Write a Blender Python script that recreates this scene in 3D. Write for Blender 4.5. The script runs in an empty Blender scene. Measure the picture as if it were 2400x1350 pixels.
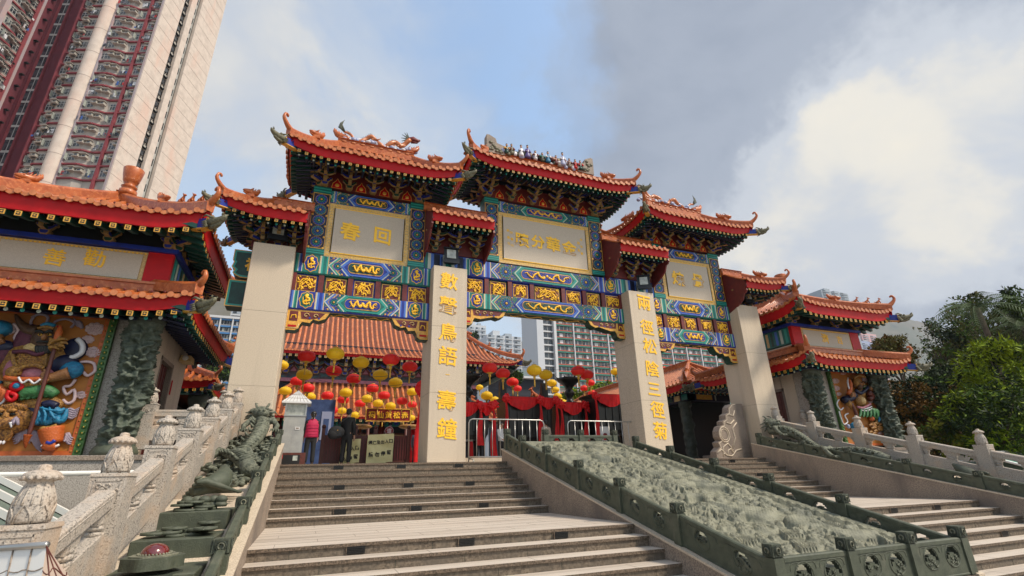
import bpy, bmesh, math, random
from mathutils import Vector, Matrix, noise
import numpy as np
PI = math.pi
rnd = random.Random(7)
SC = bpy.context.scene
COL = SC.collection
# ------------------------------------------------------------------ camera
CAM = Vector((-1.0711, -13.7014, -0.407))
YAW, PITCH, ROLL, FPX = .3861, .3671, -.0259, 1148.93
_fw = Vector((math.sin(YAW)*math.cos(PITCH), math.cos(YAW)*math.cos(PITCH), math.sin(PITCH)))
_r0 = Vector((math.cos(YAW), -math.sin(YAW), 0)); _u0 = _r0.cross(_fw)
_r = _r0*math.cos(ROLL)+_u0*math.sin(ROLL); _u = -_r0*math.sin(ROLL)+_u0*math.cos(ROLL)
cd = bpy.data.cameras.new('camera'); cam = bpy.data.objects.new('camera', cd); COL.objects.link(cam)
cam.matrix_world = Matrix(((_r.x, _u.x, -_fw.x, CAM.x), (_r.y, _u.y, -_fw.y, CAM.y), (_r.z, _u.z, -_fw.z, CAM.z), (0, 0, 0, 1)))
cd.sensor_width = 36; cd.lens = 36*FPX/2400; cd.clip_start = .1; cd.clip_end = 6000
SC.camera = cam
# photo measurements -> points on real planes of the place
def ray(x, y): return _fw+_r*((x-1200)/FPX)-_u*((y-675)/FPX)
def onY(x, y, Y): d = ray(x, y); return CAM+d*((Y-CAM.y)/d.y)
def onX(x, y, X): d = ray(x, y); return CAM+d*((X-CAM.x)/d.x)
def onZ(x, y, Z): d = ray(x, y); return CAM+d*((Z-CAM.z)/d.z)
def onW(x, y, w): return CAM+ray(x, y)*w
# ------------------------------------------------------------------ world: Nishita sky under broken cloud
SUN_AZ, SUN_EL = math.radians(132), math.radians(50)      # azimuth clockwise from +Y
w = bpy.data.worlds.new('World'); SC.world = w; w.use_nodes = True
nt = w.node_tree; nt.nodes.clear(); N = nt.nodes; L = nt.links
def nd(t, **k):
    n = N.new(t)
    for a, b in k.items(): setattr(n, a, b)
    return n
out = nd('ShaderNodeOutputWorld'); bg = nd('ShaderNodeBackground'); L.new(bg.outputs[0], out.inputs[0])
sky = nd('ShaderNodeTexSky', sky_type='NISHITA'); sky.sun_disc = False
sky.sun_elevation = SUN_EL; sky.sun_rotation = SUN_AZ; sky.air_density = 1.2; sky.dust_density = 1.5
tc = nd('ShaderNodeTexCoord')
# flatten the direction on to a cloud layer: p = xy/(z+k)
sep = nd('ShaderNodeSeparateXYZ'); L.new(tc.outputs['Generated'], sep.inputs[0])
def m(op, a, b=None, c=None, clamp=False):
    n = nd('ShaderNodeMath', operation=op, use_clamp=clamp)
    for i, v in enumerate((a, b, c)):
        if v is None: continue
        if isinstance(v, (int, float)): n.inputs[i].default_value = v
        else: L.new(v, n.inputs[i])
    return n.outputs[0]
zz = m('ADD', m('MAXIMUM', sep.outputs[2], 0.0), .28)
cx_, cy_ = m('DIVIDE', sep.outputs[0], zz), m('DIVIDE', sep.outputs[1], zz)
cmb = nd('ShaderNodeCombineXYZ'); L.new(cx_, cmb.inputs[0]); L.new(cy_, cmb.inputs[1])
def noi(scale, det, rough, off, dist=0):
    mp = nd('ShaderNodeMapping'); mp.inputs['Location'].default_value = off; L.new(cmb.outputs[0], mp.inputs[0])
    n = nd('ShaderNodeTexNoise'); n.inputs['Scale'].default_value = scale; n.inputs['Detail'].default_value = det
    n.inputs['Roughness'].default_value = rough; n.inputs['Distortion'].default_value = dist
    L.new(mp.outputs[0], n.inputs['Vector']); return n.outputs[0]
def ramp(v, pts):
    r = nd('ShaderNodeValToRGB'); e = r.color_ramp.elements
    while len(e) > 1: e.remove(e[0])
    e[0].position = pts[0][0]; e[0].color = (*pts[0][1], 1) if isinstance(pts[0][1], tuple) else (pts[0][1],)*3+(1,)
    for p, c in pts[1:]:
        q = e.new(p); q.color = (*c, 1) if isinstance(c, tuple) else (c, c, c, 1)
    r.color_ramp.interpolation = 'EASE'
    L.new(v, r.inputs[0]); return r.outputs[0]
wn = nd('ShaderNodeTexNoise'); wn.inputs['Scale'].default_value = 3.2; wn.inputs['Detail'].default_value = 6; wn.inputs['Roughness'].default_value = .6; L.new(tc.outputs['Generated'], wn.inputs['Vector'])
ws = nd('ShaderNodeVectorMath', operation='MULTIPLY_ADD'); L.new(wn.outputs['Color'], ws.inputs[0]); ws.inputs[1].default_value = (.42, .42, .42); ws.inputs[2].default_value = (-.21, -.21, -.21)
wa = nd('ShaderNodeVectorMath', operation='ADD'); L.new(tc.outputs['Generated'], wa.inputs[0]); L.new(ws.outputs[0], wa.inputs[1])
wv = nd('ShaderNodeVectorMath', operation='NORMALIZE'); L.new(wa.outputs[0], wv.inputs[0])
def lobe(px, py, width, amp):                       # a broad patch of the cloud deck round one direction
    d = ray(px, py).normalized()
    v = nd('ShaderNodeVectorMath', operation='DOT_PRODUCT'); L.new(wv.outputs[0], v.inputs[0]); v.inputs[1].default_value = d
    c = math.cos(math.radians(width))
    t = m('DIVIDE', m('SUBTRACT', v.outputs[1], c), 1-c, clamp=True)
    return m('MULTIPLY', m('MULTIPLY', m('MULTIPLY', t, t), m('SUBTRACT', 3.0, m('MULTIPLY', t, 2.0))), amp)
n1 = noi(.9, 3, .45, (3.1, 1.7, 0), .2); n2 = noi(2.9, 7, .56, (2.3, 6.2, 5), .35); n3 = noi(.8, 2, .5, (1.0, 9.0, 2))
cov = m('ADD', m('ADD', m('MULTIPLY', n1, .22), m('MULTIPLY', n2, .48)), .18)
for L_ in ((1110, 200, 20, -.17), (1000, 30, 18, -.12), (470, 540, 13, -.16), (2340, 230, 10, -.22), (1710, 570, 9, -.16), (1330, 330, 12, -.08), (2200, 480, 8, -.05),
           (680, 160, 26, .14), (2000, 60, 34, .20), (1850, 330, 34, .20), (2200, 420, 30, .14), (1200, 640, 20, .06)):
    cov = m('ADD', cov, lobe(*L_))
covr = ramp(cov, [(.30, 0.04), (.46, .5), (.70, 1.0)])
brt = m('ADD', m('ADD', m('MULTIPLY', n2, .48), m('MULTIPLY', n3, .20)), .10)
for L_ in ((2120, 400, 17, .24), (1960, 480, 13, .20), (2330, 330, 12, .10), (700, 180, 28, .13), (1690, 640, 10, .14), (1750, 0, 38, -.14), (1330, 200, 18, -.06), (2280, 600, 18, -.20), (1850, 590, 12, -.08), (1150, 690, 16, .08)):
    brt = m('ADD', brt, lobe(*L_))
ccol = ramp(brt, [(.12, (.21, .26, .36)), (.34, (.36, .41, .50)), (.50, (.57, .61, .67)), (.68, (.83, .79, .70)), (.88, (1.05, .93, .70))])
mulc = nd('ShaderNodeVectorMath', operation='SCALE'); L.new(ccol, mulc.inputs[0]); mulc.inputs[3].default_value = 10.9
mix = nd('ShaderNodeMix', data_type='RGBA'); L.new(covr, mix.inputs[0]); 
skt = nd('ShaderNodeMix', data_type='RGBA', blend_type='MULTIPLY'); skt.inputs[0].default_value = 1; L.new(sky.outputs[0], skt.inputs[6]); skt.inputs[7].default_value = (3.0, 3.05, 2.85, 1)
L.new(skt.outputs[2], mix.inputs[6]); L.new(mulc.outputs[0], mix.inputs[7])
L.new(mix.outputs[2], bg.inputs[0]); bg.inputs[1].default_value = .095
sd = bpy.data.lights.new('sun', 'SUN'); sd.energy = 4.0; sd.angle = math.radians(8); sd.color = (1, .89, .74)
so = bpy.data.objects.new('sun', sd); COL.objects.link(so)
sv = Vector((math.sin(SUN_AZ)*math.cos(SUN_EL), math.cos(SUN_AZ)*math.cos(SUN_EL), math.sin(SUN_EL)))
so.rotation_euler = sv.to_track_quat('Z', 'Y').to_euler()
SC.view_settings.view_transform = 'Standard'; SC.view_settings.look = 'None'; SC.view_settings.exposure = 0.05; SC.view_settings.gamma = 1
SC.cycles.max_bounces = 6; SC.cycles.diffuse_bounces = 3; SC.cycles.glossy_bounces = 2; SC.cycles.transparent_max_bounces = 6
# ------------------------------------------------------------------ materials
MATS = {}
def mat(name, col, rough=.6, col2=None, scale=8, contrast=(.35, .65), bump=0, bscale=40, metal=0, spec=.5, col3=None, s3=2.0, c3=(.45, .7), stretch=None, coat=0, emis=None, det=5, wave=None, transl=0):
    mt = bpy.data.materials.new(name); mt.use_nodes = True; t = mt.node_tree; P = t.nodes['Principled BSDF']
    P.inputs['Base Color'].default_value = (*col, 1); P.inputs['Roughness'].default_value = rough
    P.inputs['Metallic'].default_value = metal; P.inputs['Specular IOR Level'].default_value = spec; P.inputs['Coat Weight'].default_value = coat
    P.inputs['Coat Roughness'].default_value = .12
    if emis: P.inputs['Emission Color'].default_value = (*emis[:3], 1); P.inputs['Emission Strength'].default_value = emis[3]
    g = t.nodes.new('ShaderNodeNewGeometry'); vec = g.outputs['Position']
    if stretch:
        mp = t.nodes.new('ShaderNodeMapping'); mp.inputs['Scale'].default_value = stretch; t.links.new(vec, mp.inputs[0]); svec = mp.outputs[0]
    else: svec = vec
    def nz(s, d=det, v=None, r=.6):
        n = t.nodes.new('ShaderNodeTexNoise'); n.inputs['Scale'].default_value = s; n.inputs['Detail'].default_value = d; n.inputs['Roughness'].default_value = r
        t.links.new(v or vec, n.inputs['Vector']); return n.outputs[0]
    def rp(v, a, b):
        r = t.nodes.new('ShaderNodeMapRange'); r.inputs[1].default_value = a; r.inputs[2].default_value = b; t.links.new(v, r.inputs[0]); return r.outputs[0]
    cur = None
    if col2:
        mx = t.nodes.new('ShaderNodeMix'); mx.data_type = 'RGBA'; t.links.new(rp(nz(scale), *contrast), mx.inputs[0])
        mx.inputs[6].default_value = (*col, 1); mx.inputs[7].default_value = (*col2, 1); cur = mx.outputs[2]
    if col3:
        m3 = t.nodes.new('ShaderNodeMix'); m3.data_type = 'RGBA'; t.links.new(rp(nz(s3, 6, svec), *c3), m3.inputs[0])
        if cur: t.links.new(cur, m3.inputs[6])
        else: m3.inputs[6].default_value = (*col, 1)
        m3.inputs[7].default_value = (*col3, 1); cur = m3.outputs[2]
    if cur: t.links.new(cur, P.inputs['Base Color'])
    if bump:
        bp = t.nodes.new('ShaderNodeBump'); bp.inputs['Strength'].default_value = min(1, bump); bp.inputs['Distance'].default_value = .02*max(1, bump)
        t.links.new(nz(bscale, 5), bp.inputs['Height']); t.links.new(bp.outputs[0], P.inputs['Normal'])
    if transl:
        tr = t.nodes.new('ShaderNodeBsdfTranslucent'); tr.inputs['Color'].default_value = (*col, 1); mxs = t.nodes.new('ShaderNodeMixShader'); mxs.inputs[0].default_value = transl
        t.links.new(P.outputs[0], mxs.inputs[1]); t.links.new(tr.outputs[0], mxs.inputs[2]); t.links.new(mxs.outputs[0], t.nodes['Material Output'].inputs['Surface'])
    MATS[name] = mt; return mt
# granites: speckle (fine) plus large soft staining
mat('granite_cream', (.60, .50, .38), .62, (.40, .32, .23), 60, (.47, .60), bump=.2, bscale=60, col3=(.40, .325, .245), s3=1.1, c3=(.50, .86), stretch=(2.6, 2.6, .16))
mat('granite_rail', (.45, .395, .335), .65, (.10, .09, .082), 62, (.50, .66), bump=.45, bscale=60, col3=(.50, .36, .25), s3=2.2, c3=(.5, .75))
mat('granite_side', (.33, .26, .20), .7, (.17, .13, .10), 40, (.42, .6), bump=.25, bscale=60, col3=(.15, .118, .098), s3=.9, c3=(.48, .68), stretch=(1.2, 1.2, .6))
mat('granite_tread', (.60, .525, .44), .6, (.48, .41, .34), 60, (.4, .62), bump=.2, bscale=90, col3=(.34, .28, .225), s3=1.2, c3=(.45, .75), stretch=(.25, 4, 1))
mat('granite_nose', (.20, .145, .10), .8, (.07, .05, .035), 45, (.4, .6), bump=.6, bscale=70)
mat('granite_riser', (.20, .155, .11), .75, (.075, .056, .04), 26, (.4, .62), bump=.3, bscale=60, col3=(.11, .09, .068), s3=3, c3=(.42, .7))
mat('granite_plinth', (.40, .36, .31), .7, (.2, .17, .15), 50, (.45, .62), bump=.2, bscale=60)
mat('green_stone', (.075, .086, .056), .6, (.048, .056, .037), 9, (.38, .68), bump=.35, bscale=60, col3=(.13, .13, .09), s3=3.0, c3=(.55, .78))
mat('green_carved', (.225, .22, .152), .62, (.12, .122, .085), 6, (.40, .66), bump=.5, bscale=60, col3=(.07, .08, .062), s3=1.6, c3=(.52, .72))
mat('green_dark', (.045, .055, .038), .65, (.028, .035, .025), 10, (.4, .65), bump=.4, bscale=50)
mat('paving', (.34, .30, .26), .8, (.26, .22, .19), 4, (.4, .6), bump=.2, bscale=30)
# roof glaze and paints
mat('tile_orange', (.48, .125, .03), .36, (.30, .062, .014), 4, (.35, .68), spec=.4, coat=.1, bump=.25, bscale=24, col3=(.56, .20, .07), s3=14, c3=(.5, .7))
mat('tile_dark', (.17, .042, .012), .5, (.09, .024, .008), 7)  # pan tiles: same glaze darkened, shade between barrel rows put into the colour
mat('tile_pale', (.56, .195, .07), .36, (.36, .10, .03), 9, (.35, .68), spec=.45, coat=.1, bump=.1, bscale=30)
mat('tile_hall', (.58, .17, .05), .4, (.38, .10, .035), 1.3, (.35, .68), coat=.15, col3=(.66, .30, .15), s3=5, c3=(.5, .7))
mat('red_paint', (.50, .003, .006), .5, (.36, .002, .005), 2.5, (.35, .7), spec=.3, col3=(.60, .02, .02), s3=3, c3=(.62, .8), stretch=(.6, .6, 2))
mat('maroon', (.15, .014, .012), .5, (.09, .009, .008), 5)
mat('gold', (.78, .42, .055), .38, (.52, .25, .03), 20, (.35, .65), spec=.6, bump=.2, bscale=60)
mat('gold_leaf', (1.0, .60, .03), .45, (.86, .46, .03), 16, (.35, .7), spec=.4)
mat('tablet_pale', (.56, .485, .39), .6, (.47, .40, .32), 60, (.4, .62), bump=.1)
mat('tablet_stone', (.54, .46, .36), .6, (.44, .37, .29), 60, (.4, .62), bump=.1)
mat('gold_pale', (.66, .46, .20), .5, (.48, .30, .11), 24, (.4, .6), bump=.3, bscale=60)
mat('white_line', (.46, .50, .42), .5)
mat('teal', (.0, .145, .12), .42, (.0, .10, .085), 6)
mat('teal_light', (.02, .28, .23), .42)
mat('green_paint', (.003, .055, .038), .45, (.002, .03, .022), 8)
mat('bracket_gold', (.34, .225, .08), .5, (.20, .12, .04), 18)  # darker copy of the gilt, with the under-eave shade put into its colour
mat('scroll', (.008, .022, .20), .45, (.0, .105, .09), 7, (.47, .53), col3=(.45, .24, .03), s3=17, c3=(.60, .63), det=2)
mat('blue_paint', (.007, .028, .30), .42, (.006, .02, .19), 6)
mat('blue_light', (.05, .14, .50), .45)
mat('navy', (.004, .007, .045), .5, (.003, .004, .02), 6)
mat('black_paint', (.004, .006, .006), .5)
mat('soffit', (.003, .004, .012), .7)  # near-black boards: the deep shade under the eaves is in the colour
mat('dragon_grey', (.17, .155, .09), .6, (.08, .075, .045), 18, (.4, .6), bump=.5, bscale=40)
mat('black_metal', (.012, .013, .015), .35, metal=.3)
mat('lamp_glass', (.45, .47, .42), .12, (.25, .27, .24), 7, spec=.8)
mat('steel', (.40, .39, .37), .32, metal=.8, bump=.05)
mat('white_paint', (.74, .73, .70), .45, (.62, .61, .58), 3)
mat('lantern_red', (.95, .05, .035), .5, (.90, .04, .03), 6, transl=.45)
mat('lantern_yellow', (.98, .68, .02), .5, (.95, .64, .02), 6, transl=.45)
mat('gold_cord', (.68, .38, .03), .5)
mat('drape_red', (.85, .004, .007), .6, (.62, .002, .004), 4)
mat('bronze_black', (.006, .006, .006), .35, (.012, .01, .008), 5)
mat('ruby', (.16, .012, .01), .16, (.09, .008, .007), 6, spec=.8, coat=.8)
MB_ = MATS
# ------------------------------------------------------------------ mesh builder
XF = [None]
class MB:
    def __init__(s): s.v = []; s.f = []; s.mi = []; s.mats = []; s.M = None; s.sm = []
    def _m(s, name):
        if name not in s.mats: s.mats.append(name)
        return s.mats.index(name)
    def add(s, vs, fs, m_, smooth=False):
        b = len(s.v)
        if s.M is not None: vs = [s.M @ Vector(p) for p in vs]
        s.v.extend([tuple(p) for p in vs]); k = s._m(m_)
        for f in fs: s.f.append(tuple(b+i for i in f)); s.mi.append(k); s.sm.append(smooth)
    def box(s, x0, x1, y0, y1, z0, z1, m_, top=None):
        tx = ty = 0
        if top: tx, ty = top
        vs = [(x0, y0, z0), (x1, y0, z0), (x1, y1, z0), (x0, y1, z0), (x0+tx, y0+ty, z1), (x1-tx, y0+ty, z1), (x1-tx, y1-ty, z1), (x0+tx, y1-ty, z1)]
        s.add(vs, [(0, 3, 2, 1), (4, 5, 6, 7), (0, 1, 5, 4), (1, 2, 6, 5), (2, 3, 7, 6), (3, 0, 4, 7)], m_)
    def prism(s, poly, a, b, m_, axis='Y', caps=True, smooth=False):     # poly in the other two axes (x,z) / (y,z) / (x,y)
        n = len(poly)
        def P(p, t): return (p[0], t, p[1]) if axis == 'Y' else ((t, p[0], p[1]) if axis == 'X' else (p[0], p[1], t))
        vs = [P(p, a) for p in poly]+[P(p, b) for p in poly]
        fs = [(i, (i+1) % n, n+(i+1) % n, n+i) for i in range(n)]
        s.add(vs, fs, m_, smooth)
        if caps: s.add(vs, [tuple(range(n-1, -1, -1)), tuple(range(n, 2*n))], m_)
    def poly(s, pts, m_): s.add(pts, [tuple(range(len(pts)))], m_)
    def tube(s, path, rad, m_, n=8, cap=True, smooth=True, squash=None):
        P = [Vector(p) for p in path]; k = len(P)
        R_ = rad if isinstance(rad, (list, tuple)) else [rad]*k
        vs = []; up = Vector((0, 0, 1)); prev = None
        for i in range(k):
            t = (P[min(k-1, i+1)]-P[max(0, i-1)])
            t = t.normalized() if t.length > 1e-9 else Vector((0, 0, 1))
            if prev is None:
                a = t.cross(up)
                if a.length < .05: a = t.cross(Vector((0, 1, 0)))
                a.normalize()
            else:
                a = prev-t*prev.dot(t)
                a = a.normalized() if a.length > 1e-6 else t.orthogonal().normalized()
            prev = a; b = t.cross(a)
            for j in range(n):
                th = 2*PI*j/n; q = P[i]+a*(math.cos(th)*R_[i])+b*(math.sin(th)*R_[i]*(squash or 1)); vs.append(q)
        fs = []
        for i in range(k-1):
            for j in range(n): fs.append((i*n+j, i*n+(j+1) % n, (i+1)*n+(j+1) % n, (i+1)*n+j))
        if cap: fs.append(tuple(range(n-1, -1, -1))); fs.append(tuple((k-1)*n+j for j in range(n)))
        s.add(vs, fs, m_, smooth)
    def lathe(s, prof, c, m_, n=16, lobes=0, la=0, smooth=True, sy=1, axis='Z'):
        vs = []; k = len(prof)
        for r, z in prof:
            for j in range(n):
                th = 2*PI*j/n; rr = r*(1+la*abs(math.cos(th*lobes/2)) if lobes else 1)
                if axis == 'Z': vs.append((c[0]+rr*math.cos(th), c[1]+rr*math.sin(th)*sy, c[2]+z))
                elif axis == 'Y': vs.append((c[0]+rr*math.cos(th), c[1]+z, c[2]+rr*math.sin(th)*sy))
                else: vs.append((c[0]+z, c[1]+rr*math.cos(th), c[2]+rr*math.sin(th)*sy))
        fs = []
        for i in range(k-1):
            for j in range(n): fs.append((i*n+j, i*n+(j+1) % n, (i+1)*n+(j+1) % n, (i+1)*n+j))
        fs.append(tuple(range(n-1, -1, -1))); fs.append(tuple((k-1)*n+j for j in range(n)))
        s.add(vs, fs, m_, smooth)
    def ell(s, c, r, m_, n=10, k=7, rot=None):
        vs = []; rx, ry, rz = r if isinstance(r, (tuple, list)) else (r, r, r)
        Rm = Matrix.Rotation(rot, 3, 'Y') if isinstance(rot, (int, float)) else (rot or Matrix.Identity(3))
        for i in range(1, k):
            ph = PI*i/k
            for j in range(n):
                th = 2*PI*j/n; vs.append(Rm @ Vector((rx*math.sin(ph)*math.cos(th), ry*math.sin(ph)*math.sin(th), rz*math.cos(ph))))
        vs.append(Rm @ Vector((0, 0, rz))); vs.append(Rm @ Vector((0, 0, -rz))); t, b = len(vs)-2, len(vs)-1
        fs = [((i)*n+j, (i+1)*n+j, (i+1)*n+(j+1) % n, i*n+(j+1) % n) for i in range(k-2) for j in range(n)]
        fs += [(t, j, (j+1) % n) for j in range(n)]+[(b, (k-2)*n+(j+1) % n, (k-2)*n+j) for j in range(n)]
        C_ = Vector(c); s.add([C_+v for v in vs], fs, m_, True)
    def build(s, name, parent=None, base=None, kind=None, bevel=0):
        me = bpy.data.meshes.new(name); 
        b = Vector(base) if base is not None else (Vector(parent['_b']) if parent is not None and '_b' in parent else Vector((0, 0, 0)))
        if XF[0]: s.v = [XF[0](p) for p in s.v]
        me.from_pydata([(p[0]-b.x, p[1]-b.y, p[2]-b.z) for p in s.v], [], s.f)
        for mn in s.mats: me.materials.append(MATS[mn])
        me.polygons.foreach_set('material_index', s.mi); me.polygons.foreach_set('use_smooth', s.sm); me.update()
        o = bpy.data.objects.new(name, me); COL.objects.link(o)
        if parent is not None:
            o.parent = parent
            if base is not None:
                pb = Vector(parent['_b']) if '_b' in parent else Vector((0, 0, 0)); o.location = b-pb
        elif base is not None: o.location = b
        o['_b'] = tuple(b)
        if kind: o['kind'] = kind
        if bevel:
            md = o.modifiers.new('bevel', 'BEVEL'); md.width = bevel; md.segments = 1; md.limit_method = 'ANGLE'
        return o
def tag(o, label=None, cat=None, group=None, kind=None):
    if label: o['label'] = label
    if cat: o['category'] = cat
    if group: o['group'] = group
    if kind: o['kind'] = kind
    return o
def empty(name, loc, label=None, cat=None, group=None):
    o = bpy.data.objects.new(name, None); COL.objects.link(o); o.location = loc; o['_b'] = tuple(loc); o.empty_display_size = .3
    return tag(o, label, cat, group)
def copy_tree(o, loc=None, rz=None, parent=None, label=None, scale=None):
    c = o.copy(); COL.objects.link(c); c.parent = parent
    if loc is not None: c.location = loc
    if rz is not None: c.rotation_euler = (0, 0, rz)
    if scale is not None: c.scale = scale
    if label: c['label'] = label
    for ch in list(o.children):
        d = ch.copy(); COL.objects.link(d); d.parent = c
        for g in list(ch.children):
            e = g.copy(); COL.objects.link(e); e.parent = d
    return c
def text_mesh(s, size, depth=.02, bold=.0, xs=1.0, smat='gold_leaf'):
    cu = bpy.data.curves.new('tmp_text', 'FONT'); cu.body = s; cu.size = size; cu.extrude = depth; cu.offset = bold; cu.align_x = 'CENTER'; cu.align_y = 'CENTER'
    cu.resolution_u = 3
    ob = bpy.data.objects.new('tmp_text', cu); COL.objects.link(ob)
    dg = bpy.context.evaluated_depsgraph_get(); me = bpy.data.meshes.new_from_object(ob.evaluated_get(dg))
    vs = [v.co.copy() for v in me.vertices]; fs = [tuple(p.vertices) for p in me.polygons]
    bpy.data.objects.remove(ob); bpy.data.curves.remove(cu); bpy.data.meshes.remove(me)
    if vs:
        xa, xb = min(v.x for v in vs), max(v.x for v in vs); ya, yb = min(v.y for v in vs), max(v.y for v in vs)
        for v in vs: v.x = (v.x-(xa+xb)/2)*xs; v.y -= (ya+yb)/2
    return vs, fs
_tc = {}
def glyph(mb, s, cx, y, cz, h, smat='gold_leaf', bold=.012, depth=.025, xs=1.0, slant=0.0, rough=.0, face=-1):
    """one character standing on a wall that faces -Y (face=-1)"""
    key = (s, bold, depth)
    if key not in _tc: _tc[key] = text_mesh(s, 1.0, depth, bold)
    vs, fs = _tc[key]
    ya = max((v.y for v in vs), default=1)-min((v.y for v in vs), default=0); k = h/max(ya, .75)
    o = []
    for v in vs:
        j = noise.noise(Vector((v.x*3+ord(s[0]) % 7, v.y*3, 0)))*rough
        o.append((cx+(v.x+slant*v.y+j)*k*xs, y-v.z*h, cz+(v.y+j*.7-.10*v.x*(1 if rough else 0))*k))
    mb.add(o, [tuple(f) for f in fs], smat)
# ------------------------------------------------------------------ ground, stairs
T, RH, D1 = .3662, .15, 3.3638
KMAX = 19
def step(k): return (-k*T if k < 8 else -(7*T+D1+(k-8)*T)), -k*RH
GZ = -KMAX*RH-.02
g = MB(); g.add([(-900, -60, GZ), (1400, -60, GZ), (1400, 1500, GZ), (-900, 1500, GZ)], [(0, 1, 2, 3)], 'paving')
tag(g.build('ground'), kind='structure')
def lerp_(a, b, t): return a+(b-a)*t
def flight(x0, x1):
    b = MB()
    for k in range(KMAX):
        y, z = step(k); yn = step(k+1)[0]
        back = (step(k-1)[0]+.02) if k > 0 else 1.0
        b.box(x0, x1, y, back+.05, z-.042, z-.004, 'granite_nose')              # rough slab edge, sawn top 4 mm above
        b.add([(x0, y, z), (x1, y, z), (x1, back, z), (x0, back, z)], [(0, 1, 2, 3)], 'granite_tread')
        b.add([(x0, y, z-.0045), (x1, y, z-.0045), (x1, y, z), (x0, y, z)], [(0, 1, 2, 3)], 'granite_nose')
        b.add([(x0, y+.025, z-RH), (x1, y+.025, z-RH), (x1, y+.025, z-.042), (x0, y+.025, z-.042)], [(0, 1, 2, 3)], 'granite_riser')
        x = x0+.5+.37*((k*5) % 4)
        while x < x1-.1:                                                       # block joints
            b.box(x, x+.004, y+.021, y+.026, z-RH, z-.042, 'green_dark'); x += .95+.12*((k*3) % 3)
    ya, yl = step(7)[0], step(8)[0]; zL = step(8)[1]                    # slab joints of the landing and the treads
    for i in range(1, 8):
        y = lerp_(yl, ya, i/8); b.box(x0, x1, y, y+.005, zL-.002, zL+.0015, 'granite_riser')
    for i in range(8):
        x = x0+.3+.55*(i % 3)
        while x < x1: y = lerp_(yl, ya, i/8); b.box(x, x+.005, y, y+(ya-yl)/8, zL-.002, zL+.001, 'granite_riser'); x += 1.5
    for k in range(KMAX):
        if k == 8: continue
        y, z = step(k); x = x0+.8+.5*((k*3) % 4)
        while x < x1-.1: b.box(x, x+.005, y-.001, y+.33, z-.05, z+.0012, 'granite_riser'); x += 1.9
    return b.build('stairs')
tag(flight(-1.64, 4.27), kind='structure'); tag(flight(8.12, 14.0), kind='structure')
g = MB(); g.box(-40, -1.5, .9, 60, GZ, .0, 'granite_plinth'); g.box(-1.64, 14.0, .95, 60, GZ, -.003, 'paving'); g.box(13.95, 60, .9, 60, GZ, .0, 'granite_plinth')
g.box(4.27, 8.12, -.1, 1.0, GZ, -.001, 'granite_tread')
tag(g.build('temple_forecourt'), kind='structure')
# ------------------------------------------------------------------ slots lights let into the risers
def mk_light():
    root = empty('step_light', (0, 0, 0))
    b = MB(); b.box(-.12, .12, -.022, .03, -.045, .045, 'black_metal'); b.box(-.13, -.12, -.03, .0, -.05, .05, 'granite_nose'); b.build('housing', root)
    b = MB()
    for i in range(4): b.box(-.108, .108, -.034, -.02, -.035+i*.02, -.027+i*.02, 'bronze_black')
    b.build('louvre', root)
    return root
lts = [(793, 1095, 0, 'left end of the top riser of the left flight'), (940, 1095, 0, 'middle of the top riser of the left flight, below the yellow banners'), (1075, 1095, 0, 'top riser of the left flight, under the inscribed pillar'),
       (795, 1141, 3, 'leftmost of the three in the fourth riser of the left flight'), (957, 1139, 3, 'middle of the three in the fourth riser of the left flight'), (1101, 1137, 3, 'rightmost of the three in the fourth riser of the left flight'),
       (797, 1200, 6, 'leftmost of the three in the riser just above the left landing'), (975, 1196, 6, 'middle of the three in the riser just above the left landing'), (1133, 1190, 6, 'rightmost of the three just above the left landing'),
       (834, 1288, 8, 'leftmost of three large ones below the left landing'), (1093, 1274, 8, 'middle of three large ones below the left landing'), (1315, 1260, 8, 'rightmost of three large ones below the left landing'),
       (1638, 1083, 0, 'top riser of the right flight, beside the green balustrade'), (1716, 1081, 0, 'top riser of the right flight, under the far right pillar'), (1778, 1109, 3, 'fourth riser of the right flight, half behind a green post'),
       (1857, 1147, 6, 'riser just above the landing of the right flight'), (2092, 1190, 8, 'left one of the pair below the right landing edge'), (2193, 1182, 8, 'right one of the pair below the right landing edge'), (2352, 1247, 11, 'lowest one of the right flight, near the photo edge')]
L0 = mk_light()
for i, (x, y, k, lb) in enumerate(lts):
    yy, zz_ = step(k); p = onY(x, y, yy+.02)
    o = L0 if i == 0 else copy_tree(L0)
    o.location = (p.x, yy+.025, zz_-.092); tag(o, 'step light, '+lb, 'step light', 'step lights set into the risers')
# ------------------------------------------------------------------ sloping cheek walls
def cz_(y): return .37+.2255*y
def cheek(name, x0, x1, lab):
    b = MB(); ys = [.55]+[-1.1-1.52*i for i in range(8)]
    for a, c in zip(ys[:-1], ys[1:]):
        b.prism([(a, GZ), (a, cz_(a)), (c, cz_(c)), (c, GZ)], x0, x1, 'granite_side', 'X')
        b.prism([(a-.004, cz_(a)+.003), (a-.004, cz_(a)+.03), (c+.004, cz_(c)+.03), (c+.004, cz_(c)+.003)], x0-.012, x1+.012, 'granite_cream', 'X')
    o = b.build(name); tag(o, lab, 'wall')
cheek('cheek_wall', -3.1, -1.64, 'sloping pinkish granite wall left of the left stair flight, carrying the green balustrade')
cheek('cheek_wall', 14.0, 15.45, 'sloping stained granite wall right of the right stair flight')
def rz_(y): return .22+.243*y
b = MB()
ys = [.45, -.84, -2.35, -3.9, -5.4, -6.93, -8.72]
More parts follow.
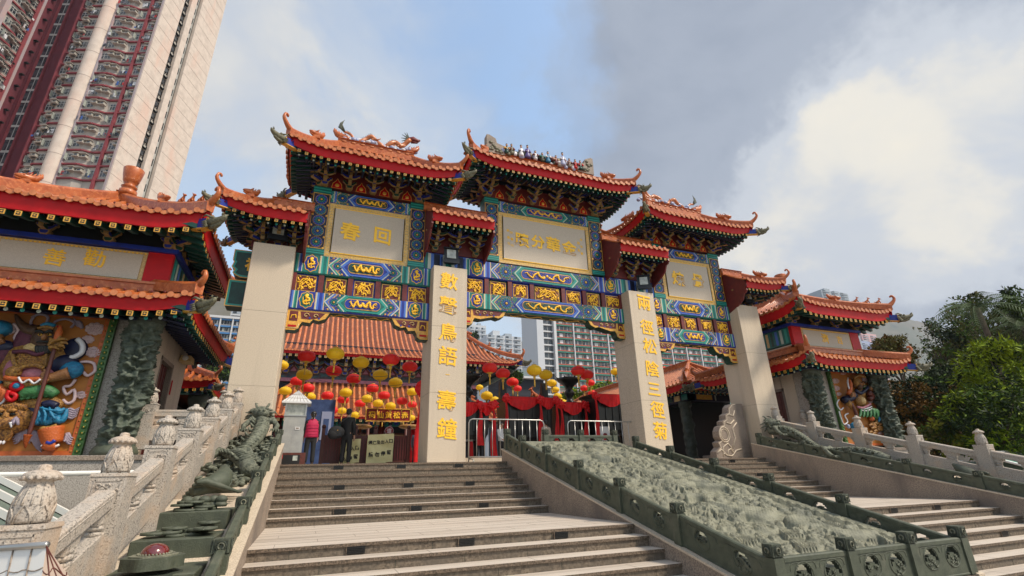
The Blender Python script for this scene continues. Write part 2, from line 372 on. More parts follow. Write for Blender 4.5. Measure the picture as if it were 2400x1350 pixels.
for a, c in zip(ys[:-1], ys[1:]):
    b.prism([(a, GZ), (a, rz_(a)), (c, rz_(c)), (c, GZ)], 4.22, 8.14, 'granite_side', 'X')
    for x0, x1 in ((4.2, 4.34), (8.02, 8.16)): b.prism([(a-.004, rz_(a)+.003), (a-.004, rz_(a)+.035), (c+.004, rz_(c)+.035), (c+.004, rz_(c)+.003)], x0, x1, 'granite_cream', 'X')
tag(b.build('ramp_wall'), 'granite ramp base between the two stair flights, under the carved green slab', 'wall')
# ------------------------------------------------------------------ green stone balustrades
def g_post(mb_, x, y, zt, h=.66, w_=.155, wide=1):
    c = w_*.5
    mb_.box(x-c, x+c, y-c, y+c, zt-h, zt-.15, 'green_stone')
    mb_.box(x-c*.8, x+c*.8, y-c*.8, y+c*.8, zt-.152, zt-.138, 'green_dark')
    mb_.box(x-c*1.08, x+c*1.08, y-c*1.08, y+c*1.08, zt-.138, zt, 'green_stone', top=(.008, .008))
    for sx, sy in ((0, -1), (-1, 0), (1, 0)):                                    # carved ruyi medallion on each cap face
        ax = 'Y' if sx == 0 else 'X'
        cx0, cy0 = x+sx*c*1.09, y+sy*c*1.09
        R_ = .047
        def P(th, r): 
            u_, v_ = r*math.cos(th), r*math.sin(th)
            return (cx0+(u_ if sx == 0 else 0)+sx*.008, cy0+(u_ if sx else 0)+sy*.008, zt-.07+v_)
        mb_.tube([P(2*PI*i/12, R_) for i in range(13)], .007, 'green_dark', 4, False)
        mb_.tube([P(-PI/2+.5+(2*PI-1.0)*i/10, R_*.62) for i in range(11)], .009, 'green_carved', 4, False)
        fr = .06
        mb_.tube([(cx0+(a_*fr if sx == 0 else 0)+sx*.004, cy0+(a_*fr if sx else 0)+sy*.004, zt-.07+b_*fr*.98) for a_, b_ in ((-1, -1), (1, -1), (1, 1), (-1, 1), (-1, -1))], .005, 'green_dark', 4, False)
def g_panel(mb_, p0, p1, z0t, z1t, h=.40, th=.07, face=(0, -1)):
    """sloping stone slab between two points, two crescent openings over carved clouds"""
    P0, P1 = Vector((p0[0], p0[1], 0)), Vector((p1[0], p1[1], 0)); d = (P1-P0); Ln = d.length; d.normalize(); nrm = Vector((-d.y, d.x, 0))
    def Q(s_, v_, o_): p = P0+d*(s_*Ln)+nrm*o_; return (p.x, p.y, z0t+(z1t-z0t)*s_-v_)
    nx, ny = 44, 18; cent = (.27, .73)
    def inside(s_, v_):
        for cs in cent:
            x, y = (s_-cs)*Ln, (v_-h*.46)
            R = h*.31; 
            if abs(x) < R and y < .012 and x*x+y*y < R*R and (x*x)/(R*.80)**2+((y-.03)/(R*.62))**2 > 1: return True
        return False
    cell = [[inside((i+.5)/nx, h*(j+.5)/ny) for i in range(nx)] for j in range(ny)]
    for o_ in (-th/2, th/2):
        vs = [Q(i/nx, h*j/ny, o_) for j in range(ny+1) for i in range(nx+1)]
        mb_.add(vs, [(j*(nx+1)+i, (j+1)*(nx+1)+i, (j+1)*(nx+1)+i+1, j*(nx+1)+i+1) for j in range(ny) for i in range(nx) if not cell[j][i]], 'green_stone')
    for j in range(ny):
        for i in range(nx):
            if not cell[j][i]: continue
            for (dj, di, a, b_) in ((-1, 0, (i, j), (i+1, j)), (1, 0, (i, j+1), (i+1, j+1)), (0, -1, (i, j), (i, j+1)), (0, 1, (i+1, j), (i+1, j+1))):
                if 0 <= j+dj < ny and 0 <= i+di < nx and cell[j+dj][i+di]: continue
                mb_.add([Q(a[0]/nx, h*a[1]/ny, -th/2), Q(b_[0]/nx, h*b_[1]/ny, -th/2), Q(b_[0]/nx, h*b_[1]/ny, th/2), Q(a[0]/nx, h*a[1]/ny, th/2)], [(0, 1, 2, 3)], 'green_dark')
    for cs in cent:
        for o_, sg in ((-th/2, -1), (th/2, 1)):
            R = h*.36/Ln
            mb_.tube([Q(cs-R*math.cos(2*PI*i/18), h*.46+h*.36*math.sin(2*PI*i/18)*(.8 if math.sin(2*PI*i/18) > 0 else 1), o_) for i in range(19)], .009, 'green_stone', 5, False)
            mb_.tube([Q(cs+a_, b_, o_) for a_, b_ in ((-.20, h*.30), (-.19, h*.17), (-.155, .05), (.155, .05), (.19, h*.17), (.20, h*.30))], .007, 'green_stone', 5, False)
            for j in range(9):
                a_, b_ = rnd.uniform(-.55, .55)*R, h*(.46+rnd.uniform(-.08, .24)); mb_.tube([Q(cs+a_+R*.2*math.cos(t)*(1-t/7), b_+h*.07*math.sin(t)*(1-t/7), o_+sg*.004) for t in (0, 1.1, 2.2, 3.3, 4.4)], .010, 'green_stone', 5)
    for v0, v1, w_ in ((-.03, .03, .66), (h-.03, h, .62)):
        q = [Q(0, v1, -th*w_), Q(1, v1, -th*w_), Q(1, v1, th*w_), Q(0, v1, th*w_), Q(0, v0+.015, -th*w_), Q(1, v0+.015, -th*w_), Q(1, v0+.015, th*w_), Q(0, v0+.015, th*w_), Q(0, v0, -th*w_*.6), Q(1, v0, -th*w_*.6), Q(1, v0, th*w_*.6), Q(0, v0, th*w_*.6)]
        mb_.add(q, [(0, 1, 2, 3), (0, 4, 5, 1), (3, 2, 6, 7), (4, 8, 9, 5), (7, 6, 10, 11), (8, 11, 10, 9), (0, 3, 7, 4), (1, 5, 6, 2), (4, 7, 11, 8), (5, 9, 10, 6)], 'green_stone')
def balustrade(posts, label, ph=.62, panel_h=.40, drop=.19, closed=()):
    root = empty('green_balustrade', (posts[0][0], posts[0][1], posts[0][2]-.7), label, 'balustrade')
    for p in posts:
        b = MB(); g_post(b, *p, h=ph); b.build('post', root)
    for i, (a, c) in enumerate(zip(posts[:-1], posts[1:])):
        b = MB(); d = Vector((c[0]-a[0], c[1]-a[1], 0)).normalized()*.075
        g_panel(b, (a[0]+d.x, a[1]+d.y), (c[0]-d.x, c[1]-d.y), a[2]-drop, c[2]-drop, panel_h); b.build('panel', root)
    return root
zr = lambda y: .84+.243*y
balustrade([(4.34, y, zr(y)) for y in (.3, -.84, -2.35, -3.9, -5.4, -6.93, -8.6)], 'green carved stone balustrade along the left edge of the carved dragon ramp')
balustrade([(8.02, y, zr(y)) for y in (.3, -.84, -2.35, -3.9, -5.4, -6.93, -8.6)][1:], 'green carved stone balustrade along the right edge of the carved dragon ramp')
balustrade([(x, .3, .905) for x in (4.34, 5.59, 6.8, 8.02)][1:], 'short level green stone balustrade across the top of the dragon ramp')
fr = [(x, -8.62, -1.255) for x in (4.36, 5.60, 6.82, 8.02)]
root = empty('green_balustrade', (6.2, -8.62, -1.95), 'green stone balustrade across the foot of the dragon ramp, nearest the camera', 'balustrade')
for p in fr[1:3]:
    b = MB(); g_post(b, *p, h=.66); b.build('post', root)
for a, c in zip(fr[:-1], fr[1:]):
    b = MB(); g_panel(b, (a[0]+.075, a[1]), (c[0]-.075, c[1]), a[2]-.17, c[2]-.17, .44); b.build('panel', root)
zg = lambda y: .755+.2305*y
gy = [.38, -1.08, -2.6, -4.15, -5.73, -7.3, -8.85]
balustrade([(-1.78, y, zg(y)) for y in gy], 'green carved stone balustrade on the cheek wall left of the left stair flight', ph=.46, panel_h=.29, drop=.13)
gy2 = [.25, -1.45, -2.92, -4.5, -6.03, -7.6]
balustrade([(14.13, y, .80+.223*y) for y in gy2], 'green carved stone balustrade on the cheek wall right of the right stair flight', ph=.46, panel_h=.29, drop=.13)
# ------------------------------------------------------------------ pale granite balustrades with vase finials
FIN = [(.112, 0), (.116, .02), (.119, .07), (.117, .12), (.108, .165), (.093, .21), (.080, .245), (.074, .262), (.088, .272), (.112, .287), (.116, .303), (.104, .322), (.072, .338), (.042, .345), (.044, .362), (.032, .378), (.0, .385)]
def rail_post(x, y, zt, s_=1.0, h=1.05):
    """returns (post mesh, finial mesh); zt = top of the square shaft"""
    b = MB(); c = .148*s_
    b.box(x-c, x+c, y-c, y+c, zt-h, zt-.03, 'granite_rail'); b.box(x-c*1.06, x+c*1.06, y-c*1.06, y+c*1.06, zt-.03, zt, 'granite_rail', top=(.006, .006))
    for sy in (-1,):
        for u_ in (-1, 1): b.box(x+u_*c*.72-.008, x+u_*c*.72+.008, y-c-.006, y-c, zt-.26, zt-.06, 'granite_rail')
        b.box(x-c*.72, x+c*.72, y-c-.006, y-c, zt-.075, zt-.06, 'granite_rail'); b.box(x-c*.72, x+c*.72, y-c-.006, y-c, zt-.27, zt-.255, 'granite_rail')
        for i in range(7):
            a_ = rnd.uniform(-.6, .6)*c; z_ = zt-.10-rnd.random()*.13
            b.tube([(x+a_+.022*math.cos(t_), y-c-.004, z_+.022*math.sin(t_)) for t_ in (0, 1.2, 2.4, 3.6, 4.8)], .007, 'granite_rail', 4)
    f_ = MB(); f_.lathe([(r*s_*.98, z*s_+zt+.004-zt) for r, z in FIN], (x, y, zt+.004), 'granite_rail', 24, 12, .0)
    for j in range(14):                                            # shallow flutes, lobed collar, leaf tips at the foot
        th_ = 2*PI*j/14
        f_.tube([(x+math.cos(th_)*rr*s_, y+math.sin(th_)*rr*s_, zt+zz_*s_) for rr, zz_ in ((.116, .12), (.109, .16), (.092, .205), (.077, .245))], .0075*s_, 'granite_rail', 5)
        f_.ell((x+math.cos(th_)*.107*s_, y+math.sin(th_)*.107*s_, zt+.297*s_), .018*s_, 'granite_rail', 6, 4)
    for j in range(7):
        th_ = 2*PI*j/7+.2
        f_.tube([(x+math.cos(th_+q)*rr*s_, y+math.sin(th_+q)*rr*s_, zt+zz_*s_) for q, rr, zz_ in ((-.40, .113, .005), (-.34, .118, .06), (-.12, .119, .10), (0, .118, .125), (.12, .119, .10), (.34, .118, .06), (.40, .113, .005))], .0065*s_, 'granite_rail', 4)
    return b, f_
def rail_panel(p0, p1, z0, z1, base=.70):
    """sloping handrail on cloud-shaped vases over a solid curb; z = top of the handrail"""
    P0, P1 = Vector((p0[0], p0[1], 0)), Vector((p1[0], p1[1], 0)); d = P1-P0; Ln = d.length; d.normalize(); nr = Vector((-d.y, d.x, 0)); b = MB()
    def Q(s_, v_, o_): p = P0+d*(s_*Ln)+nr*o_; return (p.x, p.y, z0+(z1-z0)*s_-v_)
    def slab(s0, s1, v0, v1, o_, m_='granite_rail', ch=0):
        pr_ = [(-o_, v1), (-o_, v0+ch), (-o_+ch, v0), (o_-ch, v0), (o_, v0+ch), (o_, v1)]
        vs = [Q(s0, v, o) for o, v in pr_]+[Q(s1, v, o) for o, v in pr_]
        b.add(vs, [(i, (i+1) % 6, 6+(i+1) % 6, 6+i) for i in range(6)]+[(5, 4, 3, 2, 1, 0), (6, 7, 8, 9, 10, 11)], m_)
    slab(0, 1, 0, .155, .085, ch=.02); slab(0, 1, .37, base, .07, ch=.01)
    # cloud lobes hanging from the rail and the vase blocks between
    for s0 in (0, .5):
        for sa, sb, dep in ((.0, .10, .12), (.10, .15, .06), (.36, .40, .06), (.40, .5, .12)):
            slab(s0+sa, s0+sb, .155, .155+dep, .05)
        for s_, q in ((s0+.045, 1), (s0+.455, 1)):
            for v_, r_ in ((.27, .062), (.315, .075), (.365, .07)): 
                c_ = Q(s_, v_, 0); b.ell(c_, (r_, r_, .032), 'granite_rail', 10, 5)
    for s_ in (.5,):
        slab(s_-.05, s_+.05, .155, .26, .052)
        for v_, r_ in ((.28, .07), (.325, .085), (.375, .08)): b.ell(Q(s_, v_, 0), (r_, r_, .034), 'granite_rail', 10, 5)
    for o_ in (-.087, .087):
        b.tube([Q(.04, .05, o_), Q(.96, .05, o_)], .006, 'granite_rail', 4, False)
    return b
zm = lambda y: 1.395+.2265*y
def marble(pts, label, post0=True):
    root = empty('stone_railing', (pts[0][0], pts[0][1], pts[0][2]-1.3), label, 'railing')
    for p in pts:
        a, f_ = rail_post(*p); o = a.build('post', root, base=(p[0], p[1], p[2]-1.0)); f_.build('finial', o, base=(p[0], p[1], p[2]))
    for a, c in zip(pts[:-1], pts[1:]):
        d = Vector((c[0]-a[0], c[1]-a[1], 0)).normalized()*.148
        rail_panel((a[0]+d.x, a[1]+d.y), (c[0]-d.x, c[1]-d.y), a[2]-.15, c[2]-.15).build('panel', root)
    return root
MY = [.2, -1.25, -2.8, -4.3, -5.85, -7.4, -8.95]
marble([(-2.82, y, zm(y)) for y in MY], 'pale speckled granite railing with vase finials stepping down on the left, nearest the camera')
marble([(15.1, y, zm(y)) for y in MY], 'pale granite railing with vase finials stepping down on the right, in front of the trees')
marble([(-4.68, .62, 1.44), (-3.16, .62, 1.46)], 'short level granite railing section beside the left pavilion door')
marble([(17.25, .75, 1.44), (15.85, .75, 1.44)], 'short level granite railing section before the right pavilion door')
# ------------------------------------------------------------------ carved dragon slab: real relief, built as a height field
def carved():
    nx, ny = 250, 600
    x0, x1, y0, y1 = 4.46, 7.90, .2, -8.5
    X = np.linspace(x0, x1, nx); Y = np.linspace(y0, y1, ny); XX, YY = np.meshgrid(X, Y)
    H = np.full_like(XX, -.05); r = np.random.RandomState(5)
    U, V = XX-(x0+x1)/2, -(YY-y0)                       # V runs down the ramp
    H += .012*np.sin(U*31+3*np.sin(V*5))*np.sin(V*27+2*np.sin(U*7))
    def sm(t): t = np.clip(t, 0, 1); return t*t*(3-2*t)
    def curl(a, c, R_, h0, turn, q, ph):
        m_ = (np.abs(U-a) < R_*1.5) & (np.abs(V-c) < R_*1.5); dx, dy = U[m_]-a, V[m_]-c
        dxr, dyr = dx*math.cos(ph)+dy*math.sin(ph), (-dx*math.sin(ph)+dy*math.cos(ph))*q
        rr = np.sqrt(dxr**2+dyr**2)/R_; an = np.arctan2(dyr, dxr)
        rr2 = rr*(1+.10*np.cos(an*5+ph)); gr = .5+.5*np.cos(rr*12.5+an*turn)
        H[m_] = np.maximum(H[m_], h0*sm((1.06-rr2)*7)*(.45+.55*gr)*(1.1-.35*rr2)-.035)
    for k in range(520):                                # cloud scrolls
        curl(r.uniform(-1.42, 1.42), r.uniform(.2, 8.35), r.uniform(.05, .12), r.uniform(.05, .095), 1 if k % 2 else -1, r.uniform(.8, 1.5), r.uniform(0, 6.28))
    def rope(pts, scale=True):                          # scaly bodies, limbs, whiskers
        s_ = 0
        for i, (a, c, w_, h0) in enumerate(pts):
            m_ = (np.abs(U-a) < w_*1.3) & (np.abs(V-c) < w_*1.3); dd = np.sqrt((U[m_]-a)**2+(V[m_]-c)**2)/w_
            hh = h0*np.sqrt(np.clip(1-dd**2, 0, 1))-.02
            if scale: hh += .010*np.sin(U[m_]*95)*np.sin(V[m_]*95)*(dd < .9)
            H[m_] = np.where(dd < 1, np.maximum(H[m_], hh), H[m_])
    for k in range(6):
        px, pv, th, sg = r.uniform(-.7, .7), .9+k*1.36, r.uniform(0, 6.28), (1 if k % 2 else -1); pts = []
        for i in range(120):
            t = i/119; th += sg*(.13*math.sin(i*.09+k)+.035); px += .030*math.cos(th); pv += .022*math.sin(th)
            if abs(px) > 1.25: th = PI-th; px = math.copysign(1.25, px)
            w_ = .155*(math.sin(min(1, t*1.6+.15)*PI*.5))*(1-t**3*.8)+.01; pts.append((px, min(8.2, max(.35, pv)), w_, .125))
            if i in (25, 55, 85):
                an = th+PI/2*(1 if i % 2 else -1); rope([(px+math.cos(an)*.022*j, pv+math.sin(an)*.022*j+.004*j, .06-.003*j, .11) for j in range(12)], False)
                for q in (-.5, -.15, .2, .55): rope([(px+math.cos(an)*.26+math.cos(an+q)*.012*j, pv+math.sin(an)*.26+math.sin(an+q)*.012*j, .022-.001*j, .10) for j in range(12)], False)
        rope(pts)
        hx, hv = pts[0][:2]; curl(hx, hv, .19, .15, 1, 1.0, 0)
        for q in range(14): an = q*.45+r.uniform(-.2, .2); rope([(hx+math.cos(an)*(.08+.02*j)+.01*math.sin(j), hv+math.sin(an)*(.08+.02*j), .034-.002*j, .12-.003*j) for j in range(13)], False)
    for k in range(9):                                  # pine needles and rock strata near the foot
        a, c = r.uniform(-1.3, 1.3), r.uniform(7.2, 8.2)
        for q in range(6): rope([(a+.03*q+.004*j*(q-3), c+.03*j, .016, .07) for j in range(9)], False)
    edge = np.minimum(np.abs(U+1.72), np.abs(U-1.72)); bd = edge < .27
    H[bd] = np.where(edge[bd] < .22, .035+.010*np.sign(np.sin(V[bd]*34+2*np.sin(edge[bd]*40))*np.sin(edge[bd]*70)), -.04)
    be = (V < .2) | (V > 8.45); H[be] = .02
    Z = .485+.2495*YY+H
    vs = [(XX[j, i], YY[j, i], Z[j, i]) for j in range(ny) for i in range(nx)]
    fs = [(j*nx+i, (j+1)*nx+i, (j+1)*nx+i+1, j*nx+i+1) for j in range(ny-1) for i in range(nx-1)]
    b = MB(); b.add(vs, fs, 'green_carved', True)
    b.prism([(.3, -.2), (.3, .5), (-8.56, -1.69), (-8.56, -2.2)], x0-.04, x0, 'green_stone', 'X'); b.prism([(.3, -.2), (.3, .5), (-8.56, -1.69), (-8.56, -2.2)], x1, x1+.04, 'green_stone', 'X')
    tag(b.build('carved_slab'), 'long sloping slab of grey-green stone carved with dragons and clouds between the two stair flights', 'carved slab')
carved()
# ------------------------------------------------------------------ glazed roofs
def lerp(a, b, t): return a+(b-a)*t
def horn(mb, base, d, L_, H_, m_='tile_orange', r0=.10):
    """upturned ridge end, rising along direction d (xy) from base and curling back"""
    P = []; R_ = []
    for i in range(13):
        t = i/12
        x = L_*(1-(1-t)**1.25)*(1 if t < .8 else 1-(t-.8)*.9); z = H_*t**1.75
        P.append((base[0]+d[0]*x, base[1]+d[1]*x, base[2]+z)); R_.append(r0*(1-.62*t))
    e = P[-1]
    for q in (.8, 1.8, 2.8, 3.8):
        P.append((e[0]-d[0]*(.05*(1-math.cos(q))), e[1]-d[1]*(.05*(1-math.cos(q))), e[2]+.04*math.sin(q))); R_.append(r0*.36)
    mb.tube(P, R_, m_, 7)
def beast(mb, c, d, s_, m_='tile_orange', kind=0):
    """small glazed ridge animal, d = heading (xy)"""
    d = Vector((d[0], d[1], 0)).normalized(); a = math.atan2(d.y, d.x); Rz = Matrix.Rotation(a, 3, 'Z')
    def P(x, y, z): v = Rz @ Vector((x*s_, y*s_, z*s_)); return (c[0]+v.x, c[1]+v.y, c[2]+v.z)
    if kind == 0:     # sitting beast
        mb.tube([P(-.42, 0, .0), P(-.38, 0, .22), P(-.1, 0, .38), P(.12, 0, .62), P(.2, 0, .82)], [.2*s_, .24*s_, .22*s_, .16*s_, .12*s_], m_, 7)
        mb.ell(P(.27, 0, .92), (.2*s_, .15*s_, .15*s_), m_, 8, 5); mb.ell(P(.46, 0, .86), (.12*s_, .08*s_, .07*s_), m_, 6, 4)
        for y in (-.1, .1):
            mb.tube([P(.15, y, .5), P(.3, y, .0)], [.08*s_, .06*s_], m_, 5); mb.tube([P(.15, y, 1.0), P(.1, y*1.6, 1.18)], [.06*s_, .02*s_], m_, 4)
            mb.tube([P(-.25, y*1.6, .3), P(-.05, y*1.8, .02)], [.13*s_, .07*s_], m_, 5)
        mb.tube([P(-.5, 0, .1), P(-.72, 0, .3), P(-.66, 0, .55)], [.09*s_, .07*s_, .03*s_], m_, 5)
    elif kind == 1:   # fish-dragon ridge head with raised tail
        mb.tube([P(.75, 0, .28), P(.5, 0, .3), P(.2, 0, .36), P(-.2, 0, .4), P(-.5, 0, .55), P(-.72, 0, .85), P(-.75, 0, 1.1)], [.06*s_, .19*s_, .26*s_, .28*s_, .24*s_, .15*s_, .04*s_], m_, 8)
        mb.tube([P(.35, 0, .12), P(.72, 0, .1)], [.12*s_, .04*s_], m_, 6)
        for k in range(3): mb.tube([P(-.05-.22*k, 0, .55+.08*k), P(-.18-.22*k, 0, .85+.1*k)], [.1*s_, .02*s_], m_, 5)
        for y in (-.2, .2): mb.ell(P(.3, y, .42), .07*s_, m_, 6, 4); mb.tube([P(.2, y, .5), P(.0, y*1.4, .75)], [.06*s_, .02*s_], m_, 4)
        mb.box(c[0]-.3*s_, c[0]+.3*s_, c[1]-.3*s_, c[1]+.3*s_, c[2]-.12*s_, c[2]+.16*s_, m_)
    else:             # scroll leaf
        for k in range(4):
            q = k*.7; mb.ell(P(-.3+.22*k, 0, .3+.18*math.sin(k*1.4)), (.18*s_, .12*s_, .2*s_), m_, 7, 5)
        mb.tube([P(.3, 0, .2), P(.5, 0, .55), P(.3, 0, .8), P(.12, 0, .62)], [.12*s_, .1*s_, .07*s_, .04*s_], m_, 6)
        mb.tube([P(-.3, 0, .2), P(-.5, 0, .5), P(-.62, 0, .42)], [.1*s_, .08*s_, .05*s_], m_, 6)
def dragon_head(mb, c, d, s_=1.0, m_='dragon_grey'):
    d = Vector((d[0], d[1], 0)).normalized(); a = math.atan2(d.y, d.x); Rz = Matrix.Rotation(a, 3, 'Z')
    def P(x, y, z): v = Rz @ Vector((x*s_, y*s_, z*s_)); return (c[0]+v.x, c[1]+v.y, c[2]+v.z)
    mb.tube([P(-.05, 0, .02), P(.12, 0, .02), P(.28, 0, .0), P(.42, 0, .03), P(.52, 0, .08), P(.56, 0, .14)], [.12*s_, .135*s_, .12*s_, .09*s_, .07*s_, .025*s_], m_, 8)   # skull and snout
    mb.tube([P(.02, 0, -.11), P(.2, 0, -.13), P(.36, 0, -.09), P(.44, 0, -.04)], [.07*s_, .075*s_, .06*s_, .02*s_], m_, 7)                                                   # jaw
    for y in (-1, 1):
        mb.ell(P(.2, y*.10, .1), .045*s_, m_, 6, 4); mb.tube([P(.12, y*.08, .12), P(-.02, y*.13, .2), P(-.14, y*.14, .17)], [.04*s_, .03*s_, .012*s_], m_, 5)
        mb.tube([P(.48, y*.05, .12), P(.53, y*.07, .18)], [.03*s_, .02*s_], m_, 4)
        for k in range(4): mb.tube([P(.0+.03*k, y*.12, .02-.05*k), P(-.12+.02*k, y*.17, .0-.06*k)], [.04*s_, .012*s_], m_, 4)
def roof(parent, x0, x1, y0, y1, ze, zr, flip=.45, left='hip', right='hip', board=.25, sp=.235, barrel='tile_orange', tongue='tile_pale', rin=None, back=True, corner_s=1.0, ridge_h=.26, ymid=None, head=True, sqr='gold', dots=True, soff=.5, horn_s=1.0, ridge_beast=True, sag=.28, band='tile_orange', hipbeast=False, sidebelow=True, open_left=False, sq_s=1.0, wallin=None):
    """hipped glazed roof. ze = lower tile edge, zr = top of the tiles at the ridge"""
    xc, yc = (x0+x1)/2, (y0+y1)/2 if ymid is None else ymid; hx, hy = (x1-x0)/2, (y1-y0)/2
    rin = rin if rin is not None else hy
    xa = x0+rin if left == 'hip' else x0; xb = x1-rin if right == 'hip' else x1
    def up(x, y):
        u = 0
        fx = 0
        if left == 'hip': fx = max(fx, 1-(x-x0)/1.3)
        if right == 'hip': fx = max(fx, 1-(x1-x)/1.3)
        fy = max(1-(y-y0)/1.2, 1-(y1-y)/1.2, 0)
        return flip*.27*(max(0, min(1, fx))**2)*(max(0, min(1, fy))**2)
    def prof(v): return (1-sag)*v+sag*v*v
    def S(side, s_, v):
        if side in ('F', 'B'):
            ye = y0 if side == 'F' else y1; y = lerp(ye, yc, v); return Vector((s_, y, ze+(zr-ze)*prof(v)+up(s_, ye)*(1-v)**2))
        xe, xr = (x0, xa) if side == 'L' else (x1, xb); x = lerp(xe, xr, v)
        return Vector((x, s_, ze+(zr-ze)*prof(v)+up(xe, s_)*(1-v)**2))
    def vmax(side, s_):
        if side in ('F', 'B'):
            v = 1.0
            if s_ < xa-1e-6: v = (s_-x0)/(xa-x0)
            if s_ > xb+1e-6: v = (x1-s_)/(x1-xb)
            return max(0, min(1, v))
        return max(0, min(1, (s_-y0)/(yc-y0) if s_ < yc else (y1-s_)/(y1-yc)))
    sides = ['F']+(['B'] if back else [])+(['L'] if left == 'hip' else [])+(['R'] if right == 'hip' else [])
    tb = MB()
    for sd_ in sides:
        eb = MB(); rd = MB(); rf = MB()
        a, c = (x0, x1) if sd_ in 'FB' else (y0, y1)
        o = {'F': Vector((0, -1, 0)), 'B': Vector((0, 1, 0)), 'L': Vector((-1, 0, 0)), 'R': Vector((1, 0, 0))}[sd_]
        al = Vector((1, 0, 0)) if sd_ in 'FB' else Vector((0, 1, 0))
        n = max(2, round((c-a)/sp)); st = (c-a)/n
        for i in range(n):
            s0, s1 = a+i*st, a+(i+1)*st; sm = (s0+s1)/2
            # pan sheet
            k = 6; rows = []
            for s_ in (s0, s1):
                vm = vmax(sd_, s_); rows.append([S(sd_, s_, vm*j/k)+Vector((0, 0, -.03)) for j in range(k+1)])
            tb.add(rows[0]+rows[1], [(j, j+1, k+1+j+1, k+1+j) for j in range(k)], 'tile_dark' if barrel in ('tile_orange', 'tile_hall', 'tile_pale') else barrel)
            # drip tongue under the pan
            e0, e1 = S(sd_, s0+st*.12, 0)+o*.02, S(sd_, s1-st*.12, 0)+o*.02; em = (e0+e1)/2
            t_ = [e0+Vector((0, 0, .0)), lerp(e0, em, .35)+Vector((0, 0, -.062)), em+Vector((0, 0, -.092)), lerp(e1, em, .35)+Vector((0, 0, -.062)), e1, em+Vector((0, 0, .02))]
            tb.add([p+o*.012 for p in t_]+[p-o*.012 for p in t_], [(0, 1, 2, 3, 4, 5), (11, 10, 9, 8, 7, 6)]+[(q, q+6, (q+1) % 6+6, (q+1) % 6) for q in range(6)], tongue)
            # barrel row on the seam s0
            if i > 0 or (sd_ in 'FB' and left != 'hip'):
                vm = vmax(sd_, s0)
                if vm > .03:
                    k = max(3, int(8*vm)+2); pts = [S(sd_, s0, vm*j/k) for j in range(k+1)]; pts[0] = pts[0]+o*.045; r_ = st*.24
                    vs = []; 
                    for p in pts:
                        for q in range(5): th = PI*q/4; vs.append(p+al*(r_*math.cos(th))+Vector((0, 0, r_*1.15*math.sin(th)-.02)))
                    tb.add(vs, [(j*5+q, j*5+q+1, (j+1)*5+q+1, (j+1)*5+q) for j in range(k) for q in range(4)], barrel, True)
                    c_ = pts[0]+Vector((0, 0, .012)); ring_ = [c_+o*.01+al*(r_*1.12*math.cos(2*PI*q/10))+Vector((0, 0, r_*1.12*math.sin(2*PI*q/10))) for q in range(10)]
                    rb = [p-o*.03 for p in ring_]; tb.add(ring_+rb, [tuple(range(10))]+[(q, (q+1) % 10, 10+(q+1) % 10, 10+q) for q in range(10)], tongue)
                    if sd_ != 'B':                                                 # nail cap
                        q_ = S(sd_, s0, min(.16, vm)); tb.ell(q_+Vector((0, 0, r_*1.4)), (.03, .03, .035), 'maroon', 5, 4)
        # red eave board following the upturn
        K = 24; lo = []
        ff = 0
        pv = []
        for j in range(K+1):
            s_ = lerp(a, c, j/K); p = S(sd_, s_, 0); hgt = board*(1-.25*min(1, up(x0 if sd_ == 'L' else x1 if sd_ == 'R' else s_, y0 if sd_ == 'F' else y1 if sd_ == 'B' else s_)/(flip*.27+1e-6)))
            pv.append((p-o*.05+Vector((0, 0, -.02)), p-o*.10+Vector((0, 0, -.05-hgt))))
        vs = [q for p in pv for q in p]+[q-o*.05 for p in pv for q in p]; M_ = 2*(K+1)
        eb.add(vs, [(2*j, 2*j+1, 2*j+3, 2*j+2) for j in range(K)]+[(M_+2*j, M_+2*j+2, M_+2*j+3, M_+2*j+1) for j in range(K)]+[(2*j+1, M_+2*j+1, M_+2*j+3, 2*j+3) for j in range(K)], 'red_paint')
        # soffit sheet and rafters
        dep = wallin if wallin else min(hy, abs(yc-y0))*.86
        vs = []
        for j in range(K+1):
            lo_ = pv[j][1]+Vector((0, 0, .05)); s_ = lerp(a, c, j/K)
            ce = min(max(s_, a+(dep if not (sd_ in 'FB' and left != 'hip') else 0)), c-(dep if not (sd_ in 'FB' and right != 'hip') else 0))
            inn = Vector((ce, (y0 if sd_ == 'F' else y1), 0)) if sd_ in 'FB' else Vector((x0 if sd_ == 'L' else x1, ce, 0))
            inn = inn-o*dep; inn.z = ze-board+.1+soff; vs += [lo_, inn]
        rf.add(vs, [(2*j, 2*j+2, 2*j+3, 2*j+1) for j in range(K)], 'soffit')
        n2 = max(2, round((c-a-.3)/(.235*sq_s)))
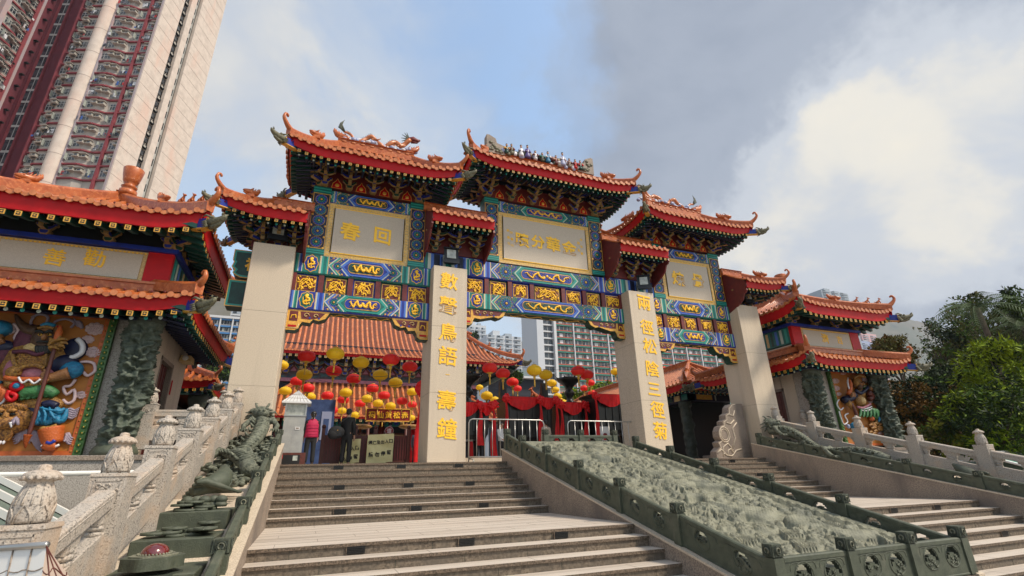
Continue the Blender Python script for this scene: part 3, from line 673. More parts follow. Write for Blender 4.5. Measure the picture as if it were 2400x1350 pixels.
        for i in range(n2+1):
            s_ = lerp(a+.15, c-.15, i/n2); j = int(round((s_-a)/(c-a)*K)); b_ = pv[j][1]
            lo_, hi_ = vs[2*j], vs[2*j+1]
            base = Vector((s_, b_.y, 0)) if sd_ in 'FB' else Vector((b_.x, s_, 0)); zt = lerp(pv[max(0, j-1)][1].z, pv[min(K, j+1)][1].z, .5)-.005
            if abs(b_.z-zt) > .2: zt = b_.z
            q = .05*sq_s
            A = base-o*.02; Bp = base-o*.22
            # flying rafter with a square gilt end
            def bx(mb_, c0, c1, hw, z0a, z1a, z0b, z1b, m_):
                vs_ = [c0-al*hw+Vector((0, 0, z0a)), c0+al*hw+Vector((0, 0, z0a)), c0+al*hw+Vector((0, 0, z1a)), c0-al*hw+Vector((0, 0, z1a)), c1-al*hw+Vector((0, 0, z0b)), c1+al*hw+Vector((0, 0, z0b)), c1+al*hw+Vector((0, 0, z1b)), c1-al*hw+Vector((0, 0, z1b))]
                mb_.add(vs_, [(0, 1, 2, 3), (7, 6, 5, 4), (0, 4, 5, 1), (1, 5, 6, 2), (2, 6, 7, 3), (3, 7, 4, 0)], m_)
            bx(rd, A, A-o*.55, q, zt-2*q-.01, zt-.01, zt-2*q+.13, zt+.13, 'green_paint')
            bx(rd, A+o*.006, A-o*.003, q, zt-2*q-.01, zt-.01, zt-2*q-.01, zt-.01, sqr)
            if sq_s >= .8: bx(rd, A+o*.009, A-o*.003, q*.62, zt-1.68*q-.01, zt-.38*q-.01, zt-1.68*q-.01, zt-.38*q-.01, 'black_paint'); bx(rd, A+o*.012, A-o*.003, q*.2, zt-1.25*q-.01, zt-.75*q-.01, zt-1.25*q-.01, zt-.75*q-.01, sqr); bx(rd, A+o*.011, A-o*.003, q*.6, zt-1.07*q-.01, zt-.93*q-.01, zt-1.07*q-.01, zt-.93*q-.01, sqr)
            if dots:
                r_ = .036*sq_s; c_ = A-o*.16+Vector((0, 0, zt-.115*sq_s)); ring_ = [c_+al*(r_*math.cos(2*PI*t/8))+Vector((0, 0, r_*math.sin(2*PI*t/8))) for t in range(8)]
                rb = [p-o*.6+Vector((0, 0, .14)) for p in ring_]
                rd.add(ring_+rb, [(t, (t+1) % 8, 8+(t+1) % 8, 8+t) for t in range(8)], 'navy', True); rd.add([p+o*.002 for p in ring_], [tuple(range(8))], 'white_line' if i % 2 else 'teal_light')
        eb.build('eave_board', parent); rf.build('soffit', parent); rd.build('rafters', parent)
    tb.build('roof_tiles', parent)
    # ridge
    rg = MB()
    zt_ = zr+ridge_h
    rg.prism([(yc-.14, zr-.12), (yc-.14, zr+ridge_h*.2), (yc-.10, zr+ridge_h*.3), (yc-.10, zr+ridge_h*.78), (yc-.15, zr+ridge_h*.86), (yc-.1, zt_), (yc+.1, zt_), (yc+.15, zr+ridge_h*.86), (yc+.10, zr+ridge_h*.78), (yc+.10, zr+ridge_h*.3), (yc+.14, zr+ridge_h*.2), (yc+.14, zr-.12)], xa-.1, xb+.1, band, 'X')
    x = xa+.1
    while x < xb: rg.ell((x, yc-.105, zr+ridge_h*.54), (.09, .02, ridge_h*.16), 'tile_pale', 6, 4); x += .3
    if ridge_beast:
        beast(rg, (xa+.05, yc, zt_-.05), (1, 0, 0), .42*corner_s, kind=1); beast(rg, (xb-.05, yc, zt_-.05), (-1, 0, 0), .42*corner_s, kind=1)
    rg.build('main_ridge', parent)
    # hip ridges with horns, corner beams with dragon heads
    for cxn, hip, xe, xr in (('L', left == 'hip', x0, xa), ('R', right == 'hip', x1, xb)):
        if not hip: continue
        for fy, ye in ((-1, y0), (1, y1)):
            if fy > 0 and not back: continue
            hb = MB(); pts = []
            for j in range(11):
                v = 1-j/10; p = Vector((lerp(xe, xr, v), lerp(ye, yc, v), ze+(zr-ze)*prof(v)+up(xe, ye)*(1-v)**2)); pts.append(p)
            d = Vector((pts[-1].x-pts[0].x, pts[-1].y-pts[0].y, 0)).normalized()
            nr = Vector((-d.y, d.x, 0)); w_ = .085*corner_s; hh = .22*corner_s
            vs = []
            for p in pts:
                vs += [p-nr*w_+Vector((0, 0, -.05)), p-nr*w_*1.15+Vector((0, 0, hh*.7)), p-nr*w_*.5+Vector((0, 0, hh)), p+nr*w_*.5+Vector((0, 0, hh)), p+nr*w_*1.15+Vector((0, 0, hh*.7)), p+nr*w_+Vector((0, 0, -.05))]
            hb.add(vs, [(i*6+q, i*6+q+1, (i+1)*6+q+1, (i+1)*6+q) for i in range(10) for q in range(5)]+[(0, 1, 2, 3, 4, 5), (65, 64, 63, 62, 61, 60)], 'tile_orange')
            e = pts[-1]
            horn(hb, (e.x-d.x*.22, e.y-d.y*.22, e.z+hh*.55), (d.x, d.y), .50*horn_s, (.24+flip*.22)*horn_s, r0=.11*corner_s)
            p = pts[5]; beast(hb, (p.x, p.y, p.z+hh*.9), (d.x, d.y, 0), (.40 if corner_s < 1 else .30)*corner_s, kind=1 if not hipbeast else 1)
            if hipbeast:
                for j_, kk in ((7, 0), (8, 0), (9, 0)): p = pts[j_]; beast(hb, (p.x, p.y, p.z+hh), (d.x, d.y, 0), .2*corner_s, kind=0)
            hb.build('hip_ridge', parent)
            if head:
                cb = MB(); zb = e.z-board*.75-.16*corner_s; q = .075*corner_s
                st_ = Vector((e.x, e.y, zb))-d*(1.5*corner_s)+Vector((0, 0, .25*corner_s)); en = Vector((e.x, e.y, zb))+d*(.10*corner_s)
                def frame(c0, c1, hw, hz, m_, mb_=cb):
                    vs = [c0-nr*hw+Vector((0, 0, -hz)), c0+nr*hw+Vector((0, 0, -hz)), c0+nr*hw+Vector((0, 0, hz)), c0-nr*hw+Vector((0, 0, hz))]+[c1-nr*hw+Vector((0, 0, -hz)), c1+nr*hw+Vector((0, 0, -hz)), c1+nr*hw+Vector((0, 0, hz)), c1-nr*hw+Vector((0, 0, hz))]
                    mb_.add(vs, [(3, 2, 1, 0), (4, 5, 6, 7), (0, 1, 5, 4), (1, 2, 6, 5), (2, 3, 7, 6), (3, 0, 4, 7)], m_)
                frame(st_, en, q, q*1.5, 'blue_paint'); frame(en-d*.03, en+d*.004, q*1.1, q*1.65, 'gold'); frame(st_+Vector((0, 0, -q*1.62)), en+Vector((0, 0, -q*1.62)), q*1.1, .012, 'gold')
                cbo = cb.build('corner_beam', parent)
                dh = MB(); dragon_head(dh, en+d*.02, d, .82*corner_s); dh.build('dragon_head', cbo)
# ------------------------------------------------------------------ painted timber helpers
def outl(mb, pts, y, w_, m_, closed=True):
    """flat ribbon of width w_ following pts (x,z) on plane y, facing -Y"""
    n = len(pts); P = [Vector((p[0], p[1])) for p in pts]
    for i in range(n if closed else n-1):
        a, b_ = P[i], P[(i+1) % n]; d = (b_-a)
        if d.length < 1e-6: continue
        d.normalize(); nn = Vector((-d.y, d.x))*w_/2; a2, b2 = a-d*w_*.4, b_+d*w_*.4
        yy = y-.0006*(i % 2)
        mb.add([(a2.x-nn.x, yy, a2.y-nn.y), (b2.x-nn.x, yy, b2.y-nn.y), (b2.x+nn.x, yy, b2.y+nn.y), (a2.x+nn.x, yy, a2.y+nn.y)], [(0, 1, 2, 3)], m_)
def flat(mb, pts, y, m_): mb.add([(p[0], y, p[1]) for p in pts], [tuple(range(len(pts)))], m_)
def rect(mb, x0, x1, z0, z1, y, m_): flat(mb, [(x0, z0), (x1, z0), (x1, z1), (x0, z1)], y, m_)
def circ(cx, cz, r, n=16, ph=0, sx=1): return [(cx+sx*r*math.cos(2*PI*i/n+ph), cz+r*math.sin(2*PI*i/n+ph)) for i in range(n)]
def rosette(mb, cx, cz, r, y, alt=0, clip=None):
    a, b_ = ('blue_paint', 'teal') if alt else ('teal', 'blue_paint')
    mb.tube([(p[0], y-.002, p[1]) for p in circ(cx, cz, r*.97, 20)+[circ(cx, cz, r*.97, 20)[0]]], .006, 'gold', 4, False)
    flat(mb, circ(cx, cz, r*.95, 20), y-.003, 'navy')
    for ring_, (rr, pr_, m_, m2, k) in enumerate(((.78, .20, b_, 'blue_light', 12), (.47, .17, a, 'teal_light', 9))):
        for i in range(k):
            th = 2*PI*i/k+ring_*.2; px, pz = cx+r*rr*math.cos(th), cz+r*rr*math.sin(th)
            flat(mb, circ(px, pz, r*pr_, 7), y-.006-.003*ring_, m_); flat(mb, circ(px, pz, r*pr_*.34, 5), y-.008-.003*ring_, m2)
    flat(mb, circ(cx, cz, r*.28, 10), y-.014, 'green_paint'); mb.ell((cx, y-.012, cz), (r*.2, .016, r*.2), 'gold', 8, 5)
def goldsquig(mb, x0, x1, zc, amp, y, flipx=False, th=.028):
    """a moulded gilt dragon: sinuous body, head, claws and flames"""
    n = 40; P = []; R_ = []
    for i in range(n):
        t = i/(n-1); x = lerp(x0, x1, (t if not flipx else 1-t)+.05*math.sin(t*7.2*PI)); P.append((x, y-.01, zc+amp*1.15*math.sin(t*3.6*PI+.6)*(.6+.4*math.sin(t*PI)))); R_.append(th*(.45+.75*math.sin(min(1, t*1.15)*PI*.62)))
    mb.tube(P, R_, 'gold_leaf', 6)
    hx, hz = P[-1][0], P[-1][2]; mb.ell((hx, y-.015, hz), (th*1.9, .02, th*1.5), 'gold_leaf', 7, 5)
    for k in range(3): mb.tube([(hx, y-.012, hz), (hx+(k-1)*th*1.6, y-.015, hz+th*2.5)], [th*.5, th*.15], 'gold_leaf', 4)
    for i in (6, 13, 20, 27, 33):
        p = P[i]; s_ = 1 if p[2] < zc else -1
        mb.tube([p, (p[0]+th*1.2, y-.012, p[2]+s_*amp*.5), (p[0]+th*2.6, y-.012, p[2]+s_*amp*.62)], [th*.6, th*.4, th*.15], 'gold_leaf', 4)
    for k in range(26):
        x = rnd.uniform(x0, x1); z = zc+rnd.uniform(-1.05, 1.05)*amp; mb.tube([(x, y-.006, z), (x+.03, y-.008, z+.02), (x+.05, y-.006, z)], .006, 'gold', 4)
def medallion(mb, cx, cz, rx, rz, y, ground):
    pts = [(cx+rx*math.cos(t)*(1+.07*math.cos(8*t)), cz+rz*math.sin(t)*(1+.07*math.cos(8*t))) for t in [2*PI*i/32 for i in range(32)]]
    flat(mb, pts, y-.006, 'gold'); flat(mb, [(cx+(p[0]-cx)*.88, cz+(p[1]-cz)*.90) for p in pts], y-.010, ground)
    P = [(cx+rx*q[0], y-.022, cz+rz*q[1]) for q in ((.1, .55), (-.15, .45), (.0, .25), (.4, .15), (.35, -.1), (-.1, -.12), (-.45, -.25), (-.3, -.5), (.1, -.55), (.45, -.35), (.5, -.6))]
    mb.tube(P, [.03, .045, .04, .03, .03, .03, .028, .025, .022, .018, .01], 'gold_leaf', 6); mb.ell((cx, y-.02, cz+rz*.55), (rx*.28, .02, rz*.2), 'gold_leaf', 7, 5)
    for k in range(5): a = 2*PI*k/5; mb.tube([P[4+k % 3], (cx+rx*.6*math.cos(a), y-.015, cz+rz*.6*math.sin(a))], [.02, .008], 'gold_leaf', 4)
def bands(mb, xs, z0, z1, y, cols):
    """vertical painted bands; xs = edges"""
    for i, c in enumerate(cols): rect(mb, xs[i], xs[i+1], z0, z1, y, c)
def paint_beam(mb, x0, x1, z0, z1, y, P='teal', Q='blue_paint', big=False, ends=True, hexw=.5, medw=.66):
    """front of a painted beam: P border colour, Q field colour"""
    Pl, Ql = {'teal': ('teal_light', 'blue_light'), 'blue_paint': ('blue_light', 'teal_light')}[P]
    G = 'green_paint'
    Wd = x1-x0; h = z1-z0; xc = (x0+x1)/2; zc = (z0+z1)/2
    e0 = 0; big0 = big
    if ends:
        for sg, xs_ in ((1, x0), (-1, x1)):
            def b4(a, c, cols):
                k = len(cols); ws = [q[1] for q in cols]; tot = sum(ws); u_ = a
                for nm, w_ in cols:
                    v_ = u_+(c-a)*w_/tot; p, q = xs_+sg*u_, xs_+sg*v_; rect(mb, min(p, q), max(p, q), z0+.004, z1-.004, y-.004, nm); u_ = v_
            b4(0, .22, [(P, 1), (Pl, 1), ('white_line', .7), (Ql if P == 'teal' else 'teal_light', .6), (Q, 1.3), ('white_line', .5)])
            b4(.22, .22+medw, [(P, 1)])
            medallion(mb, xs_+sg*(.22+medw/2), zc, medw*.43, h*.47, y-.006, Q)
            b4(.22+medw, .22+medw+.26, [('gold_pale', .4), ('white_line', .6), (Pl, 1), (P, 1.6), (Pl, .8), ('gold_pale', .5)])
        e0 = .48+medw
    xa, xb = x0+e0, x1-e0; hw = (xb-xa)*hexw/2; t = h*.42
    # field between: chevron-ended
    if ends: P, Q, Pl, Ql = Q, P, Ql, Pl
    rect(mb, xa, xb, z0+.003, z1-.003, y-.002, 'scroll')
    for sg in (-1, 1):
        xe = xa if sg < 0 else xb                       # outer end
        def X(u_): return xe-sg*u_
        wd = (xb-xa)/2-hw-t
        # rosettes field
        fl_ = [(X(t*.9), z0), (X(0), zc), (X(t*.9), z1), (X(wd+t*.9), z1), (X(wd), zc), (X(wd+t*.9), z0)]
        mm = X(wd*.5+t*.35)
        rr = min(h*.40, wd*.42)
        if wd > .25:
            rosette(mb, mm, zc, rr, y-.006, big)
            for (dx, dz) in ((-1, 1), (1, 1), (-1, -1), (1, -1)):
                cx_r, cz_r, r2 = mm+dx*rr*.98, zc+dz*h*.5, rr*.62
                # half rosettes clipped by the beam edge
                for q in range(7):
                    th = PI*q/6*(-dz); px, pz = cx_r+r2*.75*math.cos(th), cz_r+r2*.75*math.sin(th)
                    if z0+.03 < pz < z1-.03: flat(mb, circ(px, pz, r2*.2, 6), y-.006, 'teal' if big else 'blue_paint'); flat(mb, circ(px, pz, r2*.07, 5), y-.008, 'gold')
                mb.ell((cx_r, y-.004, z1-.04 if dz > 0 else z0+.04), (.03, .012, .03), 'gold', 6, 4)
        # chevron lines
        for off, w_, c_ in ((0.0, .035, 'white_line'), (.055, .05, Ql), (.10, .03, 'gold_pale')):
            pts = [(X(off+t), z0+.02), (X(off), zc), (X(off+t), z1-.02)]; outl(mb, pts, y-.010, w_, c_, False)
        for off, w_, c_ in ((wd-.08, .05, P), (wd-.03, .035, 'white_line'), (wd+.02, .04, Pl)):
            pts = [(X(off+t), z0+.02), (X(off), zc), (X(off+t), z1-.02)]; outl(mb, pts, y-.012, w_, c_, False)
    # central hexagon cartouche
    hx = [(xc-hw-t*.8, zc), (xc-hw+.05, z1-.02), (xc+hw-.05, z1-.02), (xc+hw+t*.8, zc), (xc+hw-.05, z0+.02), (xc-hw+.05, z0+.02)]
    flat(mb, hx, y-.014, P); 
    hx2 = [(xc+(p[0]-xc)*.975, zc+(p[1]-zc)*.90) for p in hx]; outl(mb, hx2, y-.018, .03, Pl)
    r_ = h*.30; w2 = hw-.10; pts = []
    for sx, base in ((1, xc+w2), (-1, xc-w2)):
        for i in range(9):
            a = (-PI/2+PI*i/8)*sx if sx > 0 else (PI/2+PI*i/8); pts.append((base+r_*.75*math.cos(a if sx > 0 else a), zc+r_*math.sin(a)))
    flat(mb, pts, y-.020, 'gold'); p2 = [(xc+(p[0]-xc)*.985, zc+(p[1]-zc)*.86) for p in pts]; flat(mb, p2, y-.023, G if P == 'blue_paint' else Q)
    goldsquig(mb, xc-w2*1.0, xc-w2*.12, zc, h*.17, y-.026, th=h*.046); goldsquig(mb, xc+w2*.12, xc+w2*1.0, zc, h*.17, y-.026, True, th=h*.046); mb.ell((xc, y-.026, zc+h*.05), (.05, .02, .05), 'gold_leaf', 8, 5)
def bracket_cluster(mb, x, y, z, s_=1.0, tiers=3, col='green_paint', out_=(0, -1), spread=.20):
    """a dougong: stacked boat arms stepping outwards, every face edged in gilt"""
    o = Vector((out_[0], out_[1], 0)); al = Vector((-o.y, o.x, 0))
    if al.length < .5: al = Vector((1, 0, 0))
    O = Vector((x, y, z))
    def bx(a0, a1, o0, o1, z0, z1, m_):      # along, outward
        vs = []
        for oo in (o0, o1):
            for (aa, zz_) in ((a0, z0), (a1, z0), (a1, z1), (a0, z1)): vs.append(O+al*aa*s_+o*oo*s_+Vector((0, 0, zz_*s_)))
        mb.add(vs, [(3, 2, 1, 0), (4, 5, 6, 7), (0, 1, 5, 4), (1, 2, 6, 5), (2, 3, 7, 6), (3, 0, 4, 7)], m_)
    def cup(a, oo, z0, w_, h_, m_):
        for k_, (gw, mm) in enumerate(((1.0, 'bracket_gold'), (.72, m_))):
            e = .004*k_
            vs = []
            for ww, zz_ in ((w_*.6*gw, z0+(1-gw)*h_*.5), (w_*gw, z0+h_*.5), (w_*gw, z0+h_-(1-gw)*h_*.5)):
                for sa, so_ in ((-1, -1), (1, -1), (1, 1), (-1, 1)): vs.append(O+al*(a+sa*ww)*s_+o*(oo+so_*(w_*(1 if k_ == 0 else 1.0)+e)*.9)*s_+Vector((0, 0, zz_*s_)))
            mb.add(vs, [(0, 3, 2, 1)]+[(i*4+q, i*4+(q+1) % 4, (i+1)*4+(q+1) % 4, (i+1)*4+q) for i in range(2) for q in range(4)]+[(8, 9, 10, 11)], mm)
    cc = [col, 'blue_paint' if col == 'green_paint' else 'green_paint']
    cup(0, .0, 0, .11, .12, col)
    for t in range(tiers):
        z0 = .12+t*.155; half = .17+.085*t; oo = spread*t
        # curved cross arm drawn as three pieces
        P = []
        for i in range(9):
            u_ = -1+2*i/8; P.append((u_*half, z0+.02+.10*abs(u_)**3))
        for (w_, m_, e) in ((.044, 'bracket_gold', 0), (.035, cc[t % 2], .006)):
            vs = []
            for (a, zz_) in P:
                for q in (-w_, w_): vs.append(O+al*a*s_+o*(oo+.045+e)*s_+Vector((0, 0, (zz_+q+.04)*s_)))
            for (a, zz_) in P:
                for q in (-w_, w_): vs.append(O+al*a*s_+o*(oo-.045-e)*s_+Vector((0, 0, (zz_+q+.04)*s_)))
            K = 9
            mb.add(vs, [(2*i, 2*i+2, 2*i+3, 2*i+1) for i in range(K-1)]+[(2*K+2*i, 2*K+2*i+1, 2*K+2*i+3, 2*K+2*i+2) for i in range(K-1)]+[(2*i, 2*K+2*i, 2*K+2*i+2, 2*i+2) for i in range(K-1)]+[(0, 1, 2*K+1, 2*K), (2*K-2, 4*K-2, 4*K-1, 2*K-1)], m_)
        # outward arm with beak
        bx(-.045, .045, oo-.1, oo+spread+.08, z0+.0, z0+.085, cc[(t+1) % 2]); bx(-.055, .055, oo+spread+.075, oo+spread+.085, z0-.01, z0+.095, 'bracket_gold')
        bx(-.052, .052, oo-.1, oo+spread+.08, z0-.012, z0-.002, 'bracket_gold')
        for a in (-half, half): cup(a, oo, z0+.12, .05, .06, cc[t % 2])
        cup(0, oo+spread, z0+.085, .055, .07, cc[t % 2])
    zt_ = .12+tiers*.155
    for (w_, h_, m_, e) in ((.05, .14, 'bracket_gold', 0), (.034, .11, cc[0], .008)): bx(-w_, w_, spread*tiers+.02-e, spread*tiers+.09+e, zt_-.02+(.14-h_)/2, zt_-.02+(.14+h_)/2, m_)
# ------------------------------------------------------------------ the memorial gate
GATE = empty('memorial_gate', (6.25, 1.1, 0), 'large four-pillared ceremonial gate with orange tiled roofs, painted beams and gilt inscriptions', 'gate')
PIL = [(-3.126, -2.029), (2.029, 3.139), (9.36, 10.478), (14.60, 15.72)]
TXT = {1: '數聲鳥語一壽鐘', 2: '兩徑松陰三徑菊'}
for i, (a, c) in enumerate(PIL):
    b = MB(); zb = 0
    b.prism([(a, .5), (c, .5), (c, 1.768), (a, 1.768)], -.02, 5.955, 'granite_cream', 'Z'); o = b.build('pillar', GATE, bevel=.012); jb = MB()
    for zj in (1.93, 3.95): jb.box(a-.0015, c+.0015, .4985, 1.7695, zj, zj+.006, 'granite_riser')
    jb.build('joint', o)
    if i in TXT:
        t = MB(); xc = (a+c)/2
        zs = [(660, 5), (710, 5), (780, 5), (830, 5), (880, 5), (945, 5), (1006, 5)] if i == 1 else [(712, 0), (765, 0), (810, 0), (855, 0), (903, 0), (955, 0), (1008, 0)]
        px = [(1053, 659), (1051, 716), (1050, 778), (1050, 834), (1049, 878), (1047, 938), (1048, 1004)] if i == 1 else [(1509, 710), (1516, 767), (1523, 811), (1529, 864), (1533, 912), (1541, 960), (1547, 1009)]
        for ch, (x, y) in zip(TXT[i], px):
            p = onY(x, y, .5); t = MB(); glyph(t, ch, p.x, .494, p.z, {'一': .10, '三': .42}.get(ch, .56), bold=.014, rough=.028, slant=.04, xs=1.0); t.build('character', o)
YB0, YB1 = .95, 1.45
def beam_box(mb, x0, x1, z0, z1, m_, under=None):
    c = .035
    mb.prism([(YB0, z0+c), (YB0, z1), (YB1, z1), (YB1, z0+c), (YB1-c, z0), (YB0+c, z0)], x0, x1, m_, 'X')
def bay(x0, x1, dz, P1, P2, npan, med=.62, name=''):
    zs = (4.23+dz, 4.80+dz, 5.37+dz, 5.985+dz)
    b = MB(); beam_box(b, x0, x1, zs[0], zs[1], P2); Q2 = 'blue_paint' if P2 == 'teal' else 'teal'
    paint_beam(b, x0, x1, zs[0]+.035, zs[1], YB0, P2, Q2, big=dz > 0, hexw=.46, medw=med)
    # painted underside
    w_ = (x1-x0)*.22; xc = (x0+x1)/2
    b.add([(xc-w_-.3, YB0+.25, zs[0]-.004), (xc-w_, YB0+.05, zs[0]-.004), (xc+w_, YB0+.05, zs[0]-.004), (xc+w_+.3, YB0+.25, zs[0]-.004), (xc+w_, YB1-.05, zs[0]-.004), (xc-w_, YB1-.05, zs[0]-.004)], [(0, 1, 2, 3, 4, 5)], 'gold_pale')
    b.add([(xc-w_-.2, YB0+.25, zs[0]-.008), (xc-w_+.03, YB0+.09, zs[0]-.008), (xc+w_-.03, YB0+.09, zs[0]-.008), (xc+w_+.2, YB0+.25, zs[0]-.008), (xc+w_-.03, YB1-.09, zs[0]-.008), (xc-w_+.03, YB1-.09, zs[0]-.008)], [(0, 1, 2, 3, 4, 5)], 'green_paint')
    for q in range(2): b.tube([(xc+(q-.5)*w_*1.1+(i-8)*w_*.055, YB0+.25+.09*math.sin(i*.8), zs[0]-.014) for i in range(17)], .02, 'gold', 5)
    b.build('lower_beam', GATE)
    b = MB(); beam_box(b, x0, x1, zs[2], zs[3], P1); Q1 = 'blue_paint' if P1 == 'teal' else 'teal'
    paint_beam(b, x0, x1, zs[2]+.035, zs[3], YB0, P1, Q1, big=dz > 0, hexw=.46, medw=med); b.build('upper_beam', GATE)
    # gap: dark back, red posts, gilt relief tiles
    edges = npan; n = len(edges)
    b = MB(); b.box(x0, x1, YB0+.14, YB1-.1, zs[1], zs[2], 'navy'); b.build('backing', GATE)
    for i, (u0, u1) in enumerate(edges):
        b = MB(); m0, m1 = zs[1]+.03, zs[2]-.045
        b.box(u0-.05, u1+.05, YB0+.105, YB0+.14, zs[1], zs[2], 'blue_paint' if i % 2 == 0 else 'green_paint'); b.box(u0, u1, YB0+.09, YB0+.105, m0, m1, 'gold')
        b.box(u0+.025, u1-.025, YB0+.086, YB0+.10, m0+.025, m1-.025, 'maroon')
        for q in range(int(26*(u1-u0)/.55)):
            x = rnd.uniform(u0+.05, u1-.05); z = rnd.uniform(m0+.05, m1-.05); th = rnd.random()*6.3; P = []
            for j in range(5): P.append((min(u1-.03, max(u0+.03, x)), YB0+.075+rnd.random()*.01, min(m1-.03, max(m0+.03, z)))); th += rnd.uniform(-1.1, 1.1); x += .035*math.cos(th); z += .035*math.sin(th)
            b.tube(P, [.012, .019, .02, .015, .007], 'gold_leaf', 5)
        for sg in (-1, 1):
            P = [(lerp(u0, u1, .5)+sg*(u1-u0)*.33*math.cos(j*.55), YB0+.066, lerp(m0, m1, .5)+(m1-m0)*.3*math.sin(j*.8+.5*sg)) for j in range(10)]; b.tube(P, [.02-.001*j for j in range(10)], 'gold_leaf', 5)
        b.build('relief_panel', GATE)
    b = MB(); px = [x0]+[(edges[i][1]+edges[i+1][0])/2 for i in range(n-1)]+[x1]
    for i, x in enumerate(px):
        w2 = .075 if 0 < i < n else .05; xx = min(max(x, x0+w2), x1-w2)
        b2 = MB(); b2.box(xx-w2, xx+w2, YB0+.03, YB0+.2, zs[1], zs[2], 'maroon'); b2.build('strut', GATE)
BAYS = [(-2.029, 2.029, 0), (3.139, 9.36, .60), (10.478, 14.60, 0)]
pl = [(-1.93, -1.38), (-1.11, -.53), (-.29, .29), (.53, 1.11), (1.36, 1.92)]
bay(-2.029, 2.029, 0, 'teal', 'blue_paint', pl, .46)
bay(3.139, 9.36, .55, 'blue_paint', 'teal', [(3.25, 3.84), (4.11, 4.69), (4.96, 5.52), (5.79, 6.75), (7.04, 7.62), (7.90, 8.42), (8.70, 9.27)], .5)
bay(10.478, 14.60, 0, 'teal', 'blue_paint', [(x+12.54, y+12.54) for x, y in pl], .46)
# beam stubs beyond the left pillar, with gilt characters
for z0, z1, ch, m_ in ((5.02, 5.84, '福', 1), (4.16, 4.92, '一', 0)):
    b = MB(); x0, x1 = -3.62, -3.126
    pts = [(x1, z0), (x0+.25, z0), (x0+.12, z0+.06), (x0+.05, z0+.12), (x0+.09, z0+.22), (x0, z0+.3), (x0+.04, z0+.45), (x0, z0+.5), (x0, z1), (x1, z1)] if m_ else [(x1, z0), (x0, z0), (x0, z1), (x1, z1)]
    b.prism(pts, YB0, YB1, 'green_paint'); b.prism([(x1-.01, z1-.001), (x1-.01, z1), (x0, z1), (x0, z1-.001)], YB0, YB1, 'gold')
    outl(b, [(p[0]+(.03 if p[0] < x1-.01 else 0), p[1]+(.03 if p[1] < z0+.02 else -.03 if p[1] > z1-.02 else 0)) for p in pts], YB0-.004, .06, 'teal_light', True); outl(b, pts, YB0-.008, .022, 'gold', True)
    glyph(b, ch, x1+.02, YB0-.01, (z0+z1)/2, .4 if m_ else .12, 'gold_leaf', bold=.03); b.build('beam_end', GATE)
# carved spandrel brackets
def spandrel(x, sg, dz, L_):
    z1 = 4.23+dz; b = MB()
    def X(u_): return x+sg*u_
    pts = [(0, 0), (L_, 0), (L_-.12, -.22), (L_-.3, -.30), (L_-.45, -.26), (.62, -.38), (.42, -.36), (.36, -.46), (.34, -.56), (.25, -.62), (0, -.62)]
    P = [(X(u_), z1+v_) for u_, v_ in pts]; P = P if sg > 0 else P[::-1]
    b.prism(P, YB0+.07, YB0+.40, 'green_paint'); b.prism([(p[0]-sg*.008, p[1]+.012) for p in P], YB0+.045, YB0+.07, 'gold')
    inn = [(.34, -.05), (L_-.14, -.05), (L_-.26, -.2), (.6, -.27), (.38, -.26)]; P2 = [(X(u_), z1+v_) for u_, v_ in inn]; flat(b, P2 if sg > 0 else P2[::-1], YB0+.04, 'maroon')
    rect(b, min(X(.06), X(.28)), max(X(.06), X(.28)), z1-.34, z1-.05, YB0+.04, 'maroon'); rect(b, min(X(.05), X(.27)), max(X(.05), X(.27)), z1-.52, z1-.46, YB0+.035, 'red_paint')
    for cx0, rr in ((.5, .085), (.75, .075), (.98, .06)):
        if cx0 > L_-.3: continue
        b.tube([(X(cx0+rr*(1-t/7)*math.cos(t)), YB0+.03, z1-.155+rr*(1-t/7)*math.sin(t)) for t in [.7*i for i in range(10)]], .014, 'gold_pale', 5)
        flat(b, circ(X(cx0+.1), z1-.22, .03, 7), YB0+.034, 'blue_paint')
    b.tube([(X(u_), YB0+.03, z1+v_) for u_, v_ in ((.1, -.28), (.12, -.18), (.22, -.16), (.24, -.26))], .016, 'gold_leaf', 5)
    b.tube([(X(u_), YB0+.045, z1+v_) for u_, v_ in ((.0, -.55), (.3, -.55), (.33, -.42))], .02, 'gold_pale', 5)
    b.build('spandrel', GATE)
for (x0, x1, dz) in BAYS:
    L_ = 1.15 if dz == 0 else 1.55
    spandrel(x0, 1, dz+(.0 if dz == 0 else 0), L_); spandrel(x1, -1, dz, L_)
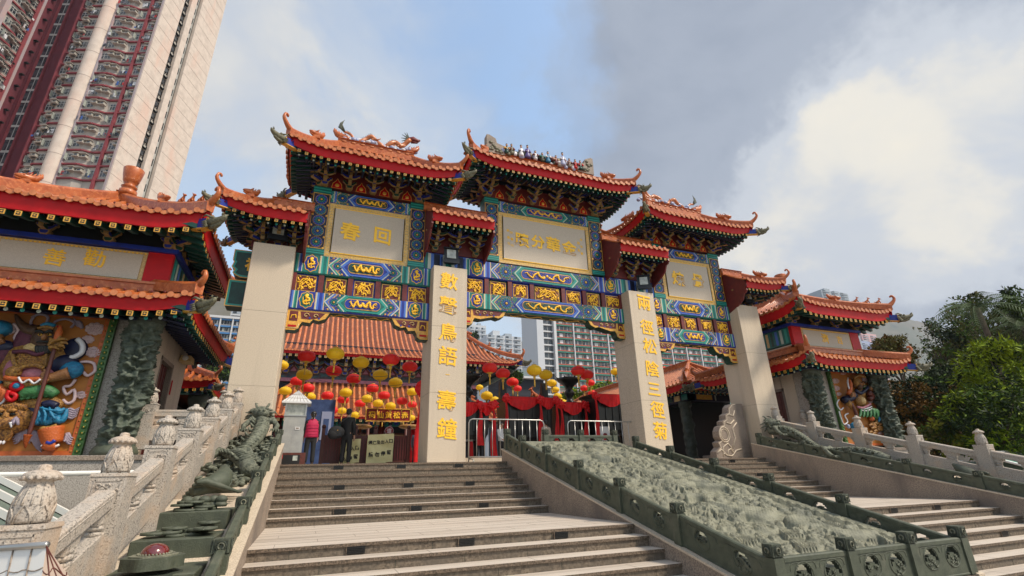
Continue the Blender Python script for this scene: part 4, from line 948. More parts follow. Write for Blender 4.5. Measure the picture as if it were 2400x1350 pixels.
# name tablets between painted posts, brackets and the three tall roofs
def tablet(xc, hw, z0, zt, chars, dz, alt):
    # posts
    for sg in (-1, 1):
        b = MB(); xa, xb = xc+sg*(hw+.02), xc+sg*(hw+.54); xa, xb = min(xa, xb), max(xa, xb)
        b.box(xa, xb, YB0, YB1, z0, zt-.0, 'green_paint'); b.box(xa-.004, xb+.004, YB0-.006, YB1+.006, z0+.02, z0+.22, 'teal'); b.box(xa-.004, xb+.004, YB0-.006, YB1+.006, zt-.26, zt-.03, 'teal')
        for zz_ in (z0+.06, z0+.13, zt-.2, zt-.1): b.box(xa-.006, xb+.006, YB0-.012, YB0, zz_, zz_+.035, 'teal_light')
        rect(b, xa+.03, xb-.03, z0+.25, zt-.29, YB0-.003, 'navy')
        n = 5; hh = (zt-z0-.54)/n
        for i in range(n):
            rosette(b, (xa+xb)/2, z0+.25+hh*(i+.5), min(.21, hh*.48), YB0-.004, (i+alt) % 2)
            for sx in (-1, 1): b.ell(((xa+xb)/2+sx*.2, YB0-.006, z0+.25+hh*i), (.035, .01, .04), 'gold', 6, 4)
        outl(b, [(xa+.02, z0+.235), (xb-.02, z0+.235), (xb-.02, zt-.275), (xa+.02, zt-.275)], YB0-.008, .02, 'gold', True)
        b.build('painted_post', GATE)
    zl = zt-.55
    b = MB(); b.box(xc-hw-.02, xc+hw+.02, YB0+.02, YB1, zl+.02, zt-.1, 'teal' if alt else 'blue_paint'); paint_beam(b, xc-hw-.02, xc+hw+.02, zl+.02, zt-.1, YB0+.02, 'teal' if alt else 'blue_paint', 'blue_paint' if alt else 'teal', big=True, ends=False, hexw=.40)
    for sg in (-1, 1):
        for k, (w_, m_) in enumerate(((.03, 'teal_light'), (.03, 'white_line'), (.05, 'blue_light'))): xx = xc+sg*(hw-.03-.05*k); rect(b, xx-w_/2, xx+w_/2, zl+.03, zt-.11, YB0-.012, m_)
    b.build('lintel', GATE)
    b = MB(); b.box(xc-hw-.02, xc+hw+.02, YB0+.03, YB1-.05, z0, zl+.02, 'gold_pale'); b.box(xc-hw+.16, xc+hw-.16, YB0+.012, YB0+.028, z0+.17, zl-.15, 'tablet_stone')
    for k in range(2):
        for sg in (-1, 1): b.box(xc+sg*(hw-.155-.0)-.012, xc+sg*(hw-.155)+.012, YB0+.005, YB0+.03, z0+.16, zl-.14, 'gold_leaf')
    b.box(xc-hw+.15, xc+hw-.15, YB0+.005, YB0+.03, z0+.148, z0+.172, 'gold_leaf'); b.box(xc-hw+.15, xc+hw-.15, YB0+.005, YB0+.03, zl-.152, zl-.128, 'gold_leaf')
    x = xc-hw+.06                                                            # key-fret border
    while x < xc+hw-.05:
        for zz_ in (z0+.075, zl-.065): outl(b, [(x-.03, zz_-.03), (x-.03, zz_+.035), (x+.03, zz_+.035), (x+.03, zz_-.01), (x, zz_-.01)], YB0+.027, .012, 'gold_leaf', False)
        x += .1
    zz_ = z0+.2
    while zz_ < zl-.1:
        for xx in (xc-hw+.07, xc+hw-.07): outl(b, [(xx-.03, zz_-.03), (xx-.03, zz_+.03), (xx+.03, zz_+.03), (xx+.03, zz_-.01)], YB0+.027, .012, 'gold_leaf', False)
        zz_ += .1
    tb_ = b.build('tablet', GATE); t = MB()
    for ch, x, z, h_ in chars: t = MB(); glyph(t, ch, x, YB0+.008, z, h_, bold=.026 if h_ > .3 else .01, rough=.028); t.build('character', tb_)
pc = lambda x, y: onY(x, y, YB0)
def chars(lst): return [(c, pc(x, y).x, pc(x, y).z, h_) for c, x, y, h_ in lst]
tablet(0, 1.25, 5.985, 8.39, chars([('春', 821, 542, .60), ('回', 897, 553, .55)]), 0, 0)
tablet(6.30, 1.86, 6.60, 9.15, chars([('蹟', 1224, 562, .54), ('分', 1261, 567, .54), ('華', 1297, 573, .58), ('金', 1334, 580, .56)])+[(c, pc(x, y).x, pc(x, y).z, .11) for c, x, y in (('錄', 1191, 540), ('於', 1199, 545), ('善', 1192, 556), ('書', 1200, 560), ('社', 1193, 570), ('山', 1201, 574), ('辛', 1362, 562), ('酉', 1356, 570), ('年', 1363, 578), ('孟', 1357, 586), ('春', 1364, 594))], .6, 1)
tablet(12.73, 1.27, 5.985, 8.39, chars([('煉', 1590, 653, .62), ('丹', 1636, 658, .58)]), 0, 0)
YC = .95
def tall_roof(xc, hx, ze, zr_, zt, n):
    x0, x1 = xc-hx, xc+hx
    # frieze behind the brackets with red lotus lobes
    b = MB(); b.box(xc-hx+.85, xc+hx-.85, YB0+.02, YB1, zt, zt+.62, 'maroon'); b.build('frieze', GATE)
    for i in range(n):
        t = i/(n-1); x = lerp(xc-hx+1.12, xc+hx-1.12, t); b = MB()
        bracket_cluster(b, x, YB0-.06, zt+.0, 1.0, 3, 'green_paint' if i % 2 else 'blue_paint', (0, -1), .20)
        if i in (0, n-1):
            sg = -1 if i == 0 else 1
            bracket_cluster(b, x+sg*.1, YB0+.0, zt+.0, 1.05, 3, 'green_paint', (sg*.707, -.707), .30)
            bracket_cluster(b, x+sg*.1, YB0+.25, zt+.0, 1.0, 3, 'green_paint', (sg, 0), .20)
            bracket_cluster(b, x+sg*.1, YB0+.55, zt+.0, 1.05, 3, 'green_paint', (sg*.707, .707), .30)
        b.build('bracket', GATE)
        if i < n-1:
            b = MB(); xm = lerp(xc-hx+1.12, xc+hx-1.12, (i+.5)/(n-1)); flat(b, [(xm-.17, zt+.02), (xm+.17, zt+.02), (xm+.14, zt+.2), (xm+.05, zt+.3), (xm, zt+.40), (xm-.05, zt+.3), (xm-.14, zt+.2)], YB0+.01, 'gold'); flat(b, [(xm-.15, zt+.03), (xm+.15, zt+.03), (xm+.12, zt+.19), (xm+.04, zt+.28), (xm, zt+.37), (xm-.04, zt+.28), (xm-.12, zt+.19)], YB0+.005, 'red_paint'); b.ell((xm, YB0, zt+.13), (.07, .02, .07), 'gold', 7, 4); b.build('lotus_panel', GATE)
    for xx in np.linspace(xc-hx+1.1, xc+hx-1.1, max(3, n-1)):
        b = MB(); bracket_cluster(b, xx, YB1+.05, zt, 1.0, 3, 'green_paint', (0, 1), .20); b.build('bracket', GATE)
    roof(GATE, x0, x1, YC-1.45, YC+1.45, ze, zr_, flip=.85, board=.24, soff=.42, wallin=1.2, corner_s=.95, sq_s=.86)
tall_roof(0, 2.62, 8.87, 10.05, 8.39, 5)
tall_roof(6.25, 3.32, 9.82, 10.85, 9.15, 6)
tall_roof(12.60, 2.72, 8.98, 10.12, 8.39, 5)
def low_roof(x0, x1, ze, zr_, l, r_, zt, n):
    b = MB(); xa = x0+(.75 if l == 'hip' else .02); xb = x1-(.75 if r_ == 'hip' else .02)
    b.box(xa, xb, YB0+.02, YB1, zt, zt+.75, 'maroon'); b.build('frieze', GATE)
    for i in range(n):
        b = MB(); x = lerp(xa+.3, xb-.3, i/max(1, n-1)); bracket_cluster(b, x, YB0-.08, zt+.02, .95, 3, 'blue_paint' if i % 2 else 'green_paint', (0, -1), .17)
        for cond, sg in ((l == 'hip' and i == 0, -1), (r_ == 'hip' and i == n-1, 1)):
            if cond: bracket_cluster(b, x+sg*.05, YB0-.05, zt+.02, 1.0, 3, 'green_paint', (sg*.707, -.707), .26); bracket_cluster(b, x+sg*.05, YB0+.25, zt, .95, 3, 'green_paint', (sg, 0), .18); bracket_cluster(b, x+sg*.05, YB0+.5, zt, .95, 3, 'green_paint', (sg*.707, .707), .25)
        b.build('bracket', GATE)
    for cond, xx in ((l != 'hip', x0), (r_ != 'hip', x1)):          # dark red end boards with scrolled edge
        if cond:
            b = MB(); yf, yb_ = YC-1.12, YB1
            pts = [(yb_, zr_-.1), (YC, zr_), (yf, ze-.03), (yf, ze-.22), (yf+.06, ze-.28), (yf+.02, ze-.40), (yf+.1, ze-.5), (yf+.2, ze-.52), (yf+.3, ze-.72), (yf+.5, ze-.85), (yf+.8, ze-.98), (YB0+.05, ze-1.1), (yb_, ze-1.1)]
            b.prism(pts, xx-.03, xx+.03, 'maroon', 'X'); b.build('end_board', GATE)
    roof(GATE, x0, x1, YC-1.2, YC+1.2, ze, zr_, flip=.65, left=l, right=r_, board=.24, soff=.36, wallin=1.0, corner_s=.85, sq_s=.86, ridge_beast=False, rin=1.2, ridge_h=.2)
low_roof(-4.0, -1.80, 6.76, 7.50, 'hip', 'cut', 6.02, 3)
low_roof(1.80, 3.86, 7.50, 8.22, 'cut', 'cut', 6.62, 3)
low_roof(8.76, 10.90, 7.50, 8.22, 'cut', 'cut', 6.62, 3)
low_roof(14.62, 16.75, 6.76, 7.50, 'cut', 'hip', 6.02, 3)
# extra posts of the painted beam over pillars B and C (short beam run beside the tablet)
for xa, xb, z0, z1 in ((1.80, 3.97, 6.0, 6.6), (8.7, 10.95, 6.0, 6.6)):
    b = MB(); b.box(xa, xb, YB0+.03, YB1-.03, z0, z1, 'blue_paint')
    x = xa+.03; k = 0
    while x < xb-.08:
        rect(b, x, x+.10, z0+.02, z1-.02, YB0+.026, ('teal', 'white_line', 'blue_light', 'navy', 'navy', 'blue_light', 'white_line', 'teal_light')[k % 8]); x += .10; k += 1
    b.build('tie_beam', GATE)
# ridge dragons and figure group on the gate
def ridge_dragon(xa, xb, zb, sg, y=YC):
    """porcelain dragon crawling along the ridge, head at the sg end"""
    def X(t): return lerp(xa, xb, t) if sg > 0 else lerp(xb, xa, t)
    bd = MB(); n = 44; P = []; R_ = []; L_ = abs(xb-xa)
    for i in range(n):
        t = i/(n-1); z = zb+.22+.17*math.sin(t*5.3*PI+1.2)*(.9 if t < .8 else .6); 
        if t > .86: z = zb+.22+(t-.86)*2.6
        P.append((X(.06+t*.82), y+.03*math.sin(i), z)); R_.append(.035+.05*math.sin(min(1, t*1.3)*PI*.6))
    bd.tube(P, R_, 'tile_pale', 8)
    for i in range(2, n-2, 1):
        p = P[i]; bd.tube([(p[0], p[1], p[2]+R_[i]*.7), (p[0]-(P[i+1][0]-P[i-1][0])*.4, p[1], p[2]+R_[i]+.055)], [.022, .004], 'green_stone' if True else '', 4)
    h = P[-1]; d = 1 if xb > xa else 1
    dx = sg
    bd.tube([(h[0]-dx*.05, y, h[2]+.0), (h[0]+dx*.12, y, h[2]+.07), (h[0]+dx*.3, y, h[2]+.04), (h[0]+dx*.36, y, h[2]+.09)], [.09, .10, .06, .03], 'maroon', 7)
    bd.tube([(h[0]+dx*.05, y, h[2]-.05), (h[0]+dx*.28, y, h[2]-.05)], [.06, .025], 'maroon', 6)
    for a_, b_ in ((-.28, .2), (-.3, .05), (-.2, .3), (-.28, -.08), (-.12, .33)): bd.tube([(h[0]-dx*.02, y, h[2]+.06), (h[0]+dx*a_, y+.03, h[2]+b_)], [.035, .008], 'green_stone', 5)
    for t in (.22, .45, .66, .84):
        i = int(t*n); p = P[i]; bd.tube([p, (p[0]+dx*.12, y-.08, p[2]-.08), (p[0]+dx*.22, y-.1, p[2]-.02)], [.04, .03, .015], 'tile_pale', 5); bd.tube([p, (p[0]-dx*.08, y-.09, p[2]-.13)], [.035, .02], 'tile_pale', 5)
    q = P[0]
    for k in range(7): bd.tube([q, (q[0]-dx*(.12+.04*k % .1), y, q[2]+.1+.035*k), (q[0]-dx*(.22-.03*k), y, q[2]+.12+.06*k)], [.04, .03, .006], 'green_stone', 5)
    o = bd.build('ridge_dragon', GATE)
    c = MB()
    for i in range(26):
        t = i/25; c.ell((X(.03+.92*t), y+rnd.uniform(-.06, .06), zb+.04+rnd.random()*.12), (.09+rnd.random()*.05, .08, .05+rnd.random()*.04), 'cloud_blue' if i % 3 else 'cloud_white', 7, 4)
    c.build('cloud_base', o)
mat('cloud_blue', (.30, .33, .48), .4); mat('cloud_white', (.62, .60, .62), .4)
mat('cloud_pink', (.62, .46, .46), .5, (.5, .36, .38), 10)
mat('skin_brown', (.30, .15, .07), .5, (.2, .09, .045), 12); mat('skin', (.45, .26, .17), .55)
mat('cyan_glaze', (.01, .20, .36), .5, (.01, .11, .22), 16, bump=1.0, bscale=22); mat('violet', (.10, .07, .22), .4)
ridge_dragon(-1.25, 1.42, 10.28, 1)
ridge_dragon(10.62, 13.9, 10.35, -1)
fg = MB()                                          # figure group on the middle ridge
zb = 11.08
fg.box(3.92, 8.6, YC-.06, YC+.12, zb-.06, zb+.30, 'maroon')
for k in range(46):
    fg.ell((lerp(4.6, 8.2, rnd.random()), YC-.1-rnd.random()*.06, zb+rnd.random()*.3), (.08+rnd.random()*.08, .06, .05+rnd.random()*.07), rnd.choice(['cloud_white', 'cloud_blue', 'green_stone', 'dragon_grey', 'maroon', 'granite_side']), 7, 4)
fo = fg.build('ridge_relief', GATE)
def fig(x, m1, m2, h_=.55, lean=0):
    b = MB(); z = zb+.02
    b.lathe([(.10*h_/.5, 0), (.11*h_/.5, .08), (.075*h_/.5, .22*h_/.5), (.085*h_/.5, .33*h_/.5), (.03, .38*h_/.5)], (x, YC-.16, z), m1, 9, sy=.75); b.ell((x+lean, YC-.17, z+.44*h_/.5), (.045, .045, .055), 'skin', 7, 5); b.ell((x+lean, YC-.16, z+.50*h_/.5), (.045, .045, .035), 'black_paint', 6, 4)
    for sg in (-1, 1): b.tube([(x+sg*.06, YC-.16, z+.34*h_/.5), (x+sg*.11, YC-.2, z+.24*h_/.5), (x+sg*.03, YC-.25, z+.22*h_/.5)], [.035, .035, .02], m2, 5)
    b.build('figurine', fo)
for x, m1, m2, h_ in ((4.75, 'green_paint', 'gold', .42), (4.95, 'dragon_grey', 'maroon', .46), (5.35, 'cloud_white', 'cloud_blue', .52), (5.62, 'violet', 'violet', .58), (5.95, 'cloud_white', 'maroon', .4), (6.25, 'green_stone', 'teal', .38), (6.5, 'cyan_glaze', 'cloud_white', .5), (6.85, 'maroon', 'skin', .4), (7.15, 'cloud_blue', 'cloud_white', .62), (7.45, 'granite_side', 'maroon', .4), (7.72, 'red_paint', 'maroon', .42), (7.95, 'green_paint', 'red_paint', .42)): fig(x, m1, m2, h_)
for xs, sg in ((3.95, 1), (8.58, -1)):
    b = MB(); b.prism([(xs, zb-.06), (xs+sg*.75, zb-.06), (xs+sg*.75, zb+.34), (xs+sg*.42, zb+.42), (xs+sg*.36, zb+.62), (xs+sg*.1, zb+.74), (xs, zb+.72)][::sg], YC-.14, YC+.14, 'granite_side')
    for k in range(12): b.ell((xs+sg*rnd.uniform(.08, .6), YC-.15, zb+rnd.uniform(.0, .6 if k < 5 else .28)), (.08, .03, .06), 'dragon_grey', 7, 4)
    b.build('ridge_end', GATE)
# ------------------------------------------------------------------ pavilions
mat('green_sculpt0', (.085, .105, .075), .6, (.04, .052, .036), 12, (.38, .66), bump=.5, bscale=34)
mat('mural_orange', (.40, .145, .014), .6, (.30, .10, .012), 3, (.3, .7), bump=.15, bscale=20)
mat('mural_rim', (.48, .10, .012), .45, (.36, .07, .01), 8); mat('mural_green', (.05, .14, .018), .4, (.02, .07, .01), 14)
mat('face_dark', (.06, .028, .016), .45, (.11, .05, .02), 9, bump=1.0, bscale=30); mat('bronze_skin', (.33, .145, .05), .45, (.22, .09, .03), 9, bump=1.0, bscale=30)
mat('armour_gold', (.40, .20, .03), .5, (.12, .045, .01), 26, (.35, .65), bump=.7, bscale=60)
mat('pink_glaze', (.42, .16, .20), .55, (.32, .10, .14), 9, bump=.8, bscale=20); mat('plum', (.12, .02, .04), .6, (.07, .012, .03), 12, bump=1.0, bscale=25); mat('boot_orange', (.52, .11, .015), .45, (.45, .09, .015), 8, bump=1.0, bscale=30)
mat('tiger', (.38, .17, .03), .55, (.10, .035, .01), 22, (.42, .6), bump=.7, bscale=60); mat('violet_grey', (.33, .27, .33), .5, (.24, .19, .25), 8, bump=1.0, bscale=30)
mat('robe_green', (.05, .20, .06), .4, (.03, .12, .04), 8, bump=1.0, bscale=30); mat('wood_red', (.11, .022, .012), .5, (.07, .014, .008), 12)
def mural(root, wallY, F, sc_, bx, items, name='guardian_relief'):
    """painted high relief. F(cx,cy) -> point on the wall; sizes in metres = crop px * sc_"""
    x0, x1, z0, z1 = bx
    b = MB(); b.box(x0, x1, wallY-.05, wallY+.02, z0, z1, 'mural_orange'); b.build('relief_ground', root)
    b = MB()
    for a, c, d, e in ((x0, x0+.09, z0, z1), (x1-.09, x1, z0, z1), (x0+.09, x1-.09, z0, z0+.09), (x0+.09, x1-.09, z1-.09, z1)): b.box(a, c, wallY-.085, wallY-.045, d, e, 'mural_rim')
    for a in (x0-.15, x1): b.box(a, a+.15, wallY-.11, wallY, z0, z1, 'mural_green')
    z = z0+.08
    while z < z1-.05:
        for a in (x0-.075, x1+.075): b.ell((a, wallY-.11, z), (.05, .025, .05), 'mural_green', 7, 4); b.ell((a, wallY-.125, z), (.02, .012, .02), 'gold', 5, 4)
        for a in (x0+.045, x1-.045): b.ell((a, wallY-.085, z), (.022, .015, .03), 'mural_orange', 5, 4)
        z += .13
    b.build('border', root)
    groups = {}
    for it in items:
        kind, part, m_ = it[0], it[1], it[2]; mb = groups.setdefault(part, MB())
        if kind == 'e':
            _, _, _, cx, cy, rx, ry, dep, off = it[:9]; rot = it[9] if len(it) > 9 else 0
            p = F(cx, cy); mb.ell((p.x, wallY-off*.9, p.z), (rx*sc_*.90, dep*.85, ry*sc_*.90), m_, 16, 10, rot)
        elif kind == 't':
            _, _, _, pts, rad, off = it[:6]; dz = it[6] if len(it) > 6 else .6
            P = []
            for i, q in enumerate(pts): p = F(q[0], q[1]); P.append((p.x, wallY-off-(q[2] if len(q) > 2 else 0), p.z))
            # smooth the path
            Q = []; K = len(P)
            for i in range(K-1):
                for u in (0, .34, .67):
                    a, b_, c, d = P[max(0, i-1)], P[i], P[i+1], P[min(K-1, i+2)]
                    Q.append(tuple(.5*((2*b_[k])+(-a[k]+c[k])*u+(2*a[k]-5*b_[k]+4*c[k]-d[k])*u*u+(-a[k]+3*b_[k]-3*c[k]+d[k])*u**3) for k in range(3)))
            Q.append(P[-1]); R_ = []
            rr = rad if isinstance(rad, (list, tuple)) else [rad]*K
            for i in range(len(Q)): t = i/(len(Q)-1)*(K-1); j = min(K-2, int(t)); R_.append(max(.6, lerp(rr[j], rr[j+1], t-j))*sc_)
            mb.tube(Q, R_, m_, 8)
    for part, mb in groups.items():
        mb.build(part.split('#')[0], root)
def cloud_items(lst, m_, part='cloud'):
    o = []
    for cx, cy, s_ in lst:
        part = 'cloud#%d' % (cx*7+cy); o.append(('e', part, m_, cx, cy, s_*.75, s_*.5, .03, .06))
        for k in range(9):
            a = k*.7+cx; px, py = cx+s_*.72*math.cos(a), cy+s_*.46*math.sin(a); o.append(('e', part, m_, px, py, s_*.27, s_*.22, .03, .065))
            o.append(('t', part, m_, [(px+s_*.22*math.cos(q)*(1-q/8), py+s_*.19*math.sin(q)*(1-q/8)) for q in (0, 1.3, 2.6, 3.9, 5.2)], s_*.05, .095))
        for k in range(3): o.append(('t', part, m_, [(cx-s_*.5+k*s_*.3, cy+s_*.25), (cx-s_*.2+k*s_*.2, cy-s_*.15), (cx+k*s_*.25, cy+s_*.1)], s_*.05, .09))
    return o
def flame_items(lst, m_, part='cloud'):
    o = []
    for cx, cy, dx, dy, n in lst:
        part = 'flame#%d' % (cx*7+cy)
        for k in range(n):
            x, y = cx+k*18*(-.3 if dx > 0 else .3), cy+k*16
            o.append(('t', part, m_, [(x, y), (x+dx*.3, y+dy*.1-14), (x+dx*.62, y+dy*.5+8), (x+dx, y+dy)], [11, 10, 7, 2], .09))
    return o
def pavilion(side, label, mural_fn):
    S_ = -1 if side == 'L' else 1; X0 = -4.90 if side == 'L' else 17.35            # inner wall plane
    W_ = 4.15
    def X(u): return X0+S_*u
    def bx(mb, u0, u1, y0, y1, z0, z1, m_): a, c = X(u0), X(u1); mb.box(min(a, c), max(a, c), y0, y1, z0, z1, m_)
    root = empty('gate_pavilion', (X(2.0), 2.2, 0), label, 'pavilion'); yF, yR = .45, 4.3
    fz = .22 if side == 'L' else .3
    b = MB(); bx(b, -.75, W_+.9, -.45, 6.0, GZ, fz, 'granite_plinth'); bx(b, -.79, W_+.94, -.49, 6.0, fz-.1, fz-.01, 'granite_side'); b.build('plinth', root)
    b = MB(); bx(b, .02, .75, yF, 1.55, fz, 3.75, 'granite_plinth'); bx(b, .02, W_, 2.72, yR, fz, 3.75, 'granite_cream'); bx(b, .02, .3, 1.5, 2.75, 2.72, 3.75, 'granite_cream'); bx(b, .6, W_, yF+.02, 1.6, fz, 3.75, 'granite_plinth')
    bx(b, .0, .02, .9, 1.5, fz, 3.75, 'granite_cream'); bx(b, .3, .34, 1.5, 2.75, fz, 2.8, 'black_paint')
    b.build('wall', root)
    b = MB(); bx(b, .12, .2, 1.55, 2.70, fz+.05, 2.70, 'wood_red')
    for k in range(5): bx(b, .10, .13, 1.58+k*.225, 1.60+k*.225, fz+.08, 2.66, 'maroon')
    b.build('door', root)
    b = MB(); bx(b, -.01, .12, 1.45, 1.55, fz, 2.8, 'granite_side'); bx(b, -.01, .12, 2.70, 2.80, fz, 2.8, 'granite_side'); bx(b, -.01, .12, 1.45, 2.8, 2.70, 2.8, 'granite_side'); bx(b, -.02, .0, 2.93, 3.0, 2.0, 2.4, 'red_paint'); b.build('door_frame', root)
    # upper storey
    b = MB(); bx(b, .12, W_-.12, yF+.10, yR-.1, 3.75, 6.3, 'black_paint'); bx(b, .02, W_-.02, yF, yR, 3.45, 3.75, 'maroon'); b.build('upper_wall', root)
    for (y0, y1, u0, u1) in ((yF, yF+.14, .0, .56), (yF, yF+.14, W_-.56, W_), (yR-.14, yR, .0, .4)):
        b = MB(); bx(b, u0, u1, y0-.01, y1, 4.0, 5.32, 'red_paint'); b.build('corner_post', root)
    b = MB(); bx(b, .0, .12, yF+.15, yR-.15, 4.55, 5.25, 'teal')
    for k in range(14):
        y = yF+.25+k*.24; bx(b, -.008, .0, y, y+.12, 4.6, 5.2, ('teal_light', 'white_line', 'blue_light', 'green_paint', 'gold_pale', 'green_paint', 'navy')[k % 7])
    bx(b, .0, .12, yF+.15, yR-.15, 3.9, 4.5, 'granite_cream'); b.build('painted_side', root)
    b = MB(); bx(b, -.1, W_+.1, yF-.1, yF+.06, 5.26, 5.38, 'blue_paint'); bx(b, -.1, .06, yF+.06, yR+.1, 5.26, 5.38, 'blue_paint'); bx(b, -.1, W_+.1, yR-.06, yR+.1, 5.26, 5.38, 'blue_paint'); b.build('blue_beam', root)
    b = MB(); bx(b, .57, W_-.57, yF+.01, yF+.1, 4.40, 5.24, 'gold_pale'); bx(b, .66, W_-.66, yF-.01, yF+.0, 4.48, 5.16, 'tablet_pale')
    for k in range(int((W_-1.2)/.09)): bx(b, .60+k*.09, .64+k*.09, yF-.002, yF+.01, 4.425, 4.46, 'gold_leaf'); bx(b, .60+k*.09, .64+k*.09, yF-.002, yF+.01, 5.175, 5.21, 'gold_leaf')
    tb_ = b.build('tablet', root); t = MB()
    for ch, x, y, h_ in (((('善', 130, 603, .44), ('勸', 222, 606, .46))) if side == 'L' else (('濟', 1933, 793, .42), ('吉', 1967, 797, .36))): p = onY(x, y, yF); t = MB(); glyph(t, ch, p.x, yF-.014, p.z, h_, bold=.012, rough=.028); t.build('character', tb_)
    # brackets
    n = 4
    for i in range(n):
        b = MB(); u = lerp(.15, W_-.15, i/(n-1)); bracket_cluster(b, X(u), yF-.05, 5.37, 1.0, 2, 'green_paint' if i % 2 else 'blue_paint', (0, -1), .22)
        if i == 0: bracket_cluster(b, X(0), yF+.0, 5.37, 1.15, 2, 'green_paint', (-S_*.707, -.707), .36)
        b.build('bracket', root)
    for k in range(3):
        b = MB(); bracket_cluster(b, X(-.03), lerp(yF+.9, yR-.2, k/2), 5.37, 1.0, 2, 'green_paint', (-S_, 0), .22)
        if k == 2: bracket_cluster(b, X(0), yR, 5.37, 1.15, 2, 'green_paint', (-S_*.707, .707), .36)
        b.build('bracket', root)
    ua, ub = -.85, W_+.85
    xa, xb = sorted((X(ua), X(ub)))
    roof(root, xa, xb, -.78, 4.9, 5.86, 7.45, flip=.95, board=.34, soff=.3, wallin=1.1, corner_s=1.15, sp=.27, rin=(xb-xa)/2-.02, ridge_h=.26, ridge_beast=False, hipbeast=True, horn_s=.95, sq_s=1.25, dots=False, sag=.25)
    b = MB(); cx, cy = (xa+xb)/2+.12, 2.06; f_ = .66
    b.lathe([(r_*f_, z_*f_) for r_, z_ in [(.34, -.2), (.34, .05), (.20, .12), (.26, .18), (.31, .25), (.22, .33), (.18, .37), (.26, .45), (.31, .6), (.36, .85), (.40, 1.15), (.39, 1.17), (.34, 1.165), (.33, 1.10), (.0, 1.08)]], (cx, cy, 7.72), 'tile_orange', 24)
    for k in range(12): a = 2*PI*k/12; b.tube([(cx+.205*math.cos(a), cy+.205*math.sin(a), 8.13), (cx+.185*math.cos(a+.26), cy+.185*math.sin(a+.26), 8.07), (cx+.205*math.cos(a+.52), cy+.205*math.sin(a+.52), 8.13)], .01, 'tile_pale', 5)
    b.build('roof_finial', root)
    # lower skirt roof
    ua, ub = -1.0, W_+1.0; xa, xb = sorted((X(ua), X(ub)))
    roof(root, xa, xb, -.80, 5.45, 3.66, 5.15, flip=.85, board=.27, soff=.22, wallin=1.05, corner_s=1.15, sp=.27, rin=(xb-xa)/2-.02, ridge_h=.02, ridge_beast=False, hipbeast=False, horn_s=.8, sq_s=1.2, sag=.2)
    b = MB(); bx(b, -.1, W_+.1, yF-.13, yF+.05, 4.12, 4.40, 'tile_orange'); bx(b, -.14, .05, yF-.1, yR+.14, 4.12, 4.40, 'tile_orange'); bx(b, -.18, W_+.18, yF-.17, yF+.05, 4.34, 4.40, 'tile_pale'); bx(b, -.18, .05, yF-.1, yR+.18, 4.34, 4.40, 'tile_pale')
    b.build('wall_ridge', root)
    # carved columns
    for u, y in ((.12, .12), (W_-.12, .12)):
        b = MB(); cx = X(u); n_ = 56; k_ = 130; vs = []; r0 = .30
        for i in range(k_):
            z = fz+.2+(3.28-fz-.2)*i/(k_-1)
            for j in range(n_):
                th = 2*PI*j/n_; q = (cx*3+math.cos(th)*1.9, math.sin(th)*1.9, z*4.2); d_ = (.16-abs(noise.noise(Vector(q)))*.42)+(.05-abs(noise.noise(Vector((q[0]*2.6, q[1]*2.6, q[2]*2.6))))*.20)
                ang = (th-z*2.1) % (2*PI); band_ = math.exp(-((ang-PI)/.55)**2)*.10
                r_ = r0-.10+max(-.04, d_)+band_ if .03 < i/(k_-1) < .95 else r0+.05
                vs.append((cx+r_*math.cos(th), y+r_*math.sin(th), z))
        b.add(vs, [(i*n_+j, i*n_+(j+1) % n_, (i+1)*n_+(j+1) % n_, (i+1)*n_+j) for i in range(k_-1) for j in range(n_)], 'green_sculpt0', True)
        b.lathe([(.42, 0), (.44, .08), (.38, .2), (.32, .24)], (cx, y, fz), 'green_stone', 20); b.lathe([(.34, 0), (.38, .06), (.40, .12), (.36, .2), (.4, .24)], (cx, y, 3.22), 'green_dark', 20)
        b.build('carved_column', root)
    mural_fn(root, X, yF, fz)
    return root
def Fm(sc, ox, oy, wy): return lambda cx, cy: onY(ox+cx*sc, oy+cy*sc, wy)
